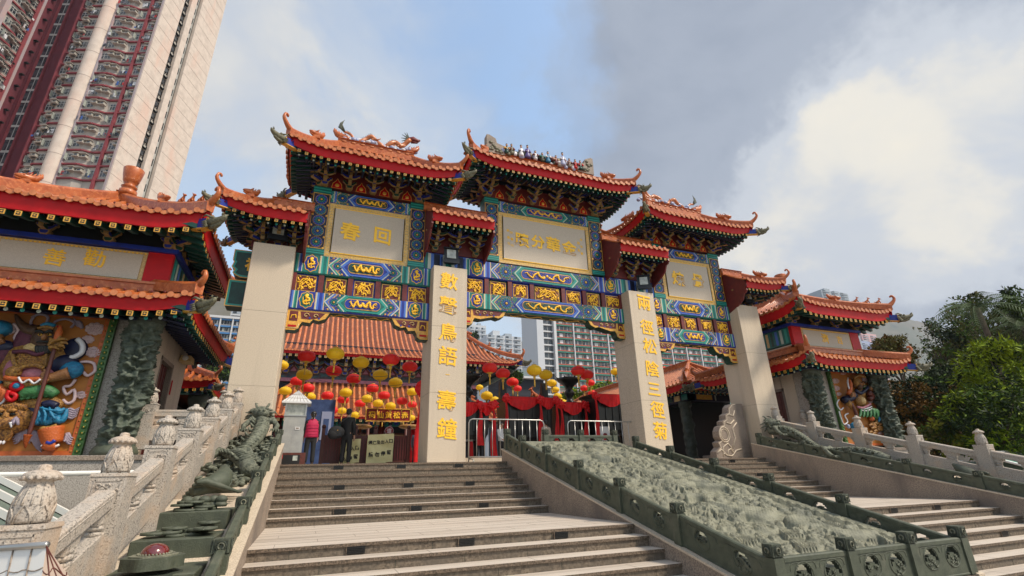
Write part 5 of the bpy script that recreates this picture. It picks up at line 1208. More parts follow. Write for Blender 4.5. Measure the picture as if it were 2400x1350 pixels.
def mural_left(root, X, yF, fz):
    F = Fm(.2963, 0, 700, yF-.1); I = []
    A = I.append
    I += cloud_items([(745, 235, 75), (690, 320, 50), (735, 420, 65), (640, 760, 45)], 'cloud_pink'); I += flame_items([(520, 890, 110, -30, 5), (520, 1080, 60, 20, 4), (640, 200, -60, -50, 3)], 'violet_grey')
    I += cloud_items([(60, 240, 60)], 'cloud_pink')
    for wi, w_ in enumerate([[(640, 505), (690, 500), (745, 515), (755, 570), (720, 600), (690, 610), (660, 580)], [(600, 640), (560, 690), (505, 700), (530, 760), (590, 720), (590, 800), (540, 830), (500, 800)], [(110, 200), (150, 250), (120, 310), (150, 360)], [(440, 430), (400, 480), (395, 540)]]): A(('t', 'ribbon#w%d' % wi, 'cloud_pink', w_, 9, .12))
    A(('t', 'ribbon#1', 'violet_grey', [(250, 150), (300, 125), (360, 130), (380, 160), (350, 230)], 8, .1)); A(('t', 'ribbon#2', 'violet_grey', [(420, 220), (440, 180), (520, 160), (590, 190), (560, 230)], 8, .1)); A(('t', 'ribbon#3', 'violet_grey', [(250, 220), (245, 180), (270, 140)], 8, .1))
    A(('e', 'torso', 'plum', 215, 330, 75, 120, .14, .1)); A(('e', 'torso', 'armour_gold', 290, 480, 175, 130, .20, .12)); A(('e', 'torso', 'armour_gold', 150, 520, 95, 130, .15, .12)); A(('e', 'torso', 'pink_glaze', 290, 600, 110, 62, .25, .14)); A(('e', 'torso', 'pink_glaze', 110, 560, 50, 90, .2, .12))
    for k in range(7):
        for i in range(9): A(('e', 'torso', 'tiger' if (i+k) % 2 else 'armour_gold', 175+i*25+(k % 2)*12, 440+k*17, 13, 9, .02, .315))
    for x in (120, 135, 400): A(('t', 'torso', 'armour_gold', [(x, 430), (x+(20 if x < 200 else -5), 520), (x+(60 if x < 200 else -30), 590)], 8, .30))
    for k in range(0): A(('t', 'torso', 'armour_gold', [(170, 440+k*28), (280, 455+k*28), (400, 440+k*26)], 12, .30))
    A(('t', 'torso', 'plum', [(140, 440), (250, 435), (330, 460), (430, 420)], 13, .32)); A(('t', 'torso', 'armour_gold', [(180, 600), (230, 560), (330, 545), (395, 570)], 13, .38)); A(('e', 'torso', 'armour_gold', 150, 595, 45, 40, .1, .36))
    A(('e', 'neck', 'gold_pale', 300, 400, 70, 40, .12, .22))
    A(('e', 'head', 'face_dark', 375, 325, 82, 88, .20, .20)); A(('e', 'head', 'face_dark', 385, 380, 60, 45, .2, .24)); A(('e', 'head', 'bronze_skin', 420, 255, 62, 32, .16, .26)); A(('e', 'head', 'bronze_skin', 395, 330, 16, 26, .1, .42)); A(('t', 'head', 'black_paint', [(345, 372), (390, 366), (435, 372)], 6, .44))
    A(('e', 'head', 'gold', 362, 308, 15, 9, .05, .40)); A(('e', 'head', 'gold', 428, 308, 15, 9, .05, .40)); A(('e', 'head', 'black_paint', 362, 308, 6, 6, .04, .43)); A(('e', 'head', 'black_paint', 428, 308, 6, 6, .04, .43)); A(('t', 'head', 'black_paint', [(330, 290), (365, 283), (392, 300)], 8, .42)); A(('t', 'head', 'black_paint', [(408, 300), (435, 283), (465, 288)], 8, .42)); A(('e', 'head', 'face_dark', 300, 330, 14, 26, .06, .2))
    for k in range(6): A(('t', 'beard', 'black_paint', [(335+k*22, 395), (330+k*22, 430), (340+k*20, 455)], [13, 10, 3], .34))
    A(('t', 'helmet', 'cyan_glaze', [(365, 240), (410, 222), (470, 240)], 13, .34)); A(('e', 'helmet', 'red_paint', 490, 245, 20, 16, .06, .3)); A(('t', 'helmet', 'armour_gold', [(345, 262), (400, 248), (470, 262)], 9, .38)); A(('t', 'hair', 'face_dark', [(310, 260), (230, 250), (170, 200), (130, 130)], [40, 34, 20, 8], .14))
    A(('e', 'cape', 'navy', 590, 400, 75, 85, .10, .10)); A(('t', 'cape', 'cloud_white', [(620, 325), (660, 370), (655, 430), (600, 465), (565, 470)], 16, .17))
    A(('e', 'arm', 'navy', 500, 520, 95, 70, .16, .14)); A(('e', 'arm', 'cyan_glaze', 580, 570, 68, 62, .17, .2)); A(('t', 'arm', 'bronze_skin', [(575, 600), (520, 615), (450, 635), (410, 640)], [40, 34, 30, 30], .3))
    for k in range(4): A(('t', 'hand', 'bronze_skin', [(425, 612+k*18), (395, 608+k*18), (378, 618+k*18), (392, 628+k*17)], [11, 11, 10, 8], .37))
    A(('t', 'hand', 'bronze_skin', [(420, 610), (402, 588), (390, 585)], [12, 10, 7], .38))
    A(('t', 'arm#2', 'cyan_glaze', [(-30, 240), (20, 260), (45, 290)], [60, 62, 40], .16)); A(('t', 'arm#2', 'bronze_skin', [(-20, 290), (20, 340), (50, 335)], [30, 28, 20], .22)); A(('e', 'arm#2', 'plum', 20, 450, 60, 80, .12, .1)); A(('e', 'arm#2', 'navy', 30, 380, 60, 45, .12, .12))
    A(('t', 'spear', 'wood_red', [(480, 420), (440, 560), (375, 780), (320, 970), (280, 1100)], 11, .42)); A(('t', 'spear', 'boot_orange', [(525, 235), (512, 300), (492, 360)], [3, 20, 16], .42)); A(('e', 'spear', 'armour_gold', 492, 382, 38, 30, .06, .40)); A(('t', 'spear', 'armour_gold', [(435, 400), (465, 365), (530, 348), (585, 350)], [8, 15, 12, 3], .43))
    for q in ((440, 412, 520, 430), (455, 372, 440, 340), (500, 360, 530, 320), (530, 380, 585, 388), (520, 400, 560, 420), (470, 400, 440, 430)): A(('t', 'spear', 'armour_gold', [(q[0], q[1]), ((q[0]+q[2])/2+6, (q[1]+q[3])/2-8), (q[2], q[3])], [12, 9, 3], .44)); A(('t', 'spear', 'boot_orange', [(280, 1085), (265, 1130), (258, 1190)], [22, 15, 3], .42)); A(('e', 'spear', 'armour_gold', 470, 430, 26, 14, .06, .42))
    A(('t', 'belt', 'boot_orange', [(80, 640), (220, 655), (390, 650)], 15, .34)); A(('t', 'belt', 'cloud_white', [(200, 640), (230, 685), (280, 660), (320, 690), (370, 655)], 6, .40)); A(('e', 'belt', 'red_paint', 175, 705, 42, 38, .06, .36)); A(('e', 'belt', 'cyan_glaze', 178, 705, 20, 20, .05, .40)); A(('t', 'belt', 'red_paint', [(120, 740), (100, 790), (140, 820), (170, 780), (130, 760)], 12, .34))
    A(('t', 'skirt', 'armour_gold', [(80, 680), (200, 690), (380, 680)], 26, .26)); A(('t', 'skirt', 'robe_green', [(200, 790), (250, 750), (330, 740), (400, 740), (465, 770)], [28, 40, 42, 40, 25], .24))
    for k in range(6): A(('t', 'skirt', 'robe_green', [(215+k*44, 740), (235+k*42, 775), (205+k*46, 805-k*6), (190+k*46, 790-k*6)], [6, 11, 9, 3], .29))
    A(('e', 'leg', 'armour_gold', 330, 840, 125, 65, .16, .16)); A(('e', 'leg', 'navy', 280, 880, 90, 60, .12, .18)); A(('t', 'leg', 'navy', [(370, 850), (430, 840), (480, 860)], 22, .30))
    A(('e', 'trousers', 'cyan_glaze', 385, 925, 85, 70, .18, .18)); A(('t', 'trousers', 'cyan_glaze', [(300, 1000), (345, 960), (400, 985), (450, 950), (500, 975), (535, 935), (552, 875)], [20, 26, 22, 26, 20, 16, 5], .24)); A(('t', 'trousers', 'cyan_glaze', [(440, 880), (490, 900), (530, 870)], [26, 22, 6], .22))
    for q in ((330, 880, 350, 930, 310, 1000), (375, 865, 400, 930, 385, 990), (430, 870, 445, 920, 480, 965), (350, 870, 420, 890, 520, 900)): A(('t', 'trousers', 'cyan_glaze', [q[0:2], q[2:4], q[4:6]], [4, 8, 5], .35))
    A(('t', 'boot', 'armour_gold', [(345, 1035), (420, 1030), (480, 1010)], 16, .26)); A(('t', 'boot', 'boot_orange', [(420, 1030), (425, 1090), (435, 1150)], [65, 58, 48], .2)); A(('t', 'boot', 'boot_orange', [(390, 1150), (430, 1165), (470, 1160)], 32, .26)); A(('t', 'boot', 'cloud_white', [(360, 1165), (420, 1190), (500, 1160)], 7, .3)); A(('t', 'boot', 'blue_paint', [(410, 1140), (445, 1150), (475, 1125)], 10, .36))
    A(('e', 'tiger', 'tiger', 110, 940, 125, 110, .24, .16)); A(('e', 'tiger', 'tiger', 80, 985, 70, 45, .16, .34)); A(('e', 'tiger', 'tiger', 100, 935, 22, 40, .1, .40))
    for x in (55, 150): A(('e', 'tiger', 'black_paint', x, 925, 15, 9, .06, .40)); A(('t', 'tiger', 'tiger', [(x-30, 905), (x, 893), (x+30, 905)], 12, .40)); A(('t', 'tiger', 'cloud_white', [(x-5, 990), (x, 1030)], [9, 3], .42))
    for k in range(9): A(('t', 'tiger', 'tiger', [(50+k*22, 840+abs(k-4)*6), (60+k*22, 870), (40+k*24, 890)], [15, 12, 6], .3))
    A(('t', 'tiger', 'tiger', [(200, 930), (280, 960), (240, 900)], [60, 50, 30], .12))
    for k in range(4): A(('t', 'tiger', 'tiger', [(100-k*26, 1030), (80-k*27, 1090), (65-k*25, 1130)], [26, 22, 14], .2)); A(('e', 'tiger', 'cloud_white', 62-k*25, 1142, 7, 12, .04, .3))
    A(('t', 'tiger', 'violet_grey', [(150, 1010), (180, 960), (200, 1010)], [10, 14, 6], .4))
    I += flame_items([(150, 1020, 110, 60, 5), (250, 1060, 100, 90, 5), (170, 1060, -80, 40, 4)], 'violet_grey')
    A(('t', 'sash', 'boot_orange', [(-40, 700), (20, 720), (60, 760), (40, 820), (-20, 850)], [20, 34, 30, 24, 10], .2)); A(('t', 'sash', 'cloud_white', [(75, 745), (60, 820), (0, 855)], 7, .26)); A(('t', 'sash', 'cyan_glaze', [(-40, 670), (30, 680)], 18, .2))
    mural(root, yF-.0, F, .2963/82, (-8.15, -5.84, fz+.04, 3.44), I)
def mural_right(root, X, yF, fz):
    F = Fm(.3407, 1500, 620, yF-.1); I = []; A = I.append
    I += cloud_items([(1345, 800, 30), (1350, 850, 30), (1400, 745, 22), (1555, 790, 28), (1370, 890, 20), (1580, 880, 26), (1590, 940, 20), (1410, 1110, 18), (1610, 1060, 18), (1655, 1160, 16)], 'cloud_pink')
    A(('t', 'ribbon#4', 'cloud_white', [(1365, 930), (1350, 960), (1375, 1000), (1395, 985)], 5, .12)); A(('t', 'ribbon#5', 'cloud_white', [(1365, 1010), (1380, 1060), (1400, 1100), (1425, 1080), (1405, 1040), (1430, 1025)], 5, .12))
    A(('t', 'ribbon#6', 'violet_grey', [(1490, 770), (1520, 765), (1530, 800)], 5, .14))
    A(('e', 'torso', 'armour_gold', 1505, 935, 55, 60, .2, .14)); A(('e', 'torso', 'armour_gold', 1515, 880, 50, 45, .16, .12)); A(('e', 'torso', 'gold_pale', 1510, 940, 35, 38, .2, .2)); A(('t', 'torso', 'pink_glaze', [(1455, 985), (1500, 990), (1545, 965)], 8, .34))
    A(('e', 'head', 'armour_gold', 1475, 815, 38, 46, .18, .22)); A(('e', 'head', 'face_dark', 1485, 845, 26, 26, .16, .28)); A(('e', 'head', 'bronze_skin', 1485, 828, 24, 20, .14, .34))
    for x in (1475, 1497): A(('e', 'head', 'black_paint', x, 822, 5, 3, .04, .47)); A(('t', 'head', 'black_paint', [(x-7, 815), (x+7, 814)], 3, .47))
    A(('e', 'head', 'bronze_skin', 1487, 833, 5, 8, .05, .48)); A(('t', 'head', 'maroon', [(1478, 848), (1496, 847)], 3, .45)); A(('t', 'collar', 'navy', [(1450, 870), (1490, 890), (1535, 850)], 12, .3))
    A(('t', 'helmet', 'armour_gold', [(1440, 790), (1470, 768), (1515, 780)], 10, .3)); A(('e', 'helmet', 'robe_green', 1545, 850, 22, 30, .1, .12))
    A(('t', 'sword', 'boot_orange', [(1405, 900), (1412, 860), (1415, 820), (1402, 790)], [18, 18, 14, 4], .3)); A(('t', 'sword', 'cloud_white', [(1395, 785), (1392, 820), (1405, 870)], [3, 6, 5], .33))
    A(('t', 'arm', 'navy', [(1460, 900), (1420, 925), (1385, 935)], [26, 28, 26], .2)); A(('t', 'arm', 'armour_gold', [(1400, 950), (1430, 975), (1440, 1000)], [24, 20, 14], .24)); A(('e', 'hand', 'bronze_skin', 1415, 905, 15, 18, .1, .38))
    for k in range(4): A(('t', 'hand', 'bronze_skin', [(1400, 895+k*7), (1412, 892+k*7), (1424, 898+k*7)], 4, .46))
    A(('t', 'arm#2', 'wood_red', [(1550, 880), (1580, 910), (1560, 930)], [24, 22, 18], .2)); A(('t', 'arm#2', 'bronze_skin', [(1560, 850), (1590, 870)], [18, 12], .2))
    A(('t', 'staff', 'wood_red', [(1420, 960), (1450, 1020), (1480, 1110)], [12, 12, 8], .3))
    for k in range(5): A(('t', 'skirt', 'cloud_white' if k % 2 else 'black_paint', [(1465+k*4, 985+k*7), (1510+k*3, 990+k*7), (1555, 975+k*7)], 4, .34))
    A(('e', 'skirt', 'robe_green', 1540, 1015, 60, 40, .2, .18)); 
    for k in range(6): A(('t', 'skirt', 'robe_green', [(1480+k*22, 1000), (1478+k*23, 1035), (1470+k*25, 1055)], [7, 10, 5], .34))
    A(('t', 'leg', 'robe_green', [(1560, 1010), (1600, 1020), (1600, 1060)], [30, 30, 14], .22)); A(('e', 'leg', 'boot_orange', 1580, 1060, 26, 22, .12, .2)); A(('t', 'leg', 'cyan_glaze', [(1440, 1115), (1470, 1105), (1500, 1120), (1490, 1150)], [20, 26, 24, 12], .2)); A(('e', 'leg', 'black_paint', 1475, 1085, 28, 18, .12, .22)); A(('e', 'leg', 'cloud_blue', 1420, 1115, 14, 18, .08, .2)); A(('t', 'leg', 'cyan_glaze', [(1600, 1045), (1620, 1060), (1618, 1085)], [8, 9, 6], .25))
    for k in range(22): x, y = 1560+rnd.random()*75, 1070+rnd.random()*100; A(('t', 'beast', 'tiger' if k % 2 else 'armour_gold', [(x, y), (x+16, y-8), (x+28, y+4)], [7, 9, 3], .18))
    A(('e', 'beast', 'tiger', 1600, 1110, 36, 40, .14, .12))
    mural(root, yF, F, .3407/63, (18.92, 21.28, .42, 3.40), I)
PAVL = pavilion('L', 'left two-tier orange-roofed pavilion with a painted relief of a dark-faced guardian holding a spear', mural_left)
PAVR = pavilion('R', 'right two-tier orange-roofed pavilion with a painted relief of a guardian raising a sword', mural_right)
# ------------------------------------------------------------------ temple hall behind
mat('hall_dark', (.02, .03, .045), .6, (.07, .035, .03), 5, (.42, .55), col3=(.03, .09, .10), s3=4, c3=(.5, .6)); mat('hall_interior', (.010, .012, .022), .7); mat('sign_red', (.22, .012, .012), .45)  # interior tone is near-black: the unlit depth of the hall given as colour
HALL = empty('temple_hall', (4, 27, 0), 'large temple hall behind the gate with two broad orange tiled roofs and painted eaves', 'temple')
roof(HALL, -6.3, 15.1, 24.2, 42, 8.55, 17.2, flip=1.5, board=.22, soff=.3, wallin=1.5, corner_s=1.6, sp=.40, rin=6.8, barrel='tile_hall', tongue='tile_hall', sag=.62, dots=False, sq_s=1.7, ridge_h=.7, sqr='gold_pale', hipbeast=True, back=False)
roof(HALL, -5.6, 12.6, 22.2, 30.2, 3.75, 7.1, flip=1.0, board=.16, soff=.3, wallin=1.5, corner_s=1.3, sp=.40, rin=3.9, barrel='tile_hall', tongue='tile_hall', sag=.35, dots=False, sq_s=1.7, ridge_h=.1, sqr='gold_pale', back=False, ridge_beast=False)
b = MB(); b.box(-4.4, 11.6, 25.9, 40, 0, 9.5, 'hall_interior'); b.box(-4.5, 11.7, 25.7, 26.5, 6.6, 8.6, 'hall_dark'); b.box(-4.55, 11.75, 25.6, 26.5, 6.5, 6.75, 'pink_glaze'); b.build('wall', HALL)
for i in range(15):
    x = -3.7+i*1.03; b = MB()
    flat(b, [(x-.42, 7.2), (x+.42, 7.2), (x+.25, 7.55), (x, 7.95), (x-.25, 7.55)], 25.68, 'maroon'); flat(b, [(x-.2, 7.28), (x+.2, 7.28), (x, 7.62)], 25.66, 'pink_glaze')
    b.build('lotus_panel', HALL)
    b = MB(); bracket_cluster(b, x+.51, 25.6, 7.1, 2.0, 2, 'green_paint' if i % 2 else 'blue_paint', (0, -1), .2); b.build('bracket', HALL)
for i in range(7):
    x = -3.1+i*2.3; b = MB(); b.lathe([(.22, 0), (.22, 3.9)], (x, 24.4, 0), 'red_paint' if i > 3 else 'maroon', 12); b.build('column', HALL)
b = MB(); b.box(-4.2, 11.4, 24.3, 24.6, 3.25, 3.9, 'teal'); 
for i in range(35): x = -4.1+i*.44; b.box(x, x+.3, 24.27, 24.3, 3.35, 3.8, ('blue_paint', 'gold_pale', 'green_paint', 'navy')[i % 4])
b.build('painted_beam', HALL)
# ornament row and dark latticed doors of the hall
for i in range(6):
    x = -2.1+i*2.3; b = MB(); b.box(x-.9, x+.9, 25.7, 25.85, .05, 2.9, 'wood_red')
    for k in range(7): b.box(x-.8+k*.25, x-.74+k*.25, 25.66, 25.7, 1.1, 2.8, 'maroon')
    for k in range(5): b.box(x-.85, x+.85, 25.65, 25.66, 1.2+k*.38, 1.25+k*.38, 'gold_pale')
    b.build('door', HALL)
# side corridor on the right, green roofed building beyond, its columns
mat('tile_green', (.015, .24, .19), .35, (.01, .15, .13), 3, coat=.3)
COR = empty('side_corridor', (18.5, 13, 0), 'low corridor building with an orange tiled roof and bright red eaves behind the right pavilion', 'corridor')
XF[0] = lambda p: (p[1], p[0], p[2])
roof(COR, 5.9, 23, 16.1, 21.5, 3.78, 5.35, flip=.3, board=.30, soff=.2, wallin=.9, corner_s=1.0, sp=.30, rin=2.6, barrel='tile_pale', tongue='tile_pale', sag=.2, ridge_beast=False, sq_s=1.2, left='hip', right='hip')
XF[0] = None
for i in range(5):
    y = 7.2+i*3.4; b = MB(); cx = 17.0; n_, k_ = 18, 34; vs = []
    for q in range(k_):
        z = .25+2.5*q/(k_-1)
        for j in range(n_): th = 2*PI*j/n_; d_ = abs(noise.noise(Vector((math.cos(th)*1.8+i*4, math.sin(th)*1.8, z*3))))*.16; r_ = .24+d_; vs.append((cx+r_*math.cos(th), y+r_*math.sin(th), z))
    b.add(vs, [(q*n_+j, q*n_+(j+1) % n_, (q+1)*n_+(j+1) % n_, (q+1)*n_+j) for q in range(k_-1) for j in range(n_)], 'green_dark', True); b.lathe([(.42, 0), (.4, .2), (.3, .26)], (cx, y, 0), 'green_dark', 14); b.lathe([(.26, 0), (.34, .1), (.34, .3), (.3, .34)], (cx, y, 2.7), 'green_dark', 14)
    b.build('carved_column', COR)
b = MB(); b.box(16.8, 17.2, 6.6, 22, 3.02, 3.42, 'navy'); 
for i in range(26): y = 6.7+i*.58; b.box(16.77, 16.8, y, y+.42, 3.08, 3.36, ('teal', 'gold_pale', 'green_paint', 'blue_light')[i % 4])
b.box(16.8, 21, 6.6, 6.9, 3.02, 3.42, 'navy'); b.box(17.3, 18.3, 6.57, 6.6, 3.08, 3.36, 'gold'); b.box(18.5, 18.56, 6.57, 6.6, 3.05, 3.4, 'white_line'); b.build('painted_beam', COR)
b = MB(); b.box(20.4, 20.9, 8, 22, 0, 3.4, 'black_paint'); b.build('wall', COR)
GR = empty('green_roofed_hall', (36, 34, 0), 'building with a turquoise-green tiled roof seen through the right gate bay', 'building')
roof(GR, 30.0, 58, 27.5, 36, 3.3, 8.4, flip=.8, board=.18, soff=.2, wallin=1, corner_s=1.2, sp=.42, rin=5, barrel='tile_green', tongue='tile_green', sag=.35, dots=False, band='tile_green', sqr='boot_orange', back=False, sq_s=1.7, ridge_beast=False, head=False)
b = MB(); b.box(31.5, 56, 29, 35, 0, 4, 'wood_red'); b.build('wall', GR)
# carved drum stone against the right pillar
b = MB(); yB = 1.05
pts = [(14.45, 0), (12.78, 0), (12.80, .26), (13.0, .42), (12.95, .58), (13.12, .66), (13.05, .78), (13.06, .98), (13.18, 1.16), (13.33, 1.2), (13.34, 1.34), (13.50, 1.42), (13.52, 1.58), (13.68, 1.66), (13.74, 1.86), (13.88, 1.98), (14.05, 2.02), (14.45, 2.02)]
b.prism([(p[0], p[1]) for p in pts][::-1], yB, yB+.32, 'granite_side')
outl(b, [(p[0]+.05, p[1]-.02) for p in pts[2:-1]], yB-.012, .03, 'granite_cream', False)
b.tube([(13.31+.24*math.cos(t), yB-.01, .86+.27*math.sin(t)) for t in [2*PI*i/24 for i in range(25)]], .022, 'granite_cream', 6, False); b.tube([(13.31+.17*math.cos(t), yB-.01, .86+.2*math.sin(t)) for t in [2*PI*i/20 for i in range(21)]], .016, 'granite_cream', 6, False)
for P in ([(12.85, .22), (13.05, .34), (13.25, .14), (13.5, .1), (13.75, .3), (14.0, .35)], [(13.1, .12), (13.15, .42), (13.4, .55), (13.6, .3)], [(13.3, .12), (13.35, .3), (13.5, .36), (13.6, .2)], [(13.6, .4), (13.8, .75), (13.75, 1.1), (14.0, 1.3)], [(13.5, 1.3), (13.7, 1.25), (13.9, 1.4)], [(13.7, 1.6), (13.9, 1.55), (14.0, 1.75)]): b.tube([(x, yB-.005, z) for x, z in P], .026, 'granite_cream', 6)
tag(b.build('drum_stone'), 'pale stone slab carved with a disc and waves, leaning against the far right pillar', 'carved stone')

LC = empty('side_corridor', (-6.5, 11, 0), 'dark corridor with carved columns and painted beams behind the left pavilion', 'corridor')
XF[0] = lambda p: (p[1], p[0], p[2])
roof(LC, 7.0, 17, -9.5, -4.5, 3.15, 4.6, flip=.3, board=.26, soff=.2, wallin=.9, corner_s=.9, sp=.30, rin=2.4, sag=.2, ridge_beast=False, sq_s=1.0)
XF[0] = None
for i in range(3):
    y = 8.0+i*3.2; b = MB(); b.lathe([(.36, 0), (.34, .2), (.24, .3)]+[(.22+.05*math.sin(q*2.7), .3+q*.2) for q in range(11)]+[(.34, 2.55), (.34, 2.75)], (-5.1, y, 0), 'green_dark', 16)
    b.build('carved_column', LC)
b = MB(); b.box(-5.3, -4.95, 7.4, 16, 2.7, 3.05, 'navy')
for i in range(20): y = 7.5+i*.42; b.box(-4.95, -4.92, y, y+.3, 2.74, 3.0, ('teal', 'gold_pale', 'green_paint', 'blue_light')[i % 4])
b.box(-8.5, -5.3, 7.4, 7.7, 2.7, 3.05, 'teal'); b.build('painted_beam', LC); b = MB(); b.box(-9, -6.8, 7.6, 17, 0, 3.0, 'black_paint'); b.build('wall', LC)
# ------------------------------------------------------------------ high-rise blocks
HAZE = .00017
mat('tower_cream', (.60, .51, .44), .8, (.50, .42, .36), .8, (.4, .65), col3=(.60, .42, .34), s3=.25, c3=(.5, .7), stretch=(1, 1, .3))
mat('tower_wall', (.42, .375, .33), .85, (.33, .29, .26), .6); mat('tower_pink', (.25, .045, .055), .8, (.19, .03, .04), .5); mat('tower_dark_pink', (.15, .022, .035), .85, (.11, .018, .03), .4)  # wall tone darkened: the shaded look of the facade is in its colour
mat('tower_grey', (.38, .32, .34), .8, (.30, .25, .27), .4, col3=(.44, .30, .28), s3=.4, c3=(.45, .7)); mat('joint', (.25, .18, .16), .9)
mat('win_dark', (.02, .026, .035), .25, (.07, .08, .09), .9, (.45, .6), spec=.7); mat('win_frame', (.42, .42, .40), .5); mat('ac_unit', (.46, .43, .37), .6, (.34, .31, .27), 2)
for n_, c_ in (('cloth_white', (.6, .6, .62)), ('cloth_blue', (.04, .10, .32)), ('cloth_red', (.45, .04, .04)), ('cloth_yellow', (.6, .4, .05)), ('cloth_grey', (.12, .12, .15))): mat(n_, c_, .8)
FH = 2.74
n_f = Vector((.342, .94, 0)); d_f = Vector((.94, -.342, 0)); D_T = 70.0
def onF(x, y): d = ray(x, y); return CAM+d*(D_T/d.dot(n_f))
cor = onF(320, 208); cor.z = 0                      # outer corner of front facade and end face
TW = empty('apartment_tower', (cor.x, cor.y, 0), 'very tall cream and dark pink apartment tower rising beyond the left pavilion', 'tower')
Z0, Z1 = 0, 132
def fr(o, s_, t_, z): return o+d_f*s_+n_f*t_+Vector((0, 0, z))       # s along the facade (right +), t into the block
def bxf(mb, o, s0, s1, t0, t1, z0, z1, m_):
    vs = [fr(o, s, t, z) for z in (z0, z1) for s, t in ((s0, t0), (s1, t0), (s1, t1), (s0, t1))]
    mb.add(vs, [(0, 3, 2, 1), (4, 5, 6, 7), (0, 1, 5, 4), (1, 2, 6, 5), (2, 3, 7, 6), (3, 0, 4, 7)], m_)

o = cor; k_ = .875
ALLW = []; ALLA = []
def zigwall(mb, A, z0, z1, m_, fn=bxf):                              # wall strip following (s,t) points
    for (s0, t0), (s1, t1) in zip(A[:-1], A[1:]):
        vs = [fr(o, s0, t0, z0), fr(o, s1, t1, z0), fr(o, s1, t1, z1), fr(o, s0, t0, z1)]; mb.add(vs, [(0, 1, 2, 3)], m_)
def ledge(mb, A, z, m_='tower_pink', w_=.32):
    for (s0, t0), (s1, t1) in zip(A[:-1], A[1:]):
        d = Vector((s1-s0, t1-t0)); d.normalize(); n = Vector((d.y, -d.x))*w_
        q = [(s0+n.x, t0+n.y), (s1+n.x, t1+n.y), (s1-n.x*.3, t1-n.y*.3), (s0-n.x*.3, t0-n.y*.3)]
        vs = [fr(o, a, c, z-.14) for a, c in q]+[fr(o, a, c, z+.12) for a, c in q]
        mb.add(vs, [(0, 3, 2, 1), (4, 5, 6, 7), (0, 1, 5, 4), (1, 2, 6, 5), (2, 3, 7, 6), (3, 0, 4, 7)], m_)
bayA = [(-15.3, .75), (-13.4, .75), (-12.7, 0), (-10.6, 0)]; bayB = [(-8.2, 0), (-5.6, 0), (-4.5, .75), (-2.7, .75)]; bayC = [(-2.4, .75), (-.25, .75)]
sW = -24.0
wingA = [(sW, -3.4), (sW, -1.0), (sW-.7, -.2), (sW-.7, 1.2)]; wingB = [(sW, -9.5), (sW, -6.6), (sW-.7, -6.0), (sW-.7, -4.2)]
b = MB(); bxf(b, o, -15.6, -1.42, .9, 15, Z0, Z1, 'tower_wall')
for A in (bayA, bayB, bayC): zigwall(b, A, Z0, Z1, 'tower_wall')
bxf(b, o, -.28, 0, -.05, .9, Z0, Z1, 'tower_grey'); b.build('front_wall', TW)
b = MB()
for a, c in ((0, 4.4), (6.1, 7.5), (8.9, 15.8)): bxf(b, o, -.4, .18, a, c, Z0, Z1, 'tower_cream')
bxf(b, o, -1.4, -.8, 4.3, 6.2, Z0, Z1, 'tower_wall'); bxf(b, o, -1.2, -.6, 7.4, 9.0, Z0, Z1, 'win_frame')
z = 28.4
while z < Z1:
    for a, c in ((.03, 4.3), (9.0, 15.75)): bxf(b, o, .18, .195, a, c, z, z+.05, 'joint')
    z += FH*1.0
b.build('end_wall', TW)
b = MB(); tp = [(-9.5-1.35*math.cos(PI*i/10), .35-1.55*math.sin(PI*i/10)) for i in range(11)]
b.add([fr(o, s, t, z) for z in (Z0, Z1) for s, t in tp], [(i, i+1, 11+i+1, 11+i) for i in range(10)], 'tower_cream', True)
z = 29
while z < Z1: b.tube([fr(o, s, t-.01, z) for s, t in tp], .03, 'joint', 4, False); z += FH*2
bxf(b, o, -8.2, -7.95, -.35, .5, Z0, Z1, 'tower_grey'); b.build('round_shaft', TW)
b = MB()
for s in (-15.3, -2.57): bxf(b, o, s-.2, s+.2, .3, .95, Z0, Z1, 'tower_pink')
b.build('pink_fin', TW)
b = MB(); bxf(b, o, -15.65, -15.3, .5, 4.4, Z0, Z1, 'tower_dark_pink'); bxf(b, o, sW, -15.3, 4.3, 5, Z0, Z1, 'tower_dark_pink'); bxf(b, o, sW-.8, sW-.7, 1.2, 4.6, Z0, Z1, 'tower_dark_pink')
bxf(b, o, sW-.6, sW-.1, 4.0, 4.35, Z0, Z1, 'tower_dark_pink'); bxf(b, o, -21.9, -21.6, 3.9, 4.35, Z0, Z1, 'tower_pink'); bxf(b, o, -24.0+.1, -23.55, 3.9, 4.35, Z0, Z1, 'tower_pink'); bxf(b, o, sW-.7, sW-.35, 1.75, 2.2, Z0, Z1, 'tower_grey'); bxf(b, o, sW-.7, sW-.45, 1.2, 1.75, Z0, Z1, 'tower_pink'); b.build('recess_wall', TW)
b = MB(); bxf(b, o, -40, sW-.75, -16, 1.2, Z0, Z1, 'tower_wall')
for A in (wingA, wingB): zigwall(b, A, Z0, Z1, 'tower_wall')
bxf(b, o, sW-.7, sW+.25, -4.2, -3.4, Z0, Z1, 'tower_grey'); bxf(b, o, sW-.7, sW+.1, -16, -9.5, Z0, Z1, 'tower_cream'); b.build('wing_wall', TW)
F0, F1 = 12, 42
b = MB()
for k in range(F0, F1):
    z = k*FH
    bxf(b, o, -23.55, -21.9, 4.15, 4.31, z+.4, z+FH-.05, 'win_dark'); bxf(b, o, -23.55, -21.9, 4.1, 4.3, z-.05, z+.4, 'win_frame'); bxf(b, o, -22.75, -22.68, 4.08, 4.2, z+.3, z+FH-.05, 'win_frame')
    bxf(b, o, sW-.7, sW-.1, 2.9, 3.4, z+.1, z+.3, 'black_paint')
tag(b.build('stair_window', TW), kind='stuff')
b = MB()
for k in range(F0, F1+6):
    z = k*FH
    for A in (bayA, bayB, bayC, wingA, wingB): ledge(b, A, z)
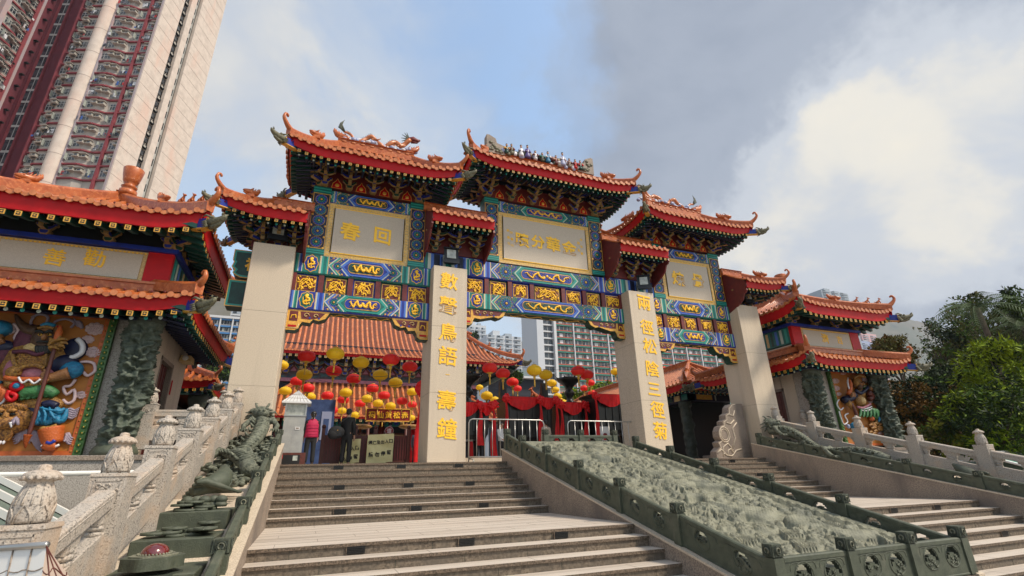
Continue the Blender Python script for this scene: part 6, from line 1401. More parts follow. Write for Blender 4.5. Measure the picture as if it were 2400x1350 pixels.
tag(b.build('floor_ledge', TW), kind='stuff')
def window_at(mb, P, al, nn, z, w_, h_=1.25, open_=0):
    """P base point, al along, nn outward"""
    def Q(a, n, zz_): v = P+al*a+nn*n; return (v.x, v.y, z+zz_)
    def bb(a0, a1, n0, n1, z0, z1, m_):
        vs = [Q(a, n, zz_) for zz_ in (z0, z1) for a, n in ((a0, n0), (a1, n0), (a1, n1), (a0, n1))]
        mb.add(vs, [(0, 3, 2, 1), (4, 5, 6, 7), (0, 1, 5, 4), (1, 2, 6, 5), (2, 3, 7, 6), (3, 0, 4, 7)], m_)
    bb(-w_/2, w_/2, .0, .03, .75, .75+h_, 'win_dark')
    for a in (-w_/2, -w_*.18, w_*.2, w_/2): bb(a-.03, a+.03, .0, .06, .75, .75+h_, 'win_frame')
    for zz_ in (.75, .75+h_*.62, .75+h_): bb(-w_/2, w_/2, .0, .055, zz_-.03, zz_+.03, 'win_frame')
    if open_: bb(-w_*.3, -w_*.3+.06, .05, .55, .8, .75+h_, 'lamp_glass')
def ac_at(mb, P, al, nn, z):
    def Q(a, n, zz_): v = P+al*a+nn*n; return (v.x, v.y, z+zz_)
    def bb(a0, a1, n0, n1, z0, z1, m_):
        vs = [Q(a, n, zz_) for zz_ in (z0, z1) for a, n in ((a0, n0), (a1, n0), (a1, n1), (a0, n1))]
        mb.add(vs, [(0, 3, 2, 1), (4, 5, 6, 7), (0, 1, 5, 4), (1, 2, 6, 5), (2, 3, 7, 6), (3, 0, 4, 7)], m_)
    bb(-.36, .36, .0, .55, 1.35, 1.82, 'ac_unit'); bb(-.5, .5, .0, .75, 1.22, 1.33, 'tower_wall'); bb(-.22, .22, .55, .57, 1.42, 1.75, 'win_dark'); bb(-.5, .5, 0, .8, 1.9, 1.98, 'tower_wall')
wlist, alist = [], []
for k in range(F0, F1):
    z = k*FH
    for s, t, w_ in ((-14.3, .75, 1.5), (-11.7, 0, 1.5), (-7.2, 0, 1.7), (-3.5, .75, 1.3), (-1.5, .75, 1.35)): wlist.append((fr(o, s, t, 0), d_f, -n_f, z, w_))
    for t, q in ((.5, -.7), (-2.3, 0), (-5.2, -.7), (-8.2, 0)): wlist.append((fr(o, sW+q, t, 0), n_f, d_f, z, 1.5))
    for s, t in ((-13.1, .4), (-12.7, .0), (-6.0, .05), (-5.0, .4), (-.7, .75)): alist.append((fr(o, s, t, 0), d_f, -n_f, z))
    for t, q in ((-.6, -.3), (-1.5, 0), (-6.3, -.3)): alist.append((fr(o, sW+q, t, 0), n_f, d_f, z))
def seen(P, z): return 44 < z < 112
wl = [q for q in wlist if seen(q[0], q[3])]; al_ = [q for q in alist if seen(q[0], q[3])]
wl.sort(key=lambda q: (Vector((q[0].x, q[0].y, q[3]))-CAM).length); al_.sort(key=lambda q: (Vector((q[0].x, q[0].y, q[3]))-CAM).length)
rest = MB()
for i, q in enumerate(wl):
    if i < 100: b = MB(); window_at(b, *q, open_=rnd.random() < .5); b.build('window', TW)
    else: window_at(rest, *q, open_=rnd.random() < .5)
tag(rest.build('window', TW), kind='stuff'); rest = MB()
for i, q in enumerate(al_):
    if i < 100: b = MB(); ac_at(b, *q); b.build('air_conditioner', TW)
    else: ac_at(rest, *q)
tag(rest.build('air_conditioner', TW), kind='stuff')
lb = MB()
for q in wl:
    if rnd.random() < .5:
        for j in range(rnd.randint(2, 6)):
            a = rnd.uniform(-.7, .7); v = q[0]+q[1]*a+q[2]*.55; z = q[3]+.25+rnd.random()*.3; w2 = .12+rnd.random()*.15; h2 = .3+rnd.random()*.6
            p, r2 = v-q[1]*w2, v+q[1]*w2; lb.add([(p.x, p.y, z), (r2.x, r2.y, z), (r2.x, r2.y, z+h2), (p.x, p.y, z+h2)], [(0, 1, 2, 3)], rnd.choice(['cloth_white', 'cloth_grey', 'cloth_grey', 'cloth_grey', 'cloth_white', 'cloth_white', 'black_metal', 'black_metal', 'cloth_blue', 'cloth_grey', 'cloth_red', 'win_dark', 'win_dark']))
tag(lb.build('laundry', TW), kind='stuff')
b = MB()                                           # small openings in the cream end wall
def Es(t, z): return fr(o, 0, t, z)
for k in range(F0, F1+4):
    z = k*FH
    for dz in (0,):
        bb_ = [(-.75, 4.75, 5.95, z+.55, z+1.45, 'win_dark'), (-.8, 4.5, 6.1, z+1.75, z+1.85, 'tower_wall'), (-.35, 4.7, 5.9, z+1.85, z+2.3, 'black_metal'), (-.30, 4.95, 5.5, z+1.92, z+2.25, 'ac_unit')]
        for s0, t0, t1, z0_, z1_, m_ in bb_: bxf(b, o, s0-.2, s0+.25, t0, t1, z0_, z1_, m_)
        bxf(b, o, -.62, -.55, 7.75, 8.7, z+.2, z+1.7, 'win_dark')
tag(b.build('end_window', TW), kind='stuff')
# ------------------------------------------------------------------ slab blocks behind the temple
mat('gb_wall', (.46, .42, .35), .85, (.38, .34, .28), .3); mat('gb_green', (.02, .155, .12), .7); mat('gb_red', (.42, .08, .05), .8); mat('gb_white', (.56, .57, .58), .8, (.55, .55, .56), .1)
mat('bl_blue', (.06, .20, .44), .8); mat('bl_grey', (.30, .30, .31), .9, (.24, .24, .26), .3); mat('far_white', (.52, .54, .57), .85); mat('far_grey', (.32, .36, .40), .85); mat('pinkish', (.58, .36, .36), .85)
def slab(name, label, x0, x1, y, zb, zt_, fh, bayw, wall, band1, band2, fin, roofm='gb_white', zvis=(0, 999), off=0):
    root = empty(name, ((x0+x1)/2, y+5, zb), label, 'apartment block'); b = MB(); b.box(x0, x1, y, y+14, zb, zt_, wall); b.build('wall', root)
    bd = MB(); k = 0; z = zb+off
    while z < zt_-.3: bd.box(x0, x1, y-.9, y, z-.05, z+.55, band1); bd.box(x0, x1, y-.92, y, z+.58, z+.95, band2); z += fh
    bd.build('balcony_bands', root)
    n = round((x1-x0)/bayw)
    for i in range(n+1): q = MB(); x = lerp(x0, x1, i/n); q.box(x-.22, x+.22, y-1.3, y, zb, zt_+.3, fin); q.build('fin', root)
    q = MB(); q.box(x0-.5, x1+.5, y-1.5, y+15, zt_, zt_+.9, roofm); q.build('roof', root)
    wins = []
    z = zb+off
    while z < zt_-1.2:
        if zvis[0] < z < zvis[1]:
            for i in range(n): wins.append((lerp(x0, x1, (i+.5)/n), z))
        z += fh
    wins.sort(key=lambda q: (q[1], q[0])); rest = MB()
    for i, (x, z) in enumerate(wins):
        tgt = MB() if i < 100 else rest; w2 = bayw*.2
        for sx, ww in ((-.25, w2*1.1), (.2, w2*.7)):
            cx = x+sx*bayw; tgt.box(cx-ww, cx+ww, y-.25, y+.05, z+1.0, z+fh-.15, 'win_dark')
            if rnd.random() < .7: tgt.box(cx-.04, cx+ww*.8, y-.3, y-.24, z+1.05, z+fh-.3, rnd.choice(['lamp_glass', 'cloth_white', 'win_frame', 'cloth_grey']))
            tgt.box(cx-ww*.1, cx+ww*.1, y-.31, y-.24, z+1.0, z+fh-.15, 'win_frame')
        tgt.box(x+.36*bayw, x+.43*bayw, y-.3, y, z+1.2, z+1.7, 'ac_unit')
        if i < 100: tgt.build('window', root)
    if rest.v: tag(rest.build('window', root), kind='stuff')
    return root
G1 = slab('apartment_block', 'cream slab block with green and red balcony bands behind the middle of the gate', 90.5, 192, 165, 20, 67.5, 2.9, 8.3, 'gb_wall', 'gb_green', 'gb_red', 'gb_white', zvis=(30, 62), off=1.2)
b = MB(); b.box(81.8, 84.8, 164, 180, 0, 69, 'far_white'); b.box(84.8, 89.5, 165.6, 180, 0, 69, 'gb_white'); b.box(89.5, 90.6, 163.5, 180, 0, 69, 'gb_white')
z = 21
while z < 67: b.box(85.2, 89.3, 165.3, 165.7, z+.7, z+2.7, 'win_dark'); b.box(84.8, 89.5, 164.6, 165.6, z-.1, z+.5, 'gb_white'); b.box(87.2, 87.35, 165.2, 165.4, z+.6, z+2.7, 'win_frame'); z += 2.9
b.build('stair_bay', G1)
G2 = slab('apartment_block', 'grey slab block with blue balcony bands seen between the left pavilion and the gate', -60, -8, 200, 10, 60.5, 2.75, 4.2, 'bl_grey', 'bl_blue', 'bl_grey', 'gb_white', zvis=(38, 59), off=.4)
def far_tower(label, cx, y, w_, zt_, col, n=3, wcol='far_grey', fh=3.0, zlo=25):
    root = empty('far_tower', (cx, y, 0), label, 'tower block'); b = MB(); b.box(cx-w_/2, cx+w_/2, y, y+w_*.8, 0, zt_, col); b.build('wall', root); b = MB()
    for i in range(n):
        x0 = cx-w_/2+w_*(i+.14)/n; x1 = cx-w_/2+w_*(i+.86)/n; z = zlo
        while z < zt_-2: b.box(x0, x1, y-.3, y, z+.9, z+2.2, wcol); b.box(x0+.2, x0+(x1-x0)*.45, y-.35, y-.3, z+1.0, z+2.1, 'win_dark'); b.box(x0-.2, x1+.2, y-.8, y, z-.1, z+.5, col); z += fh
    b.build('windows', root); b = MB(); b.box(cx-w_*.3, cx-w_*.1, y+2, y+w_*.5, zt_, zt_+3.5, col); b.box(cx+w_*.05, cx+w_*.25, y+2, y+w_*.4, zt_, zt_+2.2, wcol); b.build('roof_plant', root)
    return root
def pz(x, y, Y): p = onY(x, y, Y); return p
for (xa, xb, ytop, Y, col, n, lab) in ((1100, 1139, 762, 300, 'far_white', 3, 'pale far tower block with stepped top just right of the inscribed pillar'), (1141, 1222, 787, 265, 'far_white', 4, 'wide pale far tower block above the corner of the temple roof'),
        (1240, 1263, 786, 240, 'far_white', 2, 'narrow pale tower block left of the green-banded slab block'), (545, 575, 712, 240, 'gb_white', 1, 'white tower block end beside the top of the left pillar'), (556, 590, 712, 262, 'pinkish', 3, 'pinkish tower block peeping over the blue-banded slab block'),
        (2018, 2052, 782, 420, 'pinkish', 2, 'small pink tower block below the hill on the right'), (2000, 2050, 800, 380, 'cloud_blue', 3, 'low pale blue block in front of the pink one on the right'), (1925, 1985, 684, 330, 'far_grey', 3, 'grey rooftop showing just above the right pavilion roof')):
    a, c = pz(xa, ytop, Y), pz(xb, ytop, Y); far_tower(lab, (a.x+c.x)/2, Y, abs(c.x-a.x), (a.z+c.z)/2, col, n, zlo=20)
# low grey-green roof behind the middle burner
MK = empty('market_roof', (20, 60, 0), 'plain grey-green roofed building behind the middle incense burner', 'building')
a, c = onY(1225, 838, 60), onY(1268, 905, 60)
b = MB(); zt_ = onY(1240, 872, 60).z; b.box(a.x-4, c.x+.5, 60, 66, 0, zt_-1.2, 'hall_interior'); b.build('wall', MK)
b = MB(); b.box(a.x-5, c.x+1, 59, 67, zt_-1.2, zt_-.9, 'gb_white')
mat('roof_slate', (.10, .13, .12), .6)
b.add([(a.x-5, 59, zt_-.9), (c.x+1, 59, zt_-.9), (c.x+1, 66, zt_+1.6), (a.x-5, 66, zt_+1.6)], [(0, 1, 2, 3)], 'roof_slate'); b.build('roof', MK)
# ------------------------------------------------------------------ hills, mast, haze
mat('hill', (.06, .075, .045), .9, (.10, .09, .06), .006, (.4, .6), col3=(.13, .115, .09), s3=.02, c3=(.5, .7))
def hill(name, pts, Y, depth=500):
    b = MB(); n = len(pts); rows = 9; vs = []
    P = [onY(x, y, Y) for x, y in pts]
    K = 60; prof = []
    for i in range(K+1):
        t = i/K*(n-1); j = min(n-2, int(t)); u = t-j; q = P[j].lerp(P[j+1], u*u*(3-2*u)); prof.append((q.x, q.z+9*noise.noise(Vector((q.x*.012, 0, Y)))+4*noise.noise(Vector((q.x*.05, 3, Y)))))
    for r_ in range(rows+1):
        v = r_/rows
        for x, z in prof: vs.append((x+25*noise.noise(Vector((x*.01, v*5, 1)))*(1-v), Y-depth*(1-v)*.8, z*(v**1.1)+18*noise.noise(Vector((x*.01, v*4, 9)))*math.sin(v*PI)))
    b.add(vs, [(r_*(K+1)+i, r_*(K+1)+i+1, (r_+1)*(K+1)+i+1, (r_+1)*(K+1)+i) for r_ in range(rows) for i in range(K)], 'hill', True)
    tag(b.build(name), kind='structure')
hill('hills', [(60, 740), (250, 760), (420, 715), (470, 705), (520, 680), (600, 690), (760, 740), (900, 800), (1100, 860), (1300, 940)], 900)
hill('hills', [(900, 900), (1080, 850), (1180, 815), (1225, 800), (1265, 780), (1340, 760), (1500, 740), (1700, 760), (1900, 800), (2000, 770), (2050, 757), (2110, 744), (2150, 752), (2200, 768), (2300, 800), (2480, 830), (2700, 860)], 1100)
a = onY(2112, 746, 1060); b = MB(); h_ = 26
MS = empty('hilltop_mast', (a.x, 1060, a.z-4), 'pale radio mast on the hazy hilltop right of the pavilion', 'mast')
for sx, sy in ((-1, -1), (1, -1), (1, 1), (-1, 1)): b.tube([(a.x+sx*5, 1060+sy*5, a.z-6), (a.x+sx*2.5, 1060+sy*2.5, a.z+h_*.7)], .7, 'far_white', 4)
for k in range(5): z = a.z-2+k*4.5; r_ = 7-k*.8; b.box(a.x-r_, a.x+r_, 1056, 1064, z, z+.9, 'far_white'); b.tube([(a.x-r_+1, 1056, z), (a.x+r_-1, 1056, z+4.5)], .5, 'far_white', 4)
b.tube([(a.x, 1060, a.z+h_*.6), (a.x, 1060, a.z+h_*1.15)], .5, 'far_white', 4); b.build('lattice', MS)
b = MB()
for k in range(3): b.lathe([(2.6, 0), (2.6, 1.2)], (a.x+(-5, 5, -3)[k], 1055, a.z+(4, 9, 14)[k]), 'far_white', 10, axis='Y')
b.build('dish', MS)
hz = bpy.data.materials.new('haze'); hz.use_nodes = True; t = hz.node_tree; t.nodes.clear(); ou = t.nodes.new('ShaderNodeOutputMaterial'); pv = t.nodes.new('ShaderNodeVolumePrincipled')
pv.inputs['Color'].default_value = (.80, .86, .97, 1); pv.inputs['Density'].default_value = HAZE; pv.inputs['Anisotropy'].default_value = .2; t.links.new(pv.outputs[0], ou.inputs['Volume']); MATS['haze'] = hz
b = MB(); b.box(-1500, 2900, -80, 1600, GZ-1.2, 620, 'haze'); tag(b.build('haze'), kind='stuff')
# ------------------------------------------------------------------ lanterns
mat('lantern_gold', (.62, .36, .04), .5)
def mk_lantern(m_):
    root = empty('lantern', (0, 0, 0)); b = MB(); n = 60; prof = [(.05, .175), (.10, .17), (.19, .135), (.245, .08), (.27, .02), (.268, -.05), (.235, -.115), (.17, -.165), (.10, -.19), (.06, -.195)]
    vs = []
    for r_, z in prof:
        for j in range(n): th = 2*PI*j/n; q = r_*(1-.045*(1 if j % 3 == 0 else 0)*(r_/.27)); vs.append((q*math.cos(th), q*math.sin(th), z))
    b.add(vs, [(i*n+j, (i+1)*n+j, (i+1)*n+(j+1) % n, i*n+(j+1) % n) for i in range(len(prof)-1) for j in range(n)], m_, True); b.build('paper_body', root)
    b = MB(); b.lathe([(.06, .17), (.085, .172), (.085, .20), (.02, .205)], (0, 0, 0), 'lantern_gold', 16); b.tube([(0, 0, .2), (0, 0, .30)], .006, 'black_metal', 4); b.build('cap', root)
    b = MB(); b.lathe([(.13, -.172), (.105, -.20), (.06, -.215), (.0, -.216)], (0, 0, 0), 'lantern_gold', 16); b.lathe([(.05, -.21), (.045, -.30), (.05, -.31), (.035, -.33)], (0, 0, 0), 'lantern_gold', 10); b.lathe([(.022, -.33), (.026, -.5), (.028, -.60)], (0, 0, 0), 'lantern_gold', 8); b.build('tassel', root)
    return root
LR, LY = mk_lantern('lantern_red'), mk_lantern('lantern_yellow')
used = {}
s1, s2 = .2741, .26667
LN = [('R', 288, 343, 140, 1), ('Y', 533, 320, 145, 1), ('Y', 752, 395, 135, 1), ('R', 1009, 370, 140, 1), ('R', 1170, 432, 128, 1), ('Y', 72, 420, 112, 1), ('R', 519, 468, 130, 1), ('Y', 268, 500, 128, 1), ('R', 207, 557, 110, 1), ('R', 690, 535, 118, 1), ('Y', 917, 503, 125, 1), ('Y', 1047, 570, 115, 1), ('Y', 105, 640, 100, 1), ('R', 297, 615, 108, 1), ('R', 852, 618, 105, 1), ('Y', 1190, 650, 92, 1), ('Y', 622, 655, 105, 1), ('R', 465, 680, 100, 1), ('R', 950, 678, 98, 1), ('Y', 313, 690, 98, 1), ('Y', 452, 732, 90, 1), ('R', 600, 715, 95, 1), ('R', 1104, 728, 92, 1), ('Y', 804, 708, 95, 1), ('R', 743, 748, 88, 1), ('Y', 897, 746, 88, 1), ('R', 1190, 757, 78, 1), ('Y', 1004, 770, 88, 1), ('R', 511, 805, 84, 1), ('Y', 590, 810, 75, 1), ('R', 439, 830, 78, 1), ('R', 866, 832, 82, 1), ('Y', 700, 848, 78, 1), ('Y', 1118, 850, 82, 1), ('R', 937, 857, 78, 1), ('Y', 1180, 872, 70, 1),
      ('R', 329, 455, 130, 2), ('R', 445, 503, 125, 2), ('Y', 720, 475, 130, 2), ('Y', 822, 515, 118, 2), ('R', 530, 580, 105, 2), ('Y', 875, 590, 85, 2), ('R', 573, 637, 75, 2), ('Y', 905, 648, 72, 2), ('Y', 240, 628, 65, 2), ('Y', 303, 700, 105, 2), ('Y', 925, 705, 75, 2), ('Y', 375, 738, 80, 2), ('Y', 945, 740, 60, 2), ('Y', 408, 785, 60, 2), ('Y', 975, 765, 85, 2), ('R', 1105, 480, 120, 2), ('R', 1183, 515, 115, 2), ('R', 1215, 588, 75, 2), ('R', 1232, 680, 75, 2), ('R', 1160, 635, 70, 2), ('Y', 1432, 490, 80, 2), ('R', 1862, 470, 70, 2), ('Y', 150, 565, 70, 2)]
pts_ = []
for q in LN: x, y, d = ((640+q[1]*s1, 740+q[2]*s1, q[3]*s1) if q[4] == 1 else (1060+q[1]*s2, 740+q[2]*s2, q[3]*s2)); pts_.append((q[0], x, y, d))
def near_txt(i):
    c, x, y, d = pts_[i]; zone = 'left bay' if x < 990 else ('middle bay' if x < 1500 else 'right bay')
    same = [j for j, p in enumerate(pts_) if p[0] == c and (p[1] < 990) == (x < 990)]
    order = sorted(same, key=lambda j: pts_[j][2]); r_ = order.index(i)+1
    col = 'red' if c == 'R' else 'yellow'
    ORD = ['highest', 'second highest', 'third highest', 'fourth highest', 'fifth highest', 'sixth highest', 'seventh highest', 'eighth highest', 'ninth highest', 'tenth highest', 'eleventh highest', 'twelfth highest', 'thirteenth highest', 'fourteenth highest', 'fifteenth highest', 'sixteenth highest', 'seventeenth highest', 'eighteenth highest', 'nineteenth highest', 'twentieth highest']
    bay_ = 'left of the first inscribed pillar' if x < 990 else 'right of the first inscribed pillar'
    return '%s paper lantern, %s of the %s ones %s' % (col, ORD[min(r_-1, 19)], col, bay_)
for i, (c, x, y, d) in enumerate(pts_):
    w_ = FPX*.54/d*.985; p = onW(x, y+.02*d, w_); P_ = LR if c == 'R' else LY
    o = P_ if c not in used else copy_tree(P_)
    used[c] = 1; o.location = p; o.rotation_euler = (0, 0, rnd.random()*6); tag(o, near_txt(i), 'lantern', 'paper lanterns strung over the forecourt')
for k, (a, c) in enumerate((((640, 838, 17), (1000, 880, 17)), ((640, 866, 19), (1000, 905, 19)), ((650, 905, 23), (1000, 935, 23)), ((1090, 845, 17.5), (1500, 850, 19)), ((1090, 915, 30), (1500, 900, 30)))):
    A, B_ = onW(a[0], a[1]-12, a[2]), onW(c[0], c[1]-12, c[2]); b = MB(); b.tube([A.lerp(B_, t/10)-Vector((0, 0, .5*math.sin(PI*t/10))) for t in range(11)], .007, 'black_metal', 4)
    tag(b.build('lantern_wire'), ['thin wire carrying the uppermost lanterns of the left bay', 'thin wire carrying the second row of lanterns of the left bay', 'thin wire carrying the lower rows of lanterns of the left bay', 'thin wire carrying the nearer lanterns of the middle bay', 'thin wire carrying the farther lanterns of the middle bay'][k], 'wire', 'lantern wires')
# ------------------------------------------------------------------ people (skinned bodies)
def skin(V_, E_, R_, lv=1):
    me = bpy.data.meshes.new('t'); me.from_pydata(V_, E_, []); ob = bpy.data.objects.new('t', me); COL.objects.link(ob)
    sk = ob.modifiers.new('s', 'SKIN'); sk.use_smooth_shade = True
    for v, r_ in zip(me.skin_vertices[0].data, R_): v.radius = r_ if isinstance(r_, tuple) else (r_, r_)
    me.skin_vertices[0].data[0].use_root = True
    sb = ob.modifiers.new('b', 'SUBSURF'); sb.levels = lv; sb.render_levels = lv
    dg = bpy.context.evaluated_depsgraph_get(); m2 = bpy.data.meshes.new_from_object(ob.evaluated_get(dg))
    vs = [v.co.copy() for v in m2.vertices]; fs = [tuple(p.vertices) for p in m2.polygons]
    bpy.data.objects.remove(ob); bpy.data.meshes.remove(me); bpy.data.meshes.remove(m2); return vs, fs
mat('skin_tone', (.42, .24, .16), .55); mat('hair_black', (.008, .007, .006), .4); mat('vest_magenta', (.42, .008, .06), .7, (.36, .006, .05), 12, bump=.3, bscale=25); mat('cloth_black', (.008, .008, .009), .8, bump=.2, bscale=60); mat('coat_beige', (.50, .38, .29), .8); mat('shirt_white', (.6, .6, .6), .8)
def person(loc, rz, label, h, top, legs, hair='hair_black', arms=((-1, .0, .0), (1, .0, .0)), coat=0, vest=None, bag=False, bun=False, head_turn=0):
    """standing figure, local -Y is its front; arms = (side, forward, bend)"""
    k = h/1.75; root = empty('person', loc, label, 'person'); root.rotation_euler = (0, 0, rz); root['_b'] = (0, 0, 0)
    J = [(0, 0, .95), (0, .005, 1.12), (0, .01, 1.32), (0, .0, 1.47), (0, -.01, 1.545), (0, -.02, 1.64), (0, -.02, 1.73)]; R_ = [(.155, .11), (.135, .10), (.165, .11), (.075, .07), (.055, .055), (.078, .092), (.06, .07)]
    E_ = [(0, 1), (1, 2), (2, 3), (3, 4), (4, 5), (5, 6)]
    def arm(s, f, bd): return [(s*.165, .01, 1.42), (s*.22, .0-f*.3, 1.14), (s*.215-s*bd*.12, -.05-f*.6-bd*.1, .90+bd*.25)]
    for s, f, bd in arms:
        i = len(J); J += arm(s, f, bd); R_ += [.055, .042, .032]; E_ += [(2, i), (i, i+1), (i+1, i+2)]
        wr = Vector(J[-1]); el = Vector(J[-2]); d = (wr-el).normalized(); side = Vector((s, 0, 0))
        pm = wr+d*.07; J.append(tuple(pm)); R_.append((.036, .018)); E_.append((i+2, i+3))
        fr_ = Vector((0, -1, 0)) if abs(d.z) > .5 else Vector((0, 0, 1))
        for q, (of, ln) in enumerate(((-.028, .062), (-.009, .072), (.01, .068), (.028, .052))):
            a = pm+fr_*of*-1+d*.03; c_ = a+d*ln*.55-side*.008; e_ = c_+d*ln*.4-side*.018
            ii = len(J); J += [tuple(a), tuple(c_), tuple(e_)]; R_ += [.0095, .009, .0075]; E_ += [(i+3, ii), (ii, ii+1), (ii+1, ii+2)]
        a = wr+d*.02+fr_*.035; ii = len(J); J += [tuple(a), tuple(a+d*.035+fr_*.02)]; R_ += [.011, .009]; E_ += [(i+3, ii), (ii, ii+1)]
    for s in (-1, 1):
        i = len(J); J += [(s*.095, .0, .90), (s*.11, -.01, .50), (s*.115, .02, .09), (s*.125, -.10, .035)]; R_ += [.085, .058, .04, .035]; E_ += [(0, i), (i, i+1), (i+1, i+2), (i+2, i+3)]
    J = [(x*k, y*k, z*k) for x, y, z in J]; R_ = [tuple(q*k for q in r_) if isinstance(r_, tuple) else r_*k for r_ in R_]
    v, f = skin(J, E_, R_); b = MB(); b.add(v, f, 'skin_tone', True)
    for s in (-1, 1): b.ell((s*.078*k, -.01*k, 1.645*k), (.014, .022, .034), 'skin_tone', 6, 4); b.ell((s*.03*k, -.108*k, 1.655*k), (.012, .008, .009), 'shirt_white', 6, 4); b.ell((s*.03*k, -.114*k, 1.655*k), (.006, .004, .006), 'hair_black', 5, 4)
    b.tube([(0, -.105*k, 1.66*k), (0, -.13*k, 1.62*k)], [.008, .014], 'skin_tone', 6); b.tube([(-.025*k, -.108*k, 1.585*k), (.025*k, -.108*k, 1.585*k)], .005, 'maroon', 5)
    b.build('body', root, base=(0, 0, 0))
    # trousers
    V_ = [(0, 0, 1.06), (0, 0, .92)]; r2 = [(.165, .12), (.165, .125)]; e2 = [(0, 1)]
    for s in (-1, 1): i = len(V_); V_ += [(s*.09, .0, .84), (s*.105, -.005, .50), (s*.115, .015, .08)]; r2 += [.10, .078, .072]; e2 += [(1, i), (i, i+1), (i+1, i+2)]
    v, f = skin([(x*k, y*k, z*k) for x, y, z in V_], e2, [tuple(q*k for q in r_) if isinstance(r_, tuple) else r_*k for r_ in r2]); b = MB(); b.add(v, f, legs, True); b.build('trousers', root, base=(0, 0, 0))
    for s in (-1, 1): b = MB(); b.tube([(s*.115*k, .05*k, .05), (s*.118*k, -.03*k, .055), (s*.125*k, -.13*k, .04), (s*.125*k, -.17*k, .03)], [.045, .05, .045, .03], 'cloth_black', 8, squash=.8); b.build('shoe', root, base=(0, 0, 0))
    # jacket with sleeves
    V_ = [(0, 0, .86 if not coat else .62), (0, .0, 1.05), (0, .005, 1.2), (0, .01, 1.36), (0, .0, 1.47)]; r2 = [(.19, .135), (.175, .13), (.175, .13), (.20, .13), (.08, .08)]; e2 = [(0, 1), (1, 2), (2, 3), (3, 4)]
    if coat: r2[0] = (.23, .18)
    for s, f_, bd in arms: a = arm(s, f_, bd); i = len(V_); V_ += [(s*.175, .01, 1.41), a[1], tuple(Vector(a[1]).lerp(Vector(a[2]), .96))]; r2 += [.078, .062, .052]; e2 += [(3, i), (i, i+1), (i+1, i+2)]
    v, f = skin([(x*k, y*k, z*k) for x, y, z in V_], e2, [tuple(q*k for q in r_) if isinstance(r_, tuple) else r_*k for r_ in r2]); b = MB(); b.add(v, f, top, True); b.build('jacket', root, base=(0, 0, 0))
    if vest:
        b = MB(); b.lathe([(.205*k, .90*k), (.225*k, .93*k), (.215*k, 1.05*k), (.208*k, 1.17*k), (.222*k, 1.30*k), (.20*k, 1.42*k), (.12*k, 1.485*k), (.085*k, 1.50*k)], (0, 0, 0), vest, 22, sy=.70)
        for z in (1.0, 1.1, 1.2, 1.3): b.tube([(.218*k*math.cos(t), .155*k*math.sin(t), z*k) for t in [2*PI*i/20 for i in range(21)]], .008, vest, 4, False)
        b.build('vest', root, base=(0, 0, 0))
    b = MB(); b.ell((0, .018*k, 1.675*k), (.092*k, .098*k, .088*k), hair, 14, 9); b.ell((0, .045*k, 1.62*k), (.08*k, .065*k, .07*k), hair, 10, 7)
    if bun: b.ell((0, .12*k, 1.60*k), (.045*k, .04*k, .05*k), hair, 9, 6); b.tube([(0, .12*k, 1.58*k), (0, .14*k, 1.48*k)], [.03, .012], hair, 6); b.ell((0, .105*k, 1.62*k), (.05*k, .02*k, .02*k), 'gold', 7, 4)
    b.build('hair', root, base=(0, 0, 0))
    return root
p = onY(722, 1085, 2.0); person((p.x, 2.0, 0), PI+.1, 'woman seen from behind in a magenta quilted vest over black clothes, beside the steel kiosk', 1.50, 'cloth_black', 'cloth_black', vest='vest_magenta', bun=True)
p = onY(808, 1085, 2.6); MAN = person((p.x, 2.6, 0), PI-.55, 'man in a black suit seen from behind, carrying a black shoulder bag', 1.68, 'cloth_black', 'cloth_black', arms=((-1, .0, .0), (1, .15, .35)))
b = MB(); q = onY(792, 1010, 2.45); bc = (q.x, 2.42, .98); b.ell((q.x-.04, 2.42, .96), (.24, .10, .19), 'cloth_black', 14, 9); b.ell((q.x-.12, 2.40, .90), (.17, .09, .15), 'cloth_black', 12, 8); b.tube([(q.x-.12, 2.42, 1.08), (q.x+.1, 2.45, 1.28), (q.x+.25, 2.5, 1.40)], .014, 'cloth_black', 5); b.box(q.x-.15, q.x+.1, 2.33, 2.34, .85, .98, 'black_metal'); b.box(q.x-.03, q.x+.0, 2.32, 2.33, 1.0, 1.02, 'gold'); tag(b.build('shoulder_bag', bevel=.02), "black bag hanging from the suited man's shoulder", 'bag')
p = onY(1282, 1060, 4.2); person((p.x, 4.2, 0), PI+.3, 'person in a long beige coat standing behind the gap between the steel barriers', 1.62, 'coat_beige', 'cloth_black', coat=1)
p = onY(1176, 1060, 3.6); person((p.x, 3.6, 0), .4, 'person in a white shirt bending beside the red-draped burner behind the left barrier', 1.45, 'shirt_white', 'cloth_black', arms=((-1, .3, .4), (1, .3, .4)))
p = onY(884, 1060, 8); person((p.x+1.6, 8, 0), 2.6, 'person in a grey jacket far back behind the yellow banners', 1.6, 'cloth_grey', 'cloth_black')
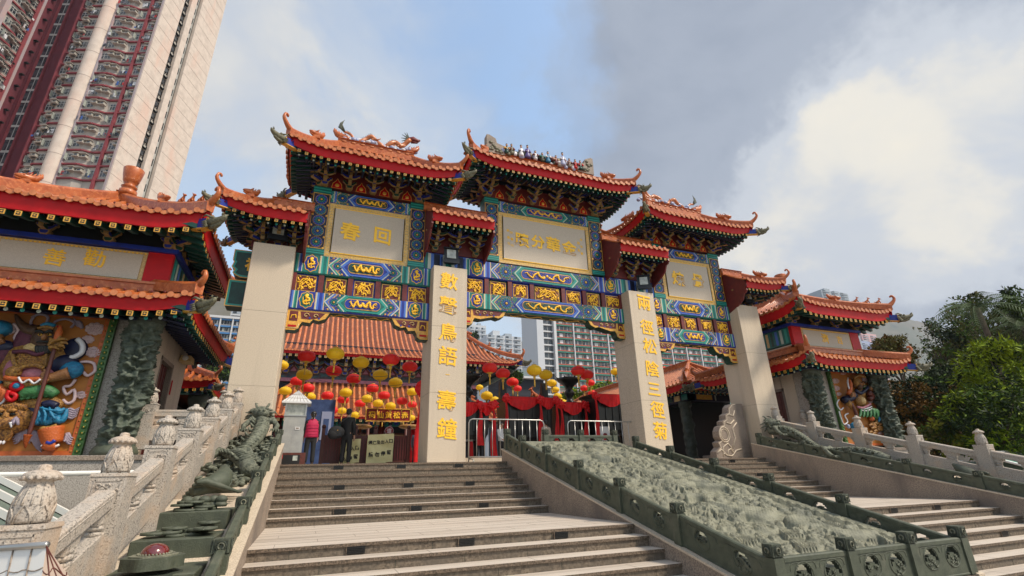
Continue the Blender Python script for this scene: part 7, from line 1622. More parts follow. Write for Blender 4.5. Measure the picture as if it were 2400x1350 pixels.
# ------------------------------------------------------------------ steel crowd barriers
def barrier(x0, x1, y, zb, label, legx=(.12, .9)):
    root = empty('crowd_barrier', ((x0+x1)/2, y, 0), label, 'barrier', 'steel crowd barriers at the top of the dragon ramp'); h = 1.28; r_ = .02; b = MB(); c = .12
    path = [(x0, y, .05), (x0, y, h-c), (x0+c*.3, y, h-c*.3), (x0+c, y, h), (x1-c, y, h), (x1-c*.3, y, h-c*.3), (x1, y, h-c), (x1, y, .05)]; b.tube(path, r_, 'steel', 8); b.tube([(x0, y, .17), (x1, y, .17)], r_, 'steel', 8); b.build('frame', root)
    n = 10; 
    for i in range(1, n): b = MB(); x = lerp(x0, x1, i/n); b.tube([(x, y, .18), (x, y, h-.01)], .012, 'steel', 6); b.build('bar', root)
    for x in (x0+.02, x1-.02):
        b = MB(); b.tube([(x, y, .12), (x+.05, y-.22, .1), (x+.06, y-.28, .0)], r_, 'steel', 7); b.tube([(x, y, .12), (x+.05, y+.22, .1), (x+.06, y+.28, .0)], r_, 'steel', 7); b.build('foot', root)
    b = MB(); b.tube([(x1, y, h*.82), (x1+.09, y, h*.82), (x1+.11, y, h*.74)], .012, 'steel', 5); b.build('hook', root)
a, c = onY(1099, 985, 1.2), onY(1274, 985, 1.2); barrier(a.x, c.x, 1.2, 0, 'steel crowd barrier just right of the first inscribed pillar')
a, c = onY(1330, 987, 1.2), onY(1486, 990, 1.2); barrier(a.x, c.x, 1.2, 0, 'steel crowd barrier reaching behind the second inscribed pillar')
b = MB(); b.box(3.4, 5.3, 1.6, 2.2, 0, .16, 'granite_cream'); tag(b.build('stone_step'), 'low pale stone block on the platform under the left steel barrier', 'step')
# ------------------------------------------------------------------ incense burners and red drapery
def cloth_swag(mb, A, B_, drop, n=14, rows=8, off=-.04, amp=.035):
    A, B_ = Vector(A), Vector(B_); vs = []; d = (B_-A); d.z = 0; d.normalize(); nn = Vector((d.y, -d.x, 0))
    if nn.y > 0: nn = -nn
    n = 40
    for r_ in range(rows+1):
        v = r_/rows
        for i in range(n+1):
            u = i/n; sag = drop*(.35+.65*math.sin(PI*u))*v; f_ = amp*math.sin(u*34+v*3.5+math.sin(u*9)*2)*(.35+v)+.12*drop*math.sin(PI*u)*v
            vs.append(A.lerp(B_, u)+Vector((0, 0, -sag))+nn*(f_+.03))
    mb.add(vs, [(r_*(n+1)+i, r_*(n+1)+i+1, (r_+1)*(n+1)+i+1, (r_+1)*(n+1)+i) for r_ in range(rows) for i in range(n)], 'drape_red', True)
def streamer(mb, x, y, z0, z1, w_=.13):
    vs = []; n = 6; K = 14
    for i in range(K+1):
        z = lerp(z0, z1, i/K); ww = w_*(.5+.8*i/K)
        for j in range(n+1): u = j/n-.5; vs.append((x+u*ww*2+.03*math.sin(i*.5), y+.035*math.sin(u*16+i*.3), z))
    mb.add(vs, [(i*(n+1)+j, i*(n+1)+j+1, (i+1)*(n+1)+j+1, (i+1)*(n+1)+j) for i in range(K) for j in range(n)], 'drape_red', True)
def rosette_cloth(mb, c, r_):
    for k in range(26):
        a, e = rnd.random()*6.28, rnd.uniform(-1.2, 1.3); q = r_*(.55+.45*rnd.random()); p = (c[0]+q*math.cos(a)*math.cos(e), c[1]-abs(q*math.sin(e*.5))*.6-.02, c[2]+q*math.sin(a)*math.cos(e)); mb.ell(p, (r_*.30, r_*.14, r_*.22), 'drape_red', 7, 5, Matrix.Rotation(a, 3, 'Y'))
    mb.ell(c, (r_*.8, r_*.5, r_*.8), 'drape_red', 10, 7)
def burner(name, label, dlabel, x0, x1, y, zt, ears=True, depth=1.3, zbody=1.35, urn=False, tall=0):
    root = empty(name, ((x0+x1)/2, y+depth/2, 0), label, 'incense burner'); xc = (x0+x1)/2; yc = y+depth/2; b = MB()
    b.box(x0+.12, x1-.12, y+.1, y+depth-.1, zbody-.25, zt-.12, 'bronze_black', top=(-.06, -.04)); b.box(x0+.22, x1-.22, y+.16, y+depth-.16, zbody-.42, zbody-.25, 'bronze_black', top=(-.08, -.05))
    for k in range(6): b.box(x0+.2+k*(x1-x0-.5)/5, x0+.26+k*(x1-x0-.5)/5, y+.04, y+.1, zbody-.1, zt-.3, 'bronze_black')
    b.build('bowl', root); b = MB(); b.box(x0, x1, y, y+depth, zt-.12, zt, 'bronze_black', top=(-.02, -.02)); b.build('rim', root)
    for sx in (0, 1):
        for sy in (0, 1): b = MB(); xx = lerp(x0+.3, x1-.3, sx); yy = lerp(y+.28, y+depth-.28, sy); b.tube([(xx, yy, zbody-.2), (xx*1.0, yy, zbody*.6), (xx, yy, .12), (xx, yy-.06, 0)], [.17, .12, .10, .15], 'bronze_black', 9); b.build('leg', root)
    if ears:
        for sx in (0, 1):
            b = MB(); xx = lerp(x0+.14, x1-.14, sx); b.box(xx-.16, xx+.16, yc-.1, yc+.1, zt, zt+.72, 'bronze_black', top=(.02, .01)); b.box(xx-.10, xx+.10, yc-.12, yc-.1, zt+.12, zt+.6, 'black_metal'); b.build('ear', root)
    if urn:
        b = MB(); b.lathe([(.30, 0), (.34, .06), (.16, .14), (.13, .3), (.22, .42), (.24, .5), (.16, .62), (.17, .74), (.26, .84), (.50, 1.02), (.56, 1.14), (.50, 1.16), (.1, 1.13)], (xc, yc, zt), 'bronze_black', 20)
        for k in range(8): a = 2*PI*k/8; b.tube([(xc+.5*math.cos(a), yc+.5*math.sin(a), zt+1.12), (xc+.62*math.cos(a), yc+.62*math.sin(a), zt+1.16), (xc+.66*math.cos(a), yc+.66*math.sin(a), zt+1.26)], [.04, .03, .01], 'bronze_black', 5)
        b.build('urn', root)
    dr = empty('red_drape', (xc, y-.05, zt), dlabel, 'drape', 'red cloth drapes on the incense burners'); mid = lerp(x0, x1, .68)
    for A, B_, dp in (((x0-.02, y-.04, zt-.02), (mid, y-.04, zt-.02), .55), ((mid, y-.04, zt-.02), (x1+.04, y-.04, zt-.02), .5)):
        b = MB(); cloth_swag(b, A, B_, dp); b.build('swag', dr)
    for x in (x0-.02, mid, x1+.03):
        b = MB(); rosette_cloth(b, (x, y-.12, zt-.12), .20); b.build('rosette', dr)
        b = MB(); streamer(b, x, y-.14, zt-.25, .25 if x != mid else .7, .10); b.build('streamer', dr)
a, c = onY(1184, 930, 5.5), onY(1298, 938, 5.5); burner('incense_burner', 'large black rectangular incense burner with two upright ears in the middle bay', 'red cloth drape on the large burner with two upright ears', a.x, c.x, 5.5, 2.72)
a, c = onY(1078, 938, 4.6), onY(1152, 938, 4.6); burner('incense_burner', 'black incense burner with an urn on top, half hidden by the first inscribed pillar', 'red cloth drape just right of the first inscribed pillar', a.x-.3, c.x, 4.6, 2.30, ears=False, urn=True)
a, c = onY(1312, 946, 5.5), onY(1392, 942, 5.5); burner('incense_burner', 'black burner carrying a vase-shaped urn, right of the large burner', 'red cloth drape under the vase-shaped urn in the middle bay', a.x, c.x, 5.5, 2.56, ears=False, urn=True)
a, c = onY(1392, 925, 4.8), onY(1470, 915, 4.8); burner('incense_burner', 'tall black burner partly behind the second inscribed pillar', 'red cloth drape beside the second inscribed pillar', a.x, c.x+.5, 4.8, 2.85, ears=False, zbody=1.6)
a = onY(1250, 912, 6.2); b = MB(); beast(b, (a.x, 6.2, 2.78), (-1, 0, 0), .42, 'boot_orange', 0); tag(b.build('deer_figure'), 'small orange glazed animal figure standing on the large incense burner', 'figurine')
a = onY(985, 900, 3.2); b = MB(); rosette_cloth(b, (a.x-.02, 3.0, 2.45), .26); streamer(b, a.x+.05, 3.05, 2.45, .1, .16); tag(b.build('red_drape'), 'red cloth rosette and streamer hanging beside the left edge of the first inscribed pillar', 'drape', 'red cloth drapes on the incense burners')
# ------------------------------------------------------------------ kiosk, banners, signs, gates at the top of the left flight
KX = onY(683, 1085, 2.0).x; K0, K1 = KX-.34, KX+.22
mat('kiosk_grey', (.33, .335, .32), .4, (.26, .265, .26), 5)
KR = empty('steel_kiosk', (KX, 2.2, 0), 'grey steel kiosk with glazed top and white pyramid roof beside the far left pillar', 'kiosk')
b = MB(); b.box(K0, K1, 1.95, 2.5, .36, 1.36, 'kiosk_grey'); b.box(KX-.07, KX-.069, 1.945, 1.95, .36, 1.36, 'tower_grey'); b.box(KX-.02, KX+.10, 1.935, 1.95, .98, 1.06, 'shirt_white'); b.box(KX, KX+.08, 1.932, 1.936, 1.0, 1.04, 'granite_side'); b.box(K0-.02, K1+.02, 1.93, 2.52, 1.355, 1.385, 'steel'); b.build('cabinet', KR, bevel=.01)
b = MB(); b.box(K0-.04, K1+.12, 1.9, 2.5, 0, .36, 'wood_red'); b.box(K0+.04, K1-.02, 1.885, 1.9, .06, .3, 'bronze_black'); b.box(K0-.02, K0+.10, 1.875, 1.885, .2, .3, 'red_paint'); b.box(K1-.2, K1-.08, 1.875, 1.885, .15, .28, 'lamp_glass'); b.build('base_box', KR)
b = MB(); b.box(K0+.03, K1-.03, 1.99, 2.47, 1.385, 1.75, 'lamp_glass'); b.build('glazed_box', KR)
for x in (K0+.01, K1-.01): b = MB(); b.box(x-.02, x+.02, 1.96, 2.0, 1.385, 1.75, 'steel'); b.build('frame_post', KR)
b = MB(); ax, ay = (K0+K1)/2, 2.22; rx, ry = .39, .38; B4 = [(ax-rx, ay-ry, 1.75), (ax+rx, ay-ry, 1.75), (ax+rx, ay+ry, 1.75), (ax-rx, ay+ry, 1.75)]; b.add(B4+[(ax, ay, 2.13)], [(0, 1, 4), (1, 2, 4), (2, 3, 4), (3, 0, 4)], 'gb_white'); b.box(ax-rx, ax+rx, ay-ry, ay+ry, 1.71, 1.75, 'gb_white')
for k in range(-3, 4): b.tube([(ax+k*.1, ay-ry-.004, 1.755), (ax+k*.03, ay-.09, 2.04)], .004, 'granite_side', 4)
for t in (.3, .6): b.tube([(ax-rx*(1-t), ay-ry*(1-t)-.006, 1.75+.38*t), (ax+rx*(1-t), ay-ry*(1-t)-.006, 1.75+.38*t)], .004, 'granite_side', 4)
b.build('pyramid_roof', KR)
mat('banner', (.74, .66, .34), .8, (.66, .57, .27), 4, bump=.4, bscale=6); mat('ink', (.01, .01, .012), .7)
def banner(x0, x1, z0, z1, y, rows, label, tilt=0):
    root = empty('cloth_banner', ((x0+x1)/2, y, z0), label, 'banner'); b = MB(); n, m_ = 24, 20; vs = []
    def W(u, v): return (lerp(x0, x1, u), y+.03*math.sin(u*7+v*5)+.015*math.sin(v*11+u*3), lerp(z0, z1, v)+.05*(u-.5)*(v)+(-.05*math.sin(u*5)*(1-v)))
    for j in range(m_+1):
        for i in range(n+1): vs.append(W(i/n, j/m_))
    b.add(vs, [(j*(n+1)+i, j*(n+1)+i+1, (j+1)*(n+1)+i+1, (j+1)*(n+1)+i) for j in range(m_) for i in range(n)], 'banner', True); o = b.build('cloth', root)
    for line, v, hh in rows:
        k = len(line)
        for i, ch in enumerate(line):
            if ch == ' ': continue
            q = W((i+.7)/(k+.4), v); t = MB(); glyph(t, ch, q[0], q[1]-.022, q[2], hh, 'ink', bold=.03, depth=.002); t.build('character', o)
    return root
P0, P1 = onY(864, 1028, 2.9), onY(921, 1085, 2.9); banner(P0.x-.03, P1.x-.02, .07, .95, 2.9, [('通道及出入口', .73, .118), ('請勿停留', .34, .14)], 'yellowish cloth banner with two lines of black characters, right of the suited man')
P0, P1 = onY(800, 1036, 2.95), onY(842, 1085, 2.95); banner(P0.x, P1.x, .07, .80, 3.05, [('及出入口', .62, .12), ('勿停留', .26, .14)], 'yellowish cloth banner partly hidden behind the suited man')
def gate_leaf(x, label, w_=.62):
    root = empty('wooden_barrier', (x, 3.3, 0), label, 'barrier', 'dark wooden barriers behind the banners'); b = MB(); b.box(x-w_/2, x+w_/2, 3.3, 3.36, .12, .95, 'wood_red'); b.build('panel', root)
    for s in (-1, 1): b = MB(); b.box(x+s*w_/2-.05, x+s*w_/2+.05, 3.24, 3.42, 0, 1.15, 'wood_red'); b.lathe([(.05, 0), (.07, .05), (.05, .1), (.0, .13)], (x+s*w_/2, 3.33, 1.15), 'wood_red', 8); b.build('post', root)
    for k in range(6): b = MB(); xx = x-w_/2+.1+k*(w_-.2)/5; b.box(xx-.015, xx+.015, 3.27, 3.30, .2, .9, 'maroon'); b.build('slat', root)
for x, lab in ((-.35, 'dark wooden barrier panel between the two standing people'), (.62, 'dark wooden barrier panel behind the front yellow banner'), (1.7, 'dark wooden barrier panel beside the first inscribed pillar')): gate_leaf(x, lab)
a, c = onY(858, 952, 13), onY(962, 985, 13); b = MB(); xa, xb, za, zb_ = a.x, c.x, onY(900, 988, 13).z, onY(900, 957, 13).z
b.box(xa, xb, 13, 13.1, za, zb_, 'sign_red'); 
for q in ((xa, xb, zb_-.05, zb_), (xa, xb, za, za+.05), (xa, xa+.05, za, zb_), (xb-.05, xb, za, zb_)): b.box(q[0], q[1], 12.96, 13.0, q[2], q[3], 'gold')
for x in (xa+.2, xb-.2): b.tube([(x, 13.05, 0), (x, 13.05, za)], .07, 'wood_red', 8)
for i, ch in enumerate('祠仙黃松赤'): glyph(b, ch, lerp(xa, xb, (i+.75)/5.5), 12.97, (za+zb_)/2, .42*(zb_-za)*1.25, 'gold_leaf', bold=.02)
tag(b.build('sign_board'), 'long dark red sign board with gilt characters above the yellow banner', 'sign')
a = onY(912, 1010, 3.2); b = MB(); b.lathe([(.0, 0), (.145, .005), (.145, .03), (.0, .031)], (a.x, 3.2, a.z), 'sign_red', 28, axis='Y'); b.tube([(a.x+.135*math.cos(t), 3.195, a.z+.135*math.sin(t)) for t in [2*PI*i/24 for i in range(25)]], .006, 'cloud_pink', 4, False); glyph(b, '道', a.x, 3.185, a.z, .16, 'cloud_pink', bold=.02, depth=.004); b.tube([(a.x, 3.25, 0), (a.x, 3.25, a.z)], .02, 'wood_red', 6); tag(b.build('round_sign'), 'round dark red sign with one white character above the right banner', 'sign')
mat('poster_blue', (.02, .04, .12), .5, (.05, .09, .22), 3)
a, c = onY(705, 935, 9), onY(775, 1060, 9); b = MB(); b.box(a.x, c.x, 9, 9.1, .2, a.z, 'poster_blue'); b.box(a.x+.9, c.x-.1, 8.97, 9.0, 1.2, a.z-.5, 'cloud_blue'); b.box(a.x+1.0, c.x-.2, 8.95, 8.97, 1.4, a.z-.8, 'poster_blue'); tag(b.build('notice_board'), 'tall dark blue display panel behind the woman in the magenta vest', 'panel')
a = onY(1418, 1018, 2.6); b = MB(); b.box(a.x-.17, a.x+.17, 2.6, 2.66, 0, a.z+.28, 'white_paint'); b.lathe([(.10, 0), (.10, .01)], (a.x, 2.585, a.z-.05), 'sign_red', 16, axis='Y'); b.box(a.x-.09, a.x+.09, 2.58, 2.59, a.z-.2, a.z-.15, 'red_paint'); tag(b.build('notice_stand'), 'small white notice stand with a red emblem behind the right steel barrier', 'sign')
for x, lab in ((845, 'ochre straw canopy far back, left of the round sign'), (960, 'ochre straw canopy far back, right of the round sign')):
    q = onY(x, 1000, 11); root = empty('parasol', (q.x, 11, 0), lab, 'canopy', 'straw canopies in the forecourt'); b = MB(); b.ell((q.x, 11, q.z), (.55, .4, .12), 'armour_gold', 12, 6); b.build('shade', root); b = MB(); b.tube([(q.x, 11, 0), (q.x, 11, q.z)], .05, 'wood_red', 6); b.build('pole', root)
# ------------------------------------------------------------------ floodlights on the pillar tops
def flood(px, py, Y, yaw_, label, s_=1.0):
    root = empty('floodlight', (0, 0, 0), label, 'floodlight', 'black floodlights standing on the four pillars'); b = MB()
    w_, h_ = .24*s_, .27*s_
    vs = [(-w_, -.06, -h_), (w_, -.06, -h_), (w_, -.06, h_), (-w_, -.06, h_), (-w_*.75, .20, -h_*.7), (w_*.75, .20, -h_*.7), (w_*.75, .20, h_*.7), (-w_*.75, .20, h_*.7)]
    b.add(vs, [(3, 2, 1, 0), (4, 5, 6, 7), (0, 1, 5, 4), (1, 2, 6, 5), (2, 3, 7, 6), (3, 0, 4, 7)], 'black_metal'); b.box(-w_-.02, w_+.02, -.10, -.05, h_-.02, h_+.03, 'black_metal'); b.box(-w_-.02, w_+.02, -.10, -.05, -h_-.03, -h_+.12, 'black_metal')
    for k in range(6): b.box(-w_*.7+k*w_*.28, -w_*.64+k*w_*.28, .18, .26, -h_*.6, h_*.6, 'black_metal')
    b.build('housing', root, base=(0, 0, 0)); b = MB(); b.box(-w_*.62, w_*.62, -.085, -.06, -h_*.42, h_*.78, 'lamp_glass'); b.build('glass', root, base=(0, 0, 0))
    b = MB(); b.tube([(-w_-.05, .05, -.05), (-w_-.05, .05, -h_-.14), (w_+.05, .05, -h_-.14), (w_+.05, .05, -.05)], .018, 'black_metal', 6); b.build('bracket', root, base=(0, 0, 0))
    p = onY(px, py, Y); root.location = (p.x, Y, 5.955+h_+.16); root.rotation_euler = (math.radians(-8), 0, yaw_)
    return root
flood(652, 545, .58, .10, 'black floodlight on top of the far left pillar, under the lowest left roof', 1.0); flood(1057, 600, .60, -.05, 'black floodlight on top of the left inscribed pillar'); flood(1508, 660, .60, -.5, 'black floodlight turned aside on top of the right inscribed pillar'); flood(1750, 692, .62, .0, 'black floodlight on top of the far right pillar')
# ------------------------------------------------------------------ trees and shrubs
for n_, c1, c2 in (('leaf_dark', (.022, .040, .012), (.012, .022, .008)), ('leaf_mid', (.085, .14, .016), (.045, .08, .012)), ('leaf_bright', (.26, .33, .012), (.14, .20, .01)), ('leaf_yellow', (.30, .30, .03), (.20, .20, .02)), ('leaf_brown', (.17, .09, .014), (.09, .045, .01)), ('leaf_olive', (.12, .11, .025), (.07, .065, .018)), ('palm_leaf', (.10, .14, .06), (.06, .09, .04))): mat(n_, c1, .55, c2, 1.5, (.35, .65), spec=.12)
mat('bark', (.10, .07, .045), .9, (.05, .035, .025), 6, bump=.5, bscale=20)
rs = np.random.RandomState(11)
def leaves(mb_name, root, clumps, leaf, mats_, per, droop=.3, slim=.45):
    """clumps = [(centre, radius xyz)]; every leaf its own small folded face"""
    vs, fs, mi = [], [], []
    for (c, r_) in clumps:
        n = int(per*rs.uniform(.7, 1.3)); d = rs.normal(size=(n, 3)); d /= np.linalg.norm(d, axis=1)[:, None]+1e-9; rad = rs.uniform(.25, 1.05, n)**.6
        P = np.array(c)+d*rad[:, None]*np.array(r_); q = rs.choice(len(mats_), p=None)
        for i in range(n):
            a = rs.normal(size=3)+d[i]*.8; a[2] -= droop; a /= np.linalg.norm(a)+1e-9; b_ = np.cross(a, rs.normal(size=3)); b_ /= np.linalg.norm(b_)+1e-9
            L_ = leaf*rs.uniform(.6, 1.35); W_ = L_*slim; p = P[i]; k = len(vs)
            vs += [tuple(p), tuple(p+a*L_*.5+b_*W_*.5), tuple(p+a*L_), tuple(p+a*L_*.5-b_*W_*.5)]; fs.append((k, k+1, k+2, k+3)); mi.append(mats_[q if rs.rand() < .72 else rs.randint(len(mats_))])
    mb = MB(); mb.v = vs; mb.f = fs; mb.mats = sorted(set(mi)); ix = {m_: i for i, m_ in enumerate(mb.mats)}; mb.mi = [ix[m_] for m_ in mi]; mb.sm = [False]*len(fs)
    return mb.build('crown', root)
def tree(name, label, cat, boxpx, w_, mats_, leaf, nclump, per, trunk=True, fill=1.0, rr=.20, gz=-2.0, slim=.45, twigs=0):
    x0, y0, x1, y1 = boxpx; k = w_/FPX; C0 = onW((x0+x1)/2, (y0+y1)/2, w_); rx, rz = (x1-x0)/2*k, (y1-y0)/2*k; ry = min(rx, rz)*.9
    root = empty(name, (C0.x, C0.y, gz), label, cat); cl = []
    for i in range(nclump):
        d = rs.normal(size=3); d /= np.linalg.norm(d); q = rs.uniform(.15, 1)**.5*fill; s_ = rr*rs.uniform(.6, 1.35)
        c = np.array([C0.x, C0.y, C0.z])+d*q*np.array([rx, ry, rz])*(1-s_*.4); m_ = min(rx, rz); cl.append((c, (m_*s_*1.3, m_*s_*1.1, m_*s_)))
    leaves('crown', root, cl, leaf, mats_, per, slim=slim)
    if trunk:
        b = MB(); tb_ = Vector((C0.x, C0.y, gz)); t1 = Vector((C0.x, C0.y, C0.z-rz*.35)); b.tube([tb_, tb_.lerp(t1, .5)+Vector((.1, 0, 0)), t1], [.035*rz+.08, .03*rz+.06, .02*rz+.04], 'bark', 8)
        for c, r_ in cl[:max(10, twigs)]:
            c = Vector(c); st = tb_.lerp(t1, rnd.uniform(.55, 1)); md = st.lerp(c, .5)+Vector((rnd.uniform(-.2, .2), 0, rnd.uniform(.0, .4)))*rz*.2; b.tube([st, md, c], [.05+.010*rz, .03+.006*rz, .012], 'bark', 5)
        b.build('trunk', root)
    return root
tree('tall_tree', 'tall thin-leaved dark tree rising at the right edge behind the palm', 'tree', (2215, 680, 2420, 930), 36, ['leaf_olive', 'leaf_dark', 'leaf_mid'], .28, 120, 90, rr=.15, twigs=70, fill=1.1)
tree('tall_tree', 'sparse dark tree between the hill mast and the palm', 'tree', (2120, 745, 2300, 960), 38, ['leaf_olive', 'leaf_dark', 'leaf_mid'], .24, 75, 70, rr=.16, twigs=60, fill=1.1)
tree('tall_tree', 'small leafy tree top in the upper right corner of the trees', 'tree', (2350, 662, 2450, 800), 34, ['leaf_dark', 'leaf_mid'], .26, 40, 60, rr=.2, twigs=20)
tree('tall_tree', 'dense dark tree behind the palms at the upper right', 'tree', (2190, 745, 2450, 960), 42, ['leaf_dark', 'leaf_olive', 'leaf_mid', 'leaf_dark'], .34, 130, 110, rr=.17, twigs=40)
tree('round_shrub', 'rounded brownish clipped-looking tree top just right of the pavilion lower roof', 'tree', (2030, 786, 2160, 870), 34, ['leaf_brown', 'leaf_olive'], .22, 60, 130, rr=.24)
tree('dark_tree', 'brown-leaved bushy tree beside the right carved column', 'tree', (2060, 855, 2215, 1090), 27, ['leaf_brown', 'leaf_dark', 'leaf_brown', 'leaf_dark'], .20, 100, 150, rr=.2)
tree('dark_tree', 'dark green tree filling the gap behind the right railing', 'tree', (2140, 850, 2360, 1110), 30, ['leaf_dark', 'leaf_dark', 'leaf_mid'], .22, 110, 150, rr=.2)
tree('dark_tree', 'very dark tree at the right edge above the railing', 'tree', (2300, 790, 2470, 1110), 31, ['leaf_dark', 'leaf_olive', 'leaf_dark'], .24, 90, 150, rr=.2)
tree('dark_tree', 'dark olive tree low behind the pavilion and the railing', 'tree', (2000, 900, 2140, 1080), 33, ['leaf_dark', 'leaf_olive'], .24, 60, 140, rr=.22)
tree('bright_shrub', 'bright yellow-green bamboo-like bush at the right edge', 'bush', (2255, 785, 2420, 960), 23, ['leaf_bright', 'leaf_mid', 'leaf_bright', 'leaf_dark'], .27, 80, 110, rr=.17, slim=.22)
tree('bright_shrub', 'lower bright green bush below the tallest bright one', 'bush', (2225, 890, 2420, 1085), 21, ['leaf_bright', 'leaf_mid', 'leaf_mid', 'leaf_dark'], .25, 85, 105, rr=.17, slim=.24)
tree('low_bush', 'yellowish leafed low bush behind the middle of the right railing', 'bush', (2150, 985, 2270, 1075), 22, ['leaf_yellow', 'leaf_olive', 'leaf_mid'], .17, 34, 70, rr=.2, trunk=False)
tree('low_bush', 'speckled dark bush left of the bright bush behind the right railing', 'bush', (2180, 900, 2270, 1000), 25, ['leaf_dark', 'leaf_brown', 'leaf_mid'], .18, 40, 90, rr=.2, trunk=False)
tree('garden_tree', 'bright green clipped trees in front of the green-banded block, middle bay', 'tree', (1375, 898, 1475, 960), 55, ['leaf_bright', 'leaf_mid', 'leaf_bright'], .35, 60, 110, rr=.25)
tree('garden_tree', 'olive green tree left of the vase-shaped urn in the middle bay', 'tree', (1295, 912, 1400, 985), 50, ['leaf_mid', 'leaf_olive', 'leaf_bright'], .35, 60, 110, rr=.25)
tree('garden_tree', 'small green tree right of the temple roof corner', 'tree', (1190, 862, 1222, 905), 70, ['leaf_mid', 'leaf_dark'], .4, 24, 80, rr=.3)
tree('garden_tree', 'tiny green tree on the terrace above the temple roof ridge', 'tree', (1106, 770, 1122, 800), 250, ['leaf_mid', 'leaf_dark'], 1.2, 14, 60, rr=.35, trunk=False, gz=40)
tree('garden_tree', 'green trees below the blue-banded block left of the gate', 'tree', (470, 845, 560, 900), 120, ['leaf_mid', 'leaf_dark'], 1.0, 30, 90, rr=.3, trunk=False, gz=10)
def palm(px, py, w_, R_, label, n=20):
    c = onW(px, py, w_); root = empty('palm_tree', (c.x, c.y, -2), label, 'palm'); b = MB(); b.tube([(c.x+.2, c.y, -2), (c.x+.1, c.y, c.z*.5), (c.x, c.y, c.z)], [.20, .16, .12], 'bark', 9); b.build('trunk', root)
    for k in range(n):
        a = 2*PI*k/n+rnd.uniform(-.15, .15); e = rnd.uniform(.1, 1.15); b = MB(); P = []
        for i in range(11):
            t = i/10; r_ = R_*t*math.cos(e*(1-.3*t)); P.append(Vector((c.x+r_*math.cos(a), c.y+r_*math.sin(a), c.z+R_*t*math.sin(e)*.9-R_*.75*t*t*(.6+.4*math.cos(e)))))
        b.tube(P, [.03*(1-.8*i/10) for i in range(11)], 'palm_leaf', 4)
        for i in range(1, 11):
            for sub in (0, .5):
                if i == 10 and sub: continue
                p = P[i].lerp(P[min(10, i+1)], sub); d = (P[min(10, i+1)]-P[i-1]).normalized(); s_ = d.cross(Vector((0, 0, 1))).normalized(); L_ = R_*.30*(1-.55*abs(i/10-.45))
                for sg in (-1, 1): e2 = p+s_*sg*L_*.75+d*L_*.45+Vector((0, 0, -L_*.35)); b.add([p-d*.025, p+d*.025, e2], [(0, 1, 2)], 'palm_leaf')
        b.build('frond', root)
palm(2290, 722, 28, 2.5, 'palm with dark drooping fronds standing above the other trees at right'); palm(2398, 766, 27, 2.2, 'second palm cut by the right edge of the photo', 16)
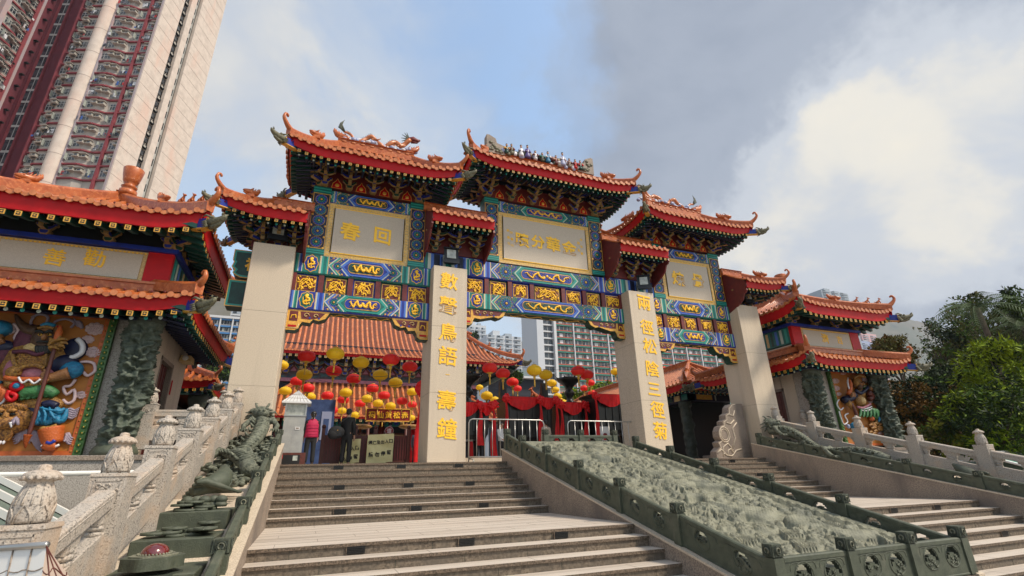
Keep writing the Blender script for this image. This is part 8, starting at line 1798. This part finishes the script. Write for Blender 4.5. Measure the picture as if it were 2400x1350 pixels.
# ------------------------------------------------------------------ carved stone dragons on the cheek walls
mat('green_sculpt', (.17, .178, .128), .62, (.07, .08, .056), 12, (.40, .62), bump=1.4, bscale=34)
def zb_(y): return cz_(y)+.02
def stone_dragon(xc, side, label):
    root = empty('stone_dragon', (xc, .1, zb_(.1)), label, 'sculpture')
    def Z(y, h): return zb_(y)+h
    b = MB(); P = []; R_ = []
    for i in range(46):                                              # belly-scaled body running down the slope
        t = i/45; y = .05-3.7*t; x = xc+side*.06+.22*math.sin(t*7.5)*(.3+t); h = .52-.36*t+.13*math.sin(t*9); r_ = .14+.03*math.sin(t*8)-.04*t
        P.append((x, y, Z(y, max(.12, h)))); R_.append(r_*(1+.05*(i % 2)))
    b.tube(P, R_, 'green_sculpt', 14)
    for i in range(2, 44): b.tube([(P[i][0]-.13, P[i][1], P[i][2]+R_[i]*.75), (P[i][0], P[i][1]-.03, P[i][2]+R_[i]*1.06), (P[i][0]+.13, P[i][1], P[i][2]+R_[i]*.75)], .016, 'green_sculpt', 5)
    for i in range(2, 44, 2): b.tube([(P[i][0]-side*.0-.16, P[i][1], P[i][2]+R_[i]*.55), (P[i][0]-.22, P[i][1]-.05, P[i][2]+R_[i]*1.15)], [.045, .008], 'green_sculpt', 5)
    b.build('body', root)
    h = MB(); c = (xc+.05, .02, Z(.02, .80))                          # bearded head
    h.ell(c, (.20, .22, .17), 'green_sculpt', 14, 9); h.ell((c[0]+.04, c[1]-.17, c[2]-.02), (.15, .15, .11), 'green_sculpt', 12, 7); h.ell((c[0]+.04, c[1]-.14, c[2]-.13), (.12, .14, .05), 'green_sculpt', 10, 6)
    for s in (-1, 1):
        h.ell((c[0]+.04+s*.09, c[1]-.13, c[2]+.09), .045, 'green_sculpt', 8, 5); h.ell((c[0]+.04+s*.05, c[1]-.30, c[2]+.04), .035, 'green_sculpt', 7, 5); h.tube([(c[0]+s*.10, c[1]+.02, c[2]+.12), (c[0]+s*.15, c[1]+.12, c[2]+.24), (c[0]+s*.12, c[1]+.22, c[2]+.26)], [.035, .028, .01], 'green_sculpt', 6)
    for k in range(26):
        a = rnd.uniform(0, 2*PI); q = (c[0]+.19*math.cos(a), c[1]+.08+rnd.uniform(-.1, .1), c[2]-.02+.16*math.sin(a)); e = (c[0]+.33*math.cos(a)+rnd.uniform(-.05, .05), c[1]+rnd.uniform(.0, .25), c[2]-.05+.27*math.sin(a)*(.7 if math.sin(a) > 0 else 1))
        m_ = Vector(q).lerp(Vector(e), .5)+Vector((rnd.uniform(-.05, .05), 0, rnd.uniform(-.05, .05))); h.tube([q, m_, e], [.035, .03, .008], 'green_sculpt', 5)
    h.build('head', root)
    for i, (y0_, s) in enumerate(((-.35, 1), (-.45, -1), (-2.2, 1), (-2.4, -1))):
        l = MB(); j = int((.05-y0_)/3.7*45); p = P[j]; l.tube([p, (p[0]+s*.25, p[1]+.12, p[2]+.10), (p[0]+s*.36, p[1]-.1, p[2]-.05), (p[0]+s*.33, p[1]-.22, p[2]-.16)], [.10, .085, .06, .05], 'green_sculpt', 8)
        for k in range(4): q = (p[0]+s*.33, p[1]-.24, p[2]-.16); l.tube([q, (q[0]+(k-1.5)*.05, q[1]-.09, q[2]+.01), (q[0]+(k-1.5)*.065, q[1]-.14, q[2]-.05)], [.03, .024, .006], 'green_sculpt', 5)
        l.build('leg', root)
    cl = MB()                                                       # clouds and waves round it
    for k in range(150):
        y = rnd.uniform(-3.9, .1); x = xc+rnd.uniform(-.42, .42); r_ = rnd.uniform(.05, .12); hh = rnd.uniform(.02, .22)
        cl.tube([(x+r_*(1-q/9)*math.cos(q), y+r_*(1-q/9)*math.sin(q), Z(y, hh)+.015*q) for q in (0, .9, 1.8, 2.7, 3.6, 4.5, 5.4)], [.035, .04, .04, .036, .03, .022, .012], 'green_sculpt', 5)
    for k in range(60): y = rnd.uniform(-3.9, .1); cl.ell((xc+rnd.uniform(-.42, .42), y, Z(y, .03)), (.12, .14, .10), 'green_sculpt', 8, 5)
    cl.build('cloud', root)
stone_dragon(-2.28, 1, 'carved green stone dragon lying down the slope left of the left stair flight')
stone_dragon(14.55, -1, 'carved green stone dragon half hidden behind the balustrade right of the right stair flight')
def shell(xc, y, label):
    root = empty('stone_conch', (xc, y, zb_(y)), label, 'sculpture'); b = MB(); z = zb_(y)
    b.tube([(xc-.25, y-.35, z+.12), (xc-.1, y-.15, z+.20), (xc+.02, y+.02, z+.24), (xc+.05, y+.18, z+.36), (xc+.02, y+.30, z+.50)], [.05, .12, .17, .13, .03], 'green_stone', 14)
    for k in range(7): t = k/6; p = (xc+.02+.03*t, y+.02+.26*t, z+.24+.24*t); b.tube([(p[0]+(.17-.13*t)*math.cos(a), p[1]+(.10-.07*t)*math.sin(a), p[2]+(.12-.1*t)*math.sin(a)) for a in [PI*2*q/12 for q in range(13)]], .012, 'green_stone', 4, False)
    b.build('shell', root); b = MB()
    for k in range(5): b.tube([(xc-.4+.05*k, y-.1-.1*k, z+.05+.05*k), (xc-.1, y+.1-.12*k, z+.14+.03*k), (xc+.35, y+.05-.1*k, z+.10)], [.03, .06, .02], 'green_stone', 6)
    b.build('ribbon', root)
shell(-2.3, -4.5, 'carved green stone horn lying between the dragon and the coin blocks on the left slope'); shell(14.6, -5.6, 'carved green stone horn on the slope behind the right balustrade')
def coin(b, x, y, z, r_=.13, tilt=0):
    b.lathe([(r_, 0), (r_*1.02, .01), (r_, .028), (r_*.84, .03), (r_*.82, .022), (r_*.3, .022), (r_*.3, .03), (0, .03)], (x, y, z), 'green_stone', 20); b.box(x-r_*.16, x+r_*.16, y-r_*.16, y+r_*.16, z+.028, z+.034, 'green_dark')
def coin_blocks(xc, sgn, ruby=True):
    steps = [(-5.05, -5.95, -.72), (-5.95, -6.85, -.95), (-6.85, -7.75, -1.17), (-7.75, -8.6, -1.42)] if sgn < 0 else [(-6.6, -7.7, -.95), (-7.7, -8.6, -1.2)]
    root = empty('stepped_base', (xc, steps[0][0], steps[0][2]-.4), 'stepped green stone blocks carrying carved coins on the left slope, nearest the camera' if sgn < 0 else 'stepped green stone blocks at the right edge behind the balustrade', 'sculpture base')
    for a, c, z in steps:
        b = MB(); b.box(xc-.42, xc+.36, c, a, z-.55, z, 'green_stone')
        if sgn > 0: b.box(xc-.43, xc-.42, c+.2, a-.5, z-.22, z-.08, 'green_dark'); b.box(xc-.43, xc-.42, a-.42, a-.1, z-.22, z-.08, 'green_dark')
        b.build('block', root, bevel=.01)
    heaps = [MB(), MB()]
    for k in range(22 if sgn < 0 else 14): b = heaps[0 if k % 3 < 2 else 1]; a, c, z = steps[0 if k % 3 < 2 else 1]; coin(b, xc+rnd.uniform(-.3, .24), rnd.uniform(c+.12, a-.1), z+.03*(k % 4), rnd.uniform(.09, .14))
    b = heaps[0]
    for k in range(5): a, c, z = steps[0]; b.ell((xc-.2+.1*k, lerp(a, c, .5)+.06*(k % 2), z+.12), (.075, .065, .055), 'green_stone', 10, 6); b.lathe([(.07, 0), (.085, .03), (.06, .06)], (xc-.2+.1*k, lerp(a, c, .5)+.06*(k % 2), z+.03), 'green_stone', 12)
    b = MB()
    for k in range(20): a, c, z = steps[1]; b.ell((xc-.36+.012*k, lerp(a, c, .12)+.05*math.sin(k*.6)-.01*k, z+.03), .02, 'green_stone', 6, 4)
    b.build('bead_string', root); b = heaps[1]
    coin(b, xc+.05, steps[1][0]-.25, steps[1][2]+.02, .17); coin(b, xc+.16, steps[1][0]-.45, steps[1][2]+.04, .15)
    heaps[0].build('carved_coins', root); heaps[1].build('carved_coins', root)
coin_blocks(-2.28, -1); coin_blocks(14.6, 1)
RB = empty('jewelled_ornament', (-2.30, -7.62, -1.15), 'pale green lobed stone ornament set with a polished dark red oval cabochon', 'ornament'); b = MB(); cx, cy, cz0 = -2.30, -7.62, -1.02
def lobed(r_, k=1.0): return [(cx+r_*k*math.cos(t)*(1+.05*math.cos(7*t)), cy+r_*math.sin(t)*(1+.05*math.cos(7*t))) for t in [2*PI*i/56 for i in range(56)]]
b.prism(lobed(.245), cz0-.10, cz0, 'green_stone', 'Z'); b.prism(lobed(.19), cz0, cz0+.012, 'green_carved', 'Z'); b.prism(lobed(.25), cz0-.32, cz0-.14, 'green_dark', 'Z'); b.build('base', RB)
b = MB(); b.ell((cx, cy+.02, cz0+.02), (.115, .125, .085), 'ruby', 20, 12); b.build('cabochon', RB); b = MB()
for i in range(30): t = 2*PI*i/30; b.ell((cx+.135*math.cos(t), cy+.02+.145*math.sin(t), cz0+.018), .011, 'green_carved', 6, 4)
b.build('bead_ring', RB)
# ------------------------------------------------------------------ glazed canopy below the left pavilion, tent roof, stalls on the right
mat('canopy_glass', (.10, .135, .115), .6, (.14, .17, .14), 1.2, spec=.1); mat('canvas_green', (.0, .05, .02), .6); mat('tent_white', (.70, .68, .64), .6); mat('tent_brown', (.40, .31, .25), .6); mat('stall_green', (.02, .22, .16), .6)
CN = empty('glazed_canopy', (-5, -3.4, -1.5), 'low canopy of grey-green glass and white bars beyond the left railing', 'canopy')
def CP(x, y): return (x, y, -.17-.50*(x+6.6) if x > -6.6 else -.17)
b = MB(); b.add([CP(-12, -1.0), CP(-6.6, -1.0), CP(-6.6, -7.5), CP(-12, -7.5)], [(0, 1, 2, 3)], 'canopy_glass'); b.add([CP(-6.6, -1.0), CP(-3.05, -1.0), CP(-3.05, -7.5), CP(-6.6, -7.5)], [(0, 1, 2, 3)], 'canopy_glass'); b.build('glass', CN)
b = MB(); b.tube([(-12, -1.0, -.14), (-3.1, -1.0, -.14-.0)], .05, 'tent_white', 6); b.build('ridge_bar', CN)
for i in range(7):
    y = -1.3-i*.95; b = MB(); A, B_ = Vector(CP(-6.6, y+.35)), Vector(CP(-3.02, y-.5)); d = Vector((0, .045, 0))
    vs = [A-d, A+d, B_+d, B_-d]; vs = [v+Vector((0, 0, .02)) for v in vs]+[v+Vector((0, 0, .13)) for v in vs]; b.add(vs, [(0, 3, 2, 1), (4, 5, 6, 7), (0, 1, 5, 4), (1, 2, 6, 5), (2, 3, 7, 6), (3, 0, 4, 7)], 'tent_white'); b.build('rafter', CN)
b = MB(); b.box(-3.1, -3.02, -7.5, -1.0, GZ, -1.2, 'tower_cream'); b.box(-12, -3.1, -1.02, -.95, GZ, -.2, 'granite_plinth'); b.build('support', CN)
TN = empty('lamp_kiosk', (-3.2, -11.0, -2.8), 'white pyramid roof with brown scalloped lines in the bottom left corner', 'kiosk roof'); b = MB()
A = onW(109, 1282, 2.5); far_l = onW(-70, 1295, 2.62); rt2 = onW(85, 1430, 2.3); fr0 = onW(-110, 1450, 2.42); rt = onW(225, 1430, 2.6)
b.add([far_l, A, rt2, fr0], [(0, 1, 2, 3)], 'tent_white'); b.build('white_panel', TN); c = MB(); c.add([A, rt, rt2], [(0, 1, 2)], 'tent_brown'); c.build('side_panel', TN)
b = MB(); b.tube([far_l+Vector((0, 0, .01)), A+Vector((0, 0, .01))], .016, 'steel', 8)
for t in (.18, .42, .7): p, q = A.lerp(far_l, t), rt2.lerp(fr0, t*.95+.03); b.tube([p+Vector((.0, -.003, .003)), q+Vector((.0, -.003, .003))], .004, 'granite_side', 5)
for t in (.25, .5, .75): p, q = A, rt.lerp(rt2, t); b.tube([p+Vector((.0, -.003, .003)), q+Vector((.0, -.003, .003))], .003, 'wood_red', 5)
for v in (.35, .7): b.tube([(A.lerp(far_l, t).lerp(rt2.lerp(fr0, t), v+.05*abs(math.sin(t*14)))+Vector((0, -.003, .003))) for t in [i/20 for i in range(21)]], .0025, 'granite_side', 4)
for v in (.4, .75): b.tube([A.lerp(rt.lerp(rt2, t), v+.06*math.sin(t*9.4))+Vector((0, -.003, .003)) for t in [i/12 for i in range(13)]], .0025, 'wood_red', 4)
b.build('seam_lines', TN)
for k, (xa, ya, xb, yb, Y, m_, lab) in enumerate(((2165, 1085, 2255, 1180, .5, 'canvas_green', 'green market stall roof with white frame behind the right railing'), (2290, 1062, 2420, 1150, -1.5, 'stall_green', 'green and white stall roof at the far right edge behind the railing'))):
    a, c = onY(xa, ya, Y), onY(xb, yb, Y); root = empty('market_stall', ((a.x+c.x)/2, Y, -2.5), lab, 'stall'); b = MB(); x0, x1 = a.x, c.x; z = a.z; hm = (x0+x1)/2
    b.prism([(x0, z-.75), (x0+.3, z-.3), (x1+.3, z-.3), (x1, z-.75)], Y-1.2, Y+1.2, 'canopy_glass'); b.build('lower_roof', root); b = MB(); b.add([(x0-.3, Y-1.4, z-.5), (x1+1, Y-1.4, z-.5), (x1+1, Y, z), (x0-.3, Y, z)], [(0, 1, 2, 3)], m_); b.build('canvas', root); b = MB()
    for t in (0, .33, .66, 1): x = lerp(x0-.3, x1+1, t); b.tube([(x, Y-1.42, z-.5), (x, Y, z+.02)], .05, 'tent_white', 5)
    b.tube([(x0-.3, Y, z+.02), (x1+1, Y, z+.02)], .06, 'tent_white', 5); b.tube([(x0-.3, Y-1.42, z-.5), (x1+1, Y-1.42, z-.5)], .06, 'tent_white', 5); b.build('frame', root)
    b = MB(); b.box(x0, x1+.8, Y-1.2, Y+1, -2.6, z-.8, 'tent_white'); b.build('wall', root)
b = MB(); p = onX(432, 845, -4.85); b.box(p.x-.05, p.x+.25, p.y-.4, p.y+.15, p.z-.10, p.z+.08, 'gold_pale', top=(.02, .02)); b.lathe([(.075, 0), (.08, .03), (.05, .035), (0, .03)], (p.x+.1, p.y-.42, p.z), 'tent_white', 14, axis='Y'); tag(b.build('security_camera'), 'cream security camera box on the side wall of the left pavilion', 'camera')
for o in list(COL.objects):
    if '_b' in o: del o['_b']
